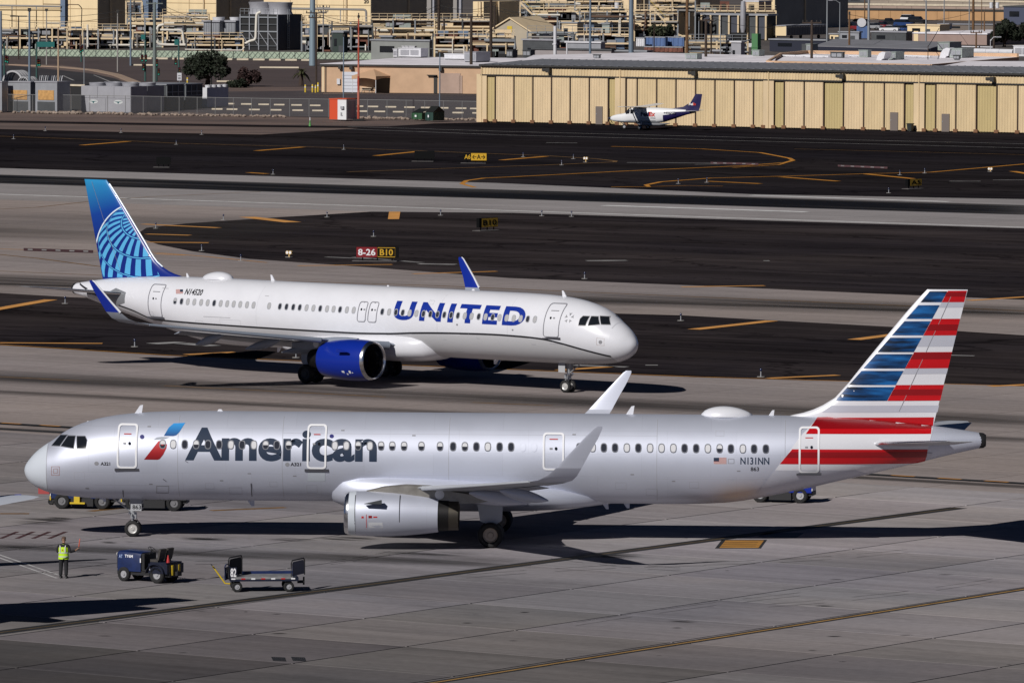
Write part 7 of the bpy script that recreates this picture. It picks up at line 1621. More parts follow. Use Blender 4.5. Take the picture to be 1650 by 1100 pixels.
# pipe racks
def rack(label, x0, x1, yt, yb_, Y, seed, np_, back=M_dgrey, cream=True, boxes=6):
    r = random.Random(seed); A_ = at(x0, 60, Y); wd = at(x1, 60, Y).x-A_.x; zt, zb = at(x0, yt, Y).z, max(.3, at(x0, yb_, Y).z)
    t = thing('pipe_rack', label, 'pipe rack', (A_.x, Y, 0)); dp = 5.0
    n = max(2, int(wd/4.2))
    for i in range(n+1): b = MB(); b.bar((wd*i/n, 0, 0), (wd*i/n, 0, zt), .28, .28); b.build('post', r.choice((M_cream2, M_pipec, M_galv, M_dgrey)), t)
    pal = [M_pipec, M_pipew, M_pipeg, M_cream2, M_pipeb, M_galv] if cream else [M_pipeg, M_galv, M_pipec, M_lgrey, M_dgrey]
    np_ += 5; boxes += 4
    for i in range(np_):
        z = zb+(zt-zb)*(i+r.random()*.6)/np_; a, c = sorted((r.uniform(0, .45)*wd if r.random() < .5 else 0, r.uniform(.55, 1)*wd if r.random() < .5 else wd)); y = r.uniform(-.4, dp); rr = r.choice((.12, .16, .22, .32))
        b = MB()
        if r.random() < .4: b.tube([(a, y, z), (c, y, z), (c, y, max(.2, z-r.uniform(1, 4)))], rr, 7)
        else: b.tube([(a, y, z), (c, y, z)], rr, 7)
        b.build('pipe', r.choice(pal), t, 60)
    for z in (zt, zb+(zt-zb)*.5): b = MB(); b.span((0, -.1, z-.22), (wd, .15, z+.08)); b.build('beam', M_cream2 if cream else M_galv, t)
    for i in range(int(wd/1.5)):
        x = r.uniform(0, wd); z = r.uniform(zb*.4, zt); b = MB(); b.tube([(x, r.uniform(-.6, 0), max(0, z-r.uniform(1.5, 5))), (x, -.3, z)], r.choice((.09, .14, .2)), 6); b.build('riser_pipe', r.choice(pal), t, 60)
    for i in range(boxes):
        w_ = r.uniform(1.2, 4.5); x = r.uniform(0, max(.1, wd-w_)); h0 = r.choice((0, 0, zb, (zb+zt)/2)); h1 = h0+r.uniform(1.0, 2.8)
        b = MB(); b.span((x, .6, h0+.02), (x+w_, r.uniform(2, 4), h1)); e = b.build('equipment_box', r.choice((M_dgrey, M_blk2, M_grey, M_cream2, M_pblue, M_hvacg, M_rustr)), t)
        b = MB(); b.span((x+w_*.15, .5, h0+(h1-h0)*.25), (x+w_*.6, .62, h0+(h1-h0)*.8)); b.build('cover_plate', r.choice((M_grey, M_blk2, M_lgrey)), e)
    b = MB()
    for z in (.55, 1.1): b.bar((0, -.3, zt+z), (wd, -.3, zt+z), .07, .07)
    for i in range(int(wd/1.6)+1): b.bar((i*1.6, -.3, zt), (i*1.6, -.3, zt+1.1), .07, .07)
    b.build('railing', M_cream2 if cream else M_galv, t)['kind'] = 'stuff'
    b = MB(); b.span((0, dp+1, 0), (wd, dp+1.4, zb+(zt-zb)*.55)); b.build('back_screen', back, t)
    return t
rack('cream pipe rack over dark machinery at the picture edge', 2, 62, 45, 78, 1330, 1, 9); rack('cream pipe rack behind the green street sign', 56, 112, 44, 80, 1345, 2, 8, M_pblue); rack('cream pipe rack behind the white upright pipe', 108, 158, 47, 80, 1335, 3, 8)
rack('cream pipe rack before the shaded end wall', 152, 214, 48, 80, 1340, 4, 8); rack('dense cream pipe rack between the signal poles', 205, 262, 30, 80, 1350, 5, 13); rack('dense yellowish pipe rack inside the white loop', 258, 332, 34, 82, 1360, 6, 14)
rack('pipe rack with dark cabinets beside the cooling tower', 486, 535, 34, 82, 1320, 7, 11); rack('pipe rack with dark cabinets behind the radio mast', 530, 600, 36, 84, 1330, 8, 12, M_blk2); rack('long pipe bridge before the shaded end wall', 598, 704, 31, 60, 1370, 9, 12, M_cream2, True, 4); rack('long pipe bridge beside the twin grey ducts', 700, 790, 31, 64, 1365, 10, 13, M_dgrey, True, 6)
rack('pipe rack with platforms right above the gable shed'.replace('right ', ''), 788, 862, 20, 48, 1440, 11, 12, M_dgrey, False, 8); rack('long pipe bridge under the pinkish cream hall', 856, 940, 18, 50, 1430, 12, 13, M_blk2); rack('long pipe bridge by the white cyclone', 934, 1022, 18, 50, 1425, 13, 13, M_blk2)
rack('pipe rack between the thick pole and the brown pole', 1018, 1092, 16, 52, 1430, 14, 13, M_blk2); rack('high pipe bridge over the dark filter housings', 1086, 1250, 17, 27, 1470, 15, 14, M_dgrey, True, 5)
rack('low pipe rack behind the pale round flue', 850, 930, 52, 80, 1240, 16, 9, M_dgrey, False, 9); rack('low pipe rack with dark bays behind the hangar', 926, 1018, 55, 84, 1235, 17, 10, M_blk2, True, 9); rack('low rack of machinery under the gable shed', 740, 830, 58, 84, 1230, 18, 9, M_dgrey, True, 9); rack('low machinery rack before the filter housings', 1105, 1205, 66, 86, 1190, 19, 7, M_blk2, False, 10)
rack('tall steel frame of pipes between the cream hall and blue towers', 203, 229, 2, 60, 1400, 31, 12, M_dgrey, True, 8); rack('high pipe rack on the front of the hall beside the cooling tower', 262, 336, 24, 40, 1400, 32, 8, M_cream2, True, 4)
rack('upper platform of pipes on the pinkish cream hall', 838, 930, 3, 22, 1440, 33, 8, M_cream2, True, 5); rack('upper platform of pipes beside the white cyclone', 926, 1004, 2, 22, 1436, 34, 9, M_dgrey, True, 6); rack('upper platform of pipes behind the brown pole', 1046, 1120, 1, 20, 1440, 35, 9, M_cream2, True, 6)
rack('low pipe rack in front of the widest cream hall', 424, 492, 26, 60, 1380, 36, 9, M_cream2, True, 4); rack('low pipe rack behind the warehouse roof units', 700, 760, 60, 86, 1150, 37, 8, M_blk2, True, 8); rack('yellowish pipe rack over the screen fence near the round tree', 300, 392, 62, 82, 1285, 38, 6, M_blk2, True, 5)
def stair(label, x0, y0, x1, y1, Y):
    a, c = at(x0, y0, Y), at(x1, y1, Y); t = thing('stairway', label, 'stairs', a); d = c-a; b = MB()
    for dy in (0, 1.1): b.bar((0, dy, 0), d+Vector((0, dy, 0)), .14, .34)
    b.build('stringer', M_cream2, t)['kind'] = 'stuff'
    n_ = 12; b = MB()
    for i in range(n_): p = d*((i+.5)/n_); b.box((p.x, .55, p.z+.1), (.4, 1.0, .06))
    b.build('treads', M_galv, t)['kind'] = 'stuff'
    for dy in (0, 1.1): b = MB(); b.bar((0, dy, 1.05), d+Vector((0, dy, 1.05)), .07, .07); b.build('handrail', M_boll, t)
    b = MB(); b.bar((0, .5, -.1), (0, .5, -a.z), .2, .2); b.bar(d+Vector((0, .5, -.1)), Vector((d.x, .5, -a.z)), .2, .2); b.build('support_leg', M_cream2, t)['kind'] = 'stuff'
stair('cream stairway on the pipe rack before the pinkish cream hall', 838, 4, 858, 24, 1425); stair('cream stairway beside the cream block near the brown pole', 1048, 10, 1072, 36, 1415); stair('second cream stairway lower on the racks by the gable shed', 868, 30, 850, 46, 1390)
# smaller plant buildings
def hut(label, x0, xm, x1, yt, Y, m, roof=M_grey, name='plant_hut'):
    t, L, D, zt, w_ = crate(name, label, 'building', x0, xm, x1, yt, Y=Y, m=m); trim(t, L, D, zt, roof, .2, .25)
    b = MB(); b.span((-L*.42, -.06, 0), (-L*.42+1.0, .02, min(2.1, zt*.7))); b.build('door', M_dgrey, t); b = MB(); b.span((-L*.85, -.06, zt*.45), (-L*.6, .02, zt*.75)); b.build('window', M_glass, t); return t
hut('grey green plant block behind the warehouse roof', 598, 692, 706, 67, 1235, mat('grey_green_wall', (.24, .25, .24), .8, var=.1, scale=.4)); hut('dark box house on the far side of the warehouse', 613, 632, 636, 60, 1240, M_dgrey)
hut('dark blue low shed by the radio mast', 536, 553, 560, 53, 1275, mat('dark_green_wall', (.03, .045, .04), .8)); hut('long dark shed with a pale roof behind the flue', 842, 896, 902, 66, 1180, M_dgrey, M_lgrey); hut('low grey shed with pale roof edge behind the hangar', 912, 968, 975, 70, 1160, M_grey, M_hvac)
hut('long pale fence like wall behind the white roof', 858, 985, 990, 82, 1130, mat('pale_grey_wall', (.30, .27, .27), .85, var=.1, scale=.5), M_dgrey, 'boundary_wall'); hut('dark shed beside the long pale wall', 985, 1042, 1050, 84, 1140, mat('dark_brown_wall', (.05, .04, .038), .85)); hut('small cream hut under the pipe bridge', 905, 930, 940, 38, 1400, M_cream2); hut('grey cabinet hut under the pipe bridge', 970, 982, 986, 39, 1395, M_hvacg)
hut('pale striped tank bay beside the white pickup', 1178, 1194, 1200, 69, 1170, M_lgrey, M_hvac); hut('dark low shed between trailer and poles', 1240, 1330, 1345, 66, 1330, mat('dark_blue_wall', (.015, .018, .035), .8)); hut('small yellow hut beside the shed wall', 1337, 1351, 1354, 56, 1420, M_cream); hut('grey fenced bay below the parked cars', 1352, 1384, 1388, 53, 1415, M_grey)
hut('open pale carport below the parked cars', 1404, 1460, 1470, 53, 1400, M_dgrey, M_lgrey)
p = at(822, 60, 1300); p.z = 0; t = thing('gable_shed', 'gable shed with cream roof and olive front', 'building', p, R(-24)); zt = at(800, 52, 1300).z; zp = at(815, 31, 1300).z
b = MB(); b.prism([(-4.4, 0, 0), (4.4, 0, 0), (4.4, 0, zt), (0, 0, zp), (-4.4, 0, zt)], (0, 13, 0)); b.build('wall', M_side, t)
for s in (1, -1): b = MB(); b.prism([(s*4.9, -.4, zt-.3), (0, -.4, zp+.1), (0, -.4, zp+.35), (s*4.9, -.4, zt-.05)], (0, 13.8, 0)); b.build('roof', M_cream2, t)
b = MB(); b.span((-.6, -.08, zt), (.4, .02, zt+1.1)); b.build('wall_lamp', M_boll, t)
for lb, x0, xm, x1, yt, yb_, m in (('blue shipping container with a dented panel behind the white roof', 920+120, 1072, 1076, 60, 76, M_cont), ('second blue shipping container with orange streaks', 1073, 1102, 1106, 60, 76, M_cont), ('white end of a shipping container with a black mark', 1025, 1038.5, 1041, 61, 76, M_hvac), ('rust red flat stack of steel behind the containers', 1038, 1100, 1108, 76, 85.5, M_rustr), ('second rust red stack of steel near the dark pole', 1108, 1165, 1172, 76, 86, M_rustr)):
    t, L, D, zt, w_ = crate('shipping_container' if 'container' in lb else 'steel_stack', lb, 'container' if 'container' in lb else 'steel stack', x0, xm, x1, yt, yb_, m=m, z0=.1)
    n_ = max(4, int(L/.9)); b = MB(); [b.span((-L*(i+.75)/n_, -.1, .2), (-L*(i+.25)/n_, .0, zt-.15)) for i in range(n_)]; b.build('rib', m, t)['kind'] = 'stuff'
    b = MB(); b.span((-L-.05, -.12, zt-.15), (.05, .05, zt+.05)); b.build('top_rail', M_grey, t)
# the road wall and buildings by the car park
w0, w1 = G(1360, 31), G(1700, 35)
def longwall(label, a, c, z, m, cap, n, name='retaining_wall'):
    d = c-a; t = thing(name, label, 'wall', a, math.atan2(d.y, d.x)); L = d.length
    for i in range(n): b = MB(); b.span((L*i/n+.03, 0, 0), (L*(i+1)/n-.03, .6, z)); b.build('wall_panel', m, t)
    b = MB(); b.span((0, -.15, z+.002), (L, .75, z+.5)); b.build('coping', cap, t); return t
longwall('long tan retaining wall under the raised road', w0, w1, at(1500, 17, w0.y).z, mat('tan_wall', (.46, .27, .13), .9, var=.1, scale=.4), M_gutter, 18)
longwall('pale concrete barrier of the raised road above the tan wall', w0+Vector((0, 30, 0)), w1+Vector((0, 30, 0)), at(1500, 9, w0.y+30).z, mat('barrier_concrete', (.36, .27, .22), .9, var=.1, scale=.3), M_stop, 14, 'road_barrier')
longwall('second pale barrier higher up the raised road', w0+Vector((14, 150, 0)), w1+Vector((20, 120, 0)), at(1560, 2, w0.y+140).z, mat('barrier_concrete2', (.30, .25, .20), .9, var=.1, scale=.3), M_stop, 12, 'road_barrier')
hut('blue grey building beyond the tan wall at the picture edge', 1617, 1680, 1720, 12, 1620, mat('blue_wall', (.055, .065, .11), .7), M_dgrey); hut('cream gabled barn behind the white roofed store', 1462, 1514, 1530, 42, 1480, M_cream, M_cream2, 'barn'); hut('long grey roofed barn behind the cream barn', 1512, 1600, 1616, 41, 1540, mat('barn_grey', (.16, .13, .11), .8), M_groof, 'barn')
t, L, D, zt, w_ = crate('store', 'pink store with a white roof beside the dark trees', 'building', 1470, 1590, 1600, 56, 73, m=mat('store_pink', (.32, .23, .20), .9, var=.08, scale=.5), D=34)
b = MB(); b.span((-L-.2, -.2, zt), (.2, 34, zt+.25)); b.build('roof', M_wroof, t); b = MB(); b.span((-L*.98, -.06, 0), (-L*.92, .02, 2.6)); b.build('door', M_cream, t)
roofbox('grey louvred cooler on the pink store roof', 1518, 1529, 1534, 39, 48, at(1529, 50, 1500).z*.8, M_lgrey)
# cars
def car(label, x, y, rz, m, kind='car'):
    p = G(x, y); t = thing('parked_car' if kind != 'pickup' else 'pickup_truck', label, 'car' if kind == 'car' else ('suv' if kind == 'suv' else 'pickup truck'), p, rz, 'cars parked by the tan wall')
    h_ = 1.0 if kind == 'car' else 1.15; prof = [(-2.25, .35), (-2.3, .75), (-2.1, h_-.08), (2.05, h_), (2.25, .8), (2.25, .35)]
    b = MB(); b.loft([[(x_*(1 if abs(y_) < .85 else .97), y_, z_) for x_, z_ in prof] for y_ in (-.9, -.75, .75, .9)], caps=True); b.build('body', m, t, 30)
    top = {'car': [(-1.3, h_-.02, -.7, 1.46, .75, 1.46, 1.6, h_-.02)], 'suv': [(-1.2, h_-.02, -.7, 1.75, 1.9, 1.72, 2.15, h_-.02)], 'pickup': [(-1.0, h_-.02, -.5, 1.75, .6, 1.75, .75, h_-.02)]}[kind][0]
    q = [(top[0], top[1]), (top[2], top[3]), (top[4], top[5]), (top[6], top[7])]
    b = MB(); b.loft([[(x_, y_*(.82 if z_ > h_ else 1), z_) for x_, z_ in q] for y_ in (-.86, .86)]); b.build('glasshouse', M_glass, t, 20)
    b = MB(); b.span((top[2]+.05, -.68, top[3]-.01), (top[4]-.05, .68, top[3]+.04)); b.build('roof', m, t)
    if kind == 'pickup': b = MB(); b.span((.85, -.72, h_-.25), (2.1, .72, h_+.01)); b.build('load_bed', M_blk2, t)
    for x_ in (-1.4, 1.4):
        for y_ in (-.82, .82): vwheel(t, (x_, y_, .34), .34, .22, M_dgrey)
CW, CR, CB, CK, CG = mat('car_white', (.70, .70, .72), .3, coat=.3), mat('car_dark_red', (.20, .015, .02), .3, coat=.3), mat('car_blue', (.02, .05, .16), .3, coat=.3), mat('car_black', (.012, .012, .014), .3, coat=.3), mat('car_silver', (.40, .41, .43), .3, .3)
for a in (('white suv parked before the tan wall by the brown pole', 1383, 43, -.5, CW, 'suv'), ('dark red suv in front of the white suv', 1385, 50, -.5, CR, 'suv'), ('silver car with a white bonnet beside the dark red suv', 1407, 48, -.6, CG, 'car'), ('bright red pickup with black bed', 1422, 48, 2.6, CR, 'pickup'), ('black pickup behind the red pickup', 1432, 42, 2.6, CK, 'pickup'), ('white car tucked below the red pickup', 1434, 52, -.4, CW, 'car'), ('blue car parked beside the cream barn', 1452, 52, 2.6, CB, 'car'), ('dark blue car behind the blue car', 1456, 44, 2.6, CB, 'suv'), ('black suv with sloping roof by the cream barn', 1478, 39, 2.6, CK, 'suv'), ('white van like car at the foot of the tan wall', 1466, 36, 2.6, CW, 'suv'), ('white pickup by the pale striped tank bay', 1203, 79, 0.1, CW, 'pickup')): car(*a)
t = thing('disc_sign', 'small blue stand with a round white disc among the cars', 'sign', G(1388, 62)); k = t.location.y/F
b = MB(); b.span((-1.0, -.3, 0), (1.6, .6, 2.6)); b.build('stand', M_cont, t); b = MB(); b.lathe([(-.1, .01), (-.1, .95), (.1, .95), (.1, .01)], (0, -.4, 3.3), (0, 1, 0), 18); b.build('disc', M_hvac, t, 40)
# a far row of low roofs and trees closes the view under the top edge
for i, (x0, x1, yt, Y) in enumerate(((1362, 1420, 1, 1960), (1424, 1500, 0, 1990), (1505, 1560, 1, 1970), (1565, 1640, -1, 2010))): hut(('first', 'second', 'third', 'last')[i]+' low dark building beyond the raised road, counted from the shaded hall', x0, x1, x1+8, yt, Y, M_dgrey, M_grey)

# ---------------------------------------------------------------- trees
def tree(name, label, cat, p, hgt, wd, trunk_h, m, n, leaf, seed, shape='round', bark=M_barkk):
    r = random.Random(seed); t = thing(name, label, cat, p)
    b = MB(); b.tube([(0, 0, 0), (.1, 0, trunk_h*.6), (0, .1, trunk_h+.3*(hgt-trunk_h))], [wd*.05+.08, wd*.04+.05, .06], 8)
    for i in range(6): a = 2*math.pi*i/6+r.random(); b.tube([(.05, 0, trunk_h*.75), (wd*.2*math.cos(a), wd*.2*math.sin(a), trunk_h+.25*(hgt-trunk_h)), (wd*.36*math.cos(a), wd*.36*math.sin(a), trunk_h+.5*(hgt-trunk_h))], [.12, .07, .03], 5)
    b.build('trunk', bark, t, 40)
    cl = []
    for i in range(26):
        a = r.random()*6.283; u = r.random()**.5; z = r.random()
        cl.append((wd*.36*u*math.cos(a), wd*.36*u*math.sin(a), trunk_h+(hgt-trunk_h)*(.16+.66*z*(1-.45*u*u)), r.uniform(.09, .16)*wd))
    b = MB()
    for i in range(n):
        c = r.choice(cl); d = Vector((r.gauss(0, 1), r.gauss(0, 1), r.gauss(0, .8))); d.normalize(); q = Vector(c[:3])+d*c[3]*r.uniform(.55, 1.05)
        if q.z < trunk_h*.85: q.z = trunk_h*.85+r.random()*.3
        u = Vector((r.gauss(0, 1), r.gauss(0, 1), r.gauss(0, 1))).normalized(); v = u.cross(Vector((r.gauss(0, 1), r.gauss(0, 1), r.gauss(0, 1))).normalized()); s = leaf*r.uniform(.6, 1.3)
        b.add([q-u*s, q+v*s*.5, q+u*s, q-v*s*.5], [(0, 1, 2, 3)])
    o = b.build('crown', m, t, fix=False); return t
px_m = lambda x, y: G(x, y).y/F
k = px_m(334, 139); tree('broadleaf_tree', 'round dark green tree standing alone behind the chillers', 'tree', G(334, 139), 60*k, 88*k, 13*k, M_leafd, 5200, .30, 3)
k = px_m(399, 138); tree('bush', 'dark reddish bush beside the round tree', 'bush', G(399, 139), 31*k, 48*k, 3*k, M_leafr, 2600, .30, 4); tree('bush', 'low dark bush at the foot of the reddish bush', 'bush', G(385, 141), 14*k, 40*k, 1*k, M_leafd, 1400, .28, 9)
k = px_m(1620, 74); tree('broadleaf_tree', 'large dark tree at the picture edge beside the pink store', 'tree', G(1618, 76), 46*k, 52*k, 8*k, M_leafd, 5000, .40, 5); tree('broadleaf_tree', 'second dark tree cut by the picture edge', 'tree', G(1655, 76), 44*k, 48*k, 8*k, M_leafd, 4000, .40, 6)
k = px_m(1063, 70); tree('broadleaf_tree', 'grey green tree among the pipes near the brown pole', 'tree', G(1060, 70), 36*k, 34*k, 8*k, M_leafg, 2600, .36, 7); tree('broadleaf_tree', 'dark tree beside the grey green tree', 'tree', G(1078, 70), 34*k, 22*k, 8*k, M_leafd, 2200, .36, 8)
p = G(485, 138); k = p.y/F; t = thing('palm', 'small palm with a shaggy trunk at the parking kerb', 'palm', p)
b = MB(); b.tube([(0, 0, 0), (.05, 0, 12*k), (.1, 0, 22*k)], [.42, .3, .26], 8); b.build('trunk', M_barkk, t, 40)
b = MB()
for i in range(34):
    a = rnd.random()*6.283; el = rnd.uniform(-.5, 1.1); L_ = rnd.uniform(1.2, 1.9); d = Vector((math.cos(a), math.sin(a), 0)); base = Vector((.1, 0, 22*k)); pts = [base+d*L_*f*math.cos(el)+Vector((0, 0, L_*(f*math.sin(el)-.5*f*f))) for f in (0, .35, .7, 1)]
    s_ = Vector((-d.y, d.x, 0))
    for q, w_ in ((0, 1),):
        for j in range(3): b.add([pts[j]-s_*(.05+.16*(1-abs(j-1)*.4)), pts[j]+s_*(.05+.16*(1-abs(j-1)*.4)), pts[j+1]+s_*(.16 if j < 2 else .02), pts[j+1]-s_*(.16 if j < 2 else .02)], [(0, 1, 2, 3)])
b.build('fronds', M_leafp, t, fix=False)

# ---------------------------------------------------------------- poles, lamps, signals
def pole(label, x, yt, yb_=None, Y=None, r=.15, m=M_galv, arms=(), kind='pole', name=None, lamp=0, top=None):
    p = G(x, yb_) if yb_ else Vector((at(x, 60, Y).x, Y, 0)); zt = at(x, yt, p.y).z
    nm, ct = {'pole': ('utility_pole', 'utility pole'), 'lamp': ('street_lamp', 'street lamp'), 'mast': ('steel_mast', 'mast')}[kind]
    t = thing(name or nm, label, ct, p)
    b = MB(); b.tube([(0, 0, 0), (0, 0, zt*.5), (0, 0, zt)], [r, r*.9, r*.72], 10); b.build('shaft', m, t, 40)
    for f, w_ in arms:
        b = MB(); b.box((0, -.1, zt*f), (w_, .12, .16)); a = b.build('crossarm', m, t)
        b = MB(); [b.lathe([(0, .06), (.22, .09), (.3, .02)], (w_*q, -.1, zt*f+.08), (0, 0, 1), 6) for q in (-.46, -.25, .25, .46)]; b.build('insulator', M_gutter, a)['kind'] = 'stuff'
    if lamp:
        b = MB(); b.tube([(0, 0, zt-.2), (lamp*.5, 0, zt+.35), (lamp, 0, zt+.4)], .06, 6); b.build('arm', m, t, 40); b = MB(); b.box((lamp+.3*(1 if lamp > 0 else -1), 0, zt+.38), (.8, .3, .16)); b.build('lamp_head', M_lgrey, t)
    if top: b = MB(); b.box((0, 0, zt+.05), top); b.build('head', M_gutter, t)
    return t
pole('thick blue grey signal pole at the picture edge', 1.5, 18, 134, r=.24, m=M_pole); pole('dark lamp post with a flat double head before the first hall', 30, 27, 96, r=.14, m=M_wood, kind='lamp', top=(3.0, .5, .2)); pole('blue grey pole behind the orange coolers', 47.5, 16.5, 138, r=.20, m=M_pole, top=(.5, .5, .5))
pole('thin grey pole standing on the parking kerb', 75, 17, 104.5, r=.12, m=M_pipeg, top=(.5, .4, .4)); pole('tan pole rising behind the orange coolers', 94, 44, 139, r=.15, m=M_tanp); pole('very thin dark pole behind the tan beam', 135.5, 52, 140, r=.08, m=M_galv)
pole('thin grey pole with a black base on the street kerb', 189.5, 19, 116, r=.13, m=M_pipeg, top=(.4, .4, .5)); pole('tall grey pole running out of the picture near the shaded wall', 210.5, -20, 106, r=.18, m=M_pole); pole('stout grey green pole with crossarm among the signals', 249, 4, 134, r=.30, m=mat('pole_grey_green', (.16, .19, .18), .7), arms=((.985, 2.6),))
pole('thin dark pole through the round tree', 340.5, 33, 137, r=.13, m=M_blk2); pole('huge pale blue steel monopole by the palm', 503.5, -20, 106, r=.62, m=mat('monopole_blue', (.24, .31, .36), .45, .2)); pole('dark wooden pole beside the huge steel monopole', 509.5, 20, 145, r=.16, m=M_wood, arms=((.99, 3.2), (.93, 2.4)))
pole('grey steel pole with insulators near the monopole', 520.8, 11, 97, r=.16, m=M_pipeg, arms=((.98, 2.4), (.9, 1.8)), top=(.3, .3, .3)); pole('thin grey light pole before the roller door', 553.5, 58, 160, r=.10, m=M_pole, top=(.3, .3, .3)); pole('tall black wooden pole by the grey ducts', 707, -20, Y=1200, r=.30, m=M_wood)
pole('thin steel pole standing at the dumpsters', 708.5, 85, 178, r=.10, m=M_pole); pole('short black wooden pole beside the tall black one', 715.5, 30, Y=1210, r=.24, m=M_wood, arms=((.985, 3.0),)); pole('long black wooden pole standing by the warehouse wall', 759, 26, 150, r=.27, m=M_wood, arms=((.99, 3.6),))
pole('tall black wooden pole by the slim stair tower', 791, -20, Y=1195, r=.30, m=M_wood, arms=((.86, 3.0),)); pole('thin black pole beside the gable shed', 797, 9, Y=1260, r=.18, m=M_wood); pole('blue grey pole behind the hangar in line with the flue', 951, -20, Y=1120, r=.22, m=M_pole); pole('thick blue grey pole by the cream block', 1017, -20, Y=1125, r=.46, m=M_pole)
pole('tall brown wooden pole before the filter housings', 1107, -20, Y=1180, r=.32, m=M_wood2); pole('black pole with crossarm standing right behind the hangar roof'.replace('right ', ''), 1137.5, 31, Y=1000, r=.24, m=M_wood, arms=((.985, 2.2),)); pole('thin black pole near the hangar pole', 1146, 33, Y=1150, r=.16, m=M_wood); pole('thin pale pole before the filter housings', 1161, 28, Y=1140, r=.10, m=M_galv)
pole('dark pole with pale lower half on the hangar roof line', 1308, 33, Y=1005, r=.24, m=M_wood, arms=((.97, 2.8),)); pole('brown wooden pole behind the grey metal roof', 1368.5, 22, Y=1110, r=.20, m=M_wood2, top=(.3, .3, .5)); pole('tall pale pole beside the parked cars', 1399.5, -20, Y=1150, r=.24, m=M_galv); pole('pale pole before the shaded hall', 1332.5, -20, Y=1290, r=.16, m=M_galv)
pole('thin pale pole with lamp before the shaded hall', 1353, 4, Y=1330, r=.10, m=M_galv, kind='lamp', lamp=-1.5); pole('thin dark pole behind the parked cars', 1393, -10, Y=1480, r=.14, m=M_wood2); pole('grey street lamp with arm over the pink store', 1492, 1, Y=1300, r=.18, m=M_galv, kind='lamp', lamp=-2.2); pole('thin grey pole before the tan wall', 1521, -20, Y=1520, r=.13, m=M_galv)
pole('slim grey pole near the thick brown pole', 1561.5, -20, Y=1510, r=.13, m=M_galv); pole('thick brown wooden pole before the tan wall', 1568, -20, Y=1500, r=.32, m=M_wood2); pole('thin dark pole past the thick brown pole', 1581.5, -20, Y=1510, r=.10, m=M_wood2); pole('short brown pole at the pink store roof', 1586, 18, Y=1420, r=.16, m=M_wood2)
tp = pole('black pole with white transformers beside the dark trees', 1601.5, -10, Y=1300, r=.22, m=M_wood)
for x_ in (-.55, .6): b = MB(); b.lathe([(0, .05), (.05, .34), (1.1, .34), (1.15, .05)], (x_, -.2, at(1601, 14, 1300).z), (0, 0, 1), 12); b.build('transformer', M_hvac, tp, 40)
pole('short brown pole with crossarm behind the big roof unit', 1573, 52, Y=1080, r=.17, m=M_wood2, arms=((.985, 1.8),)); pole('thin guyed mast on the hangar roof line', 1495.5, 74, Y=1000, r=.07, m=M_wood, kind='mast'); pole('small white curved lamp on the workshop roof', 1596, 64, Y=1040, r=.06, m=M_hvac, kind='lamp', lamp=.9)
pole('thin pale pole above the low racks', 967, 55, Y=1180, r=.07, m=M_galv); pole('thin pole at the twin containers', 1054, 36, Y=1250, r=.12, m=M_wood); pole('slim pole among the containers', 1126, 28, Y=1230, r=.10, m=M_galv)
def signal(label, x, yt, yb_, heads, arm=None, plate=None):
    p = G(x, yb_); k = p.y/F; zt = at(x, yt, p.y).z; t = thing('traffic_signal', label, 'traffic light', p)
    b = MB(); b.tube([(0, 0, 0), (0, 0, zt)], [.16, .11], 8); b.build('post', M_gpole, t, 40)
    if arm: b = MB(); b.tube([(0, 0, zt-.3), (arm*k, 0, zt+.3)], .08, 6); b.build('arm', M_gpole, t, 40)
    for dx, y in heads:
        z = at(x, y, p.y).z; b = MB(); b.span((dx*k-.22, -.35, z-.6), (dx*k+.22, -.05, z+.6)); h2 = b.build('signal_head', M_blk2, t)
        for i in range(3): b = MB(); b.lathe([(0, .01), (0, .13), (.1, .14)], (dx*k, -.36, z-.36+.36*i), (0, -1, 0), 10); b.build('lens', (mat('lens_green', (.05, .4, .3), .3), mat('lens_amber', (.15, .08, .02), .3), mat('lens_red', (.12, .01, .01), .3))[i], h2, 40)
    if plate: x0, y0, x1, y1 = plate; b = MB(); z0, z1 = at(x, y1, p.y).z, at(x, y0, p.y).z; b.span(((x0-x)*k, -.2, z0), ((x1-x)*k, -.14, z1)); b.build('name_plate', mat('sign_teal', (.015, .14, .13), .5), t)
    return t
signal('traffic signal with green name plate behind the orange coolers', 59, 68, 131, [(2, 101), (4.5, 101)], plate=(60, 67.5, 88, 76)); signal('traffic signal with two heads at the picture edge', 7, 70, 131, [(2, 95), (5, 96)]); signal('traffic signal with paired heads between the grey poles', 234, 54, 131, [(-5, 94), (1, 94), (-3, 108)], plate=(227, 56, 234, 64)); signal('traffic signal beside the stout grey green pole', 252.5, 96, 131, [(0, 101), (3, 116)]); signal('traffic signal by the round dark tree', 288, 62, 120, [(-5, 99), (1, 114)], plate=(281, 64, 288, 73)); signal('traffic signal with a large black head at the screen fence', 131, 76, 100, [(-1, 80), (2, 78)])
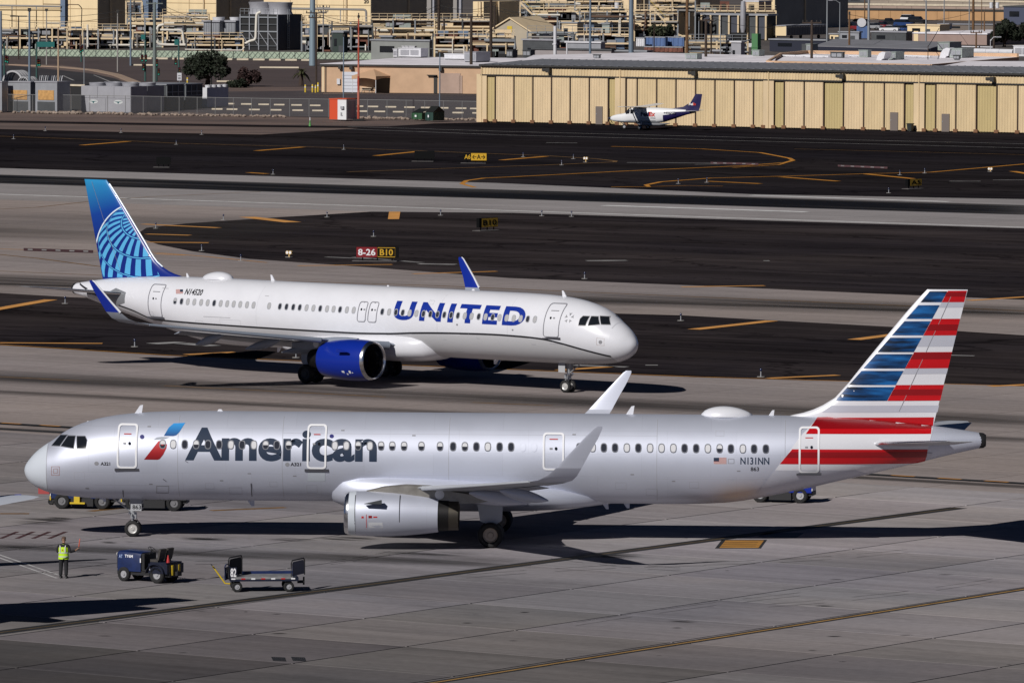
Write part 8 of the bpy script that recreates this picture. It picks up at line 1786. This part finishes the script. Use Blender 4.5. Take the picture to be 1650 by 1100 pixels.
p = G(289, 133); t = thing('notice_sign', 'small white notice sign on a post by the round tree', 'sign', p); b = MB(); b.tube([(0, 0, 0), (0, 0, 1.6)], .05, 6); b.build('post', M_galv, t, 40); b = MB(); b.span((-.35, -.06, .3), (.35, -.02, 1.5)); f = b.build('plate', M_hvac, t); b = MB(); b.span((-.2, -.08, .5), (.2, -.065, .8)); b.span((-.2, -.08, 1.0), (.2, -.065, 1.15)); b.build('print', M_greyt, f)
p = G(74, 131.5); t = thing('road_barrier_striped', 'row of short striped posts along the street bend', 'barrier', p, R(-24))
for i in range(12): b = MB(); b.bar((-1.2+.36*i, 0, 0), (-1.0+.36*i, 0, .95), .12, .1); b.build('slat', M_hvac if i % 2 else M_galv, t)
# overhead wires
def wire(label, a, c, sag=1.0, r=.035):
    t = thing('overhead_wire', label, 'wire', a); d = c-a; b = MB(); b.tube([d*(i/10)+Vector((0, 0, -sag*4*(i/10)*(1-i/10))) for i in range(11)], r, 5, False); b.build('cable', M_blk2, t, 40); return t
wire('upper wire falling from the grey green pole to the screen fence', at(254, 4, 1115), at(340, 33, 1100), .5); wire('lower wire falling from the grey green pole', at(254, 9, 1115), at(340, 35, 1100), .9); wire('long wire across the first cream hall', at(-10, 22, 1120), at(249, 7, 1115), 1.2); wire('second long wire across the first cream hall', at(-10, 30, 1120), at(249, 10, 1115), 1.6)
wire('wire between the monopole and the black pole', at(509, 22, 1060), at(707, 8, 1200), 2.2); wire('lower wire between the monopole and the black pole', at(509, 25, 1060), at(707, 14, 1200), 2.6); wire('wire between the two tall black poles', at(707, 8, 1200), at(791, 10, 1195), .8); wire('long wire from black pole to brown pole', at(791, 10, 1195), at(1107, 6, 1180), 2.5); wire('lower long wire from black pole to brown pole', at(791, 13, 1195), at(1107, 11, 1180), 3.2)
wire('wire from brown pole to hangar line pole', at(1107, 10, 1180), at(1308, 35, 1005), 2); wire('guy wire of the thin mast', at(1495, 76, 1000), at(1513, 46, 1150), .1, .05); wire('wire from the pole by the grey roof to the thick brown pole', at(1369, 24, 1110), at(1568, 20, 1500), 1.5)
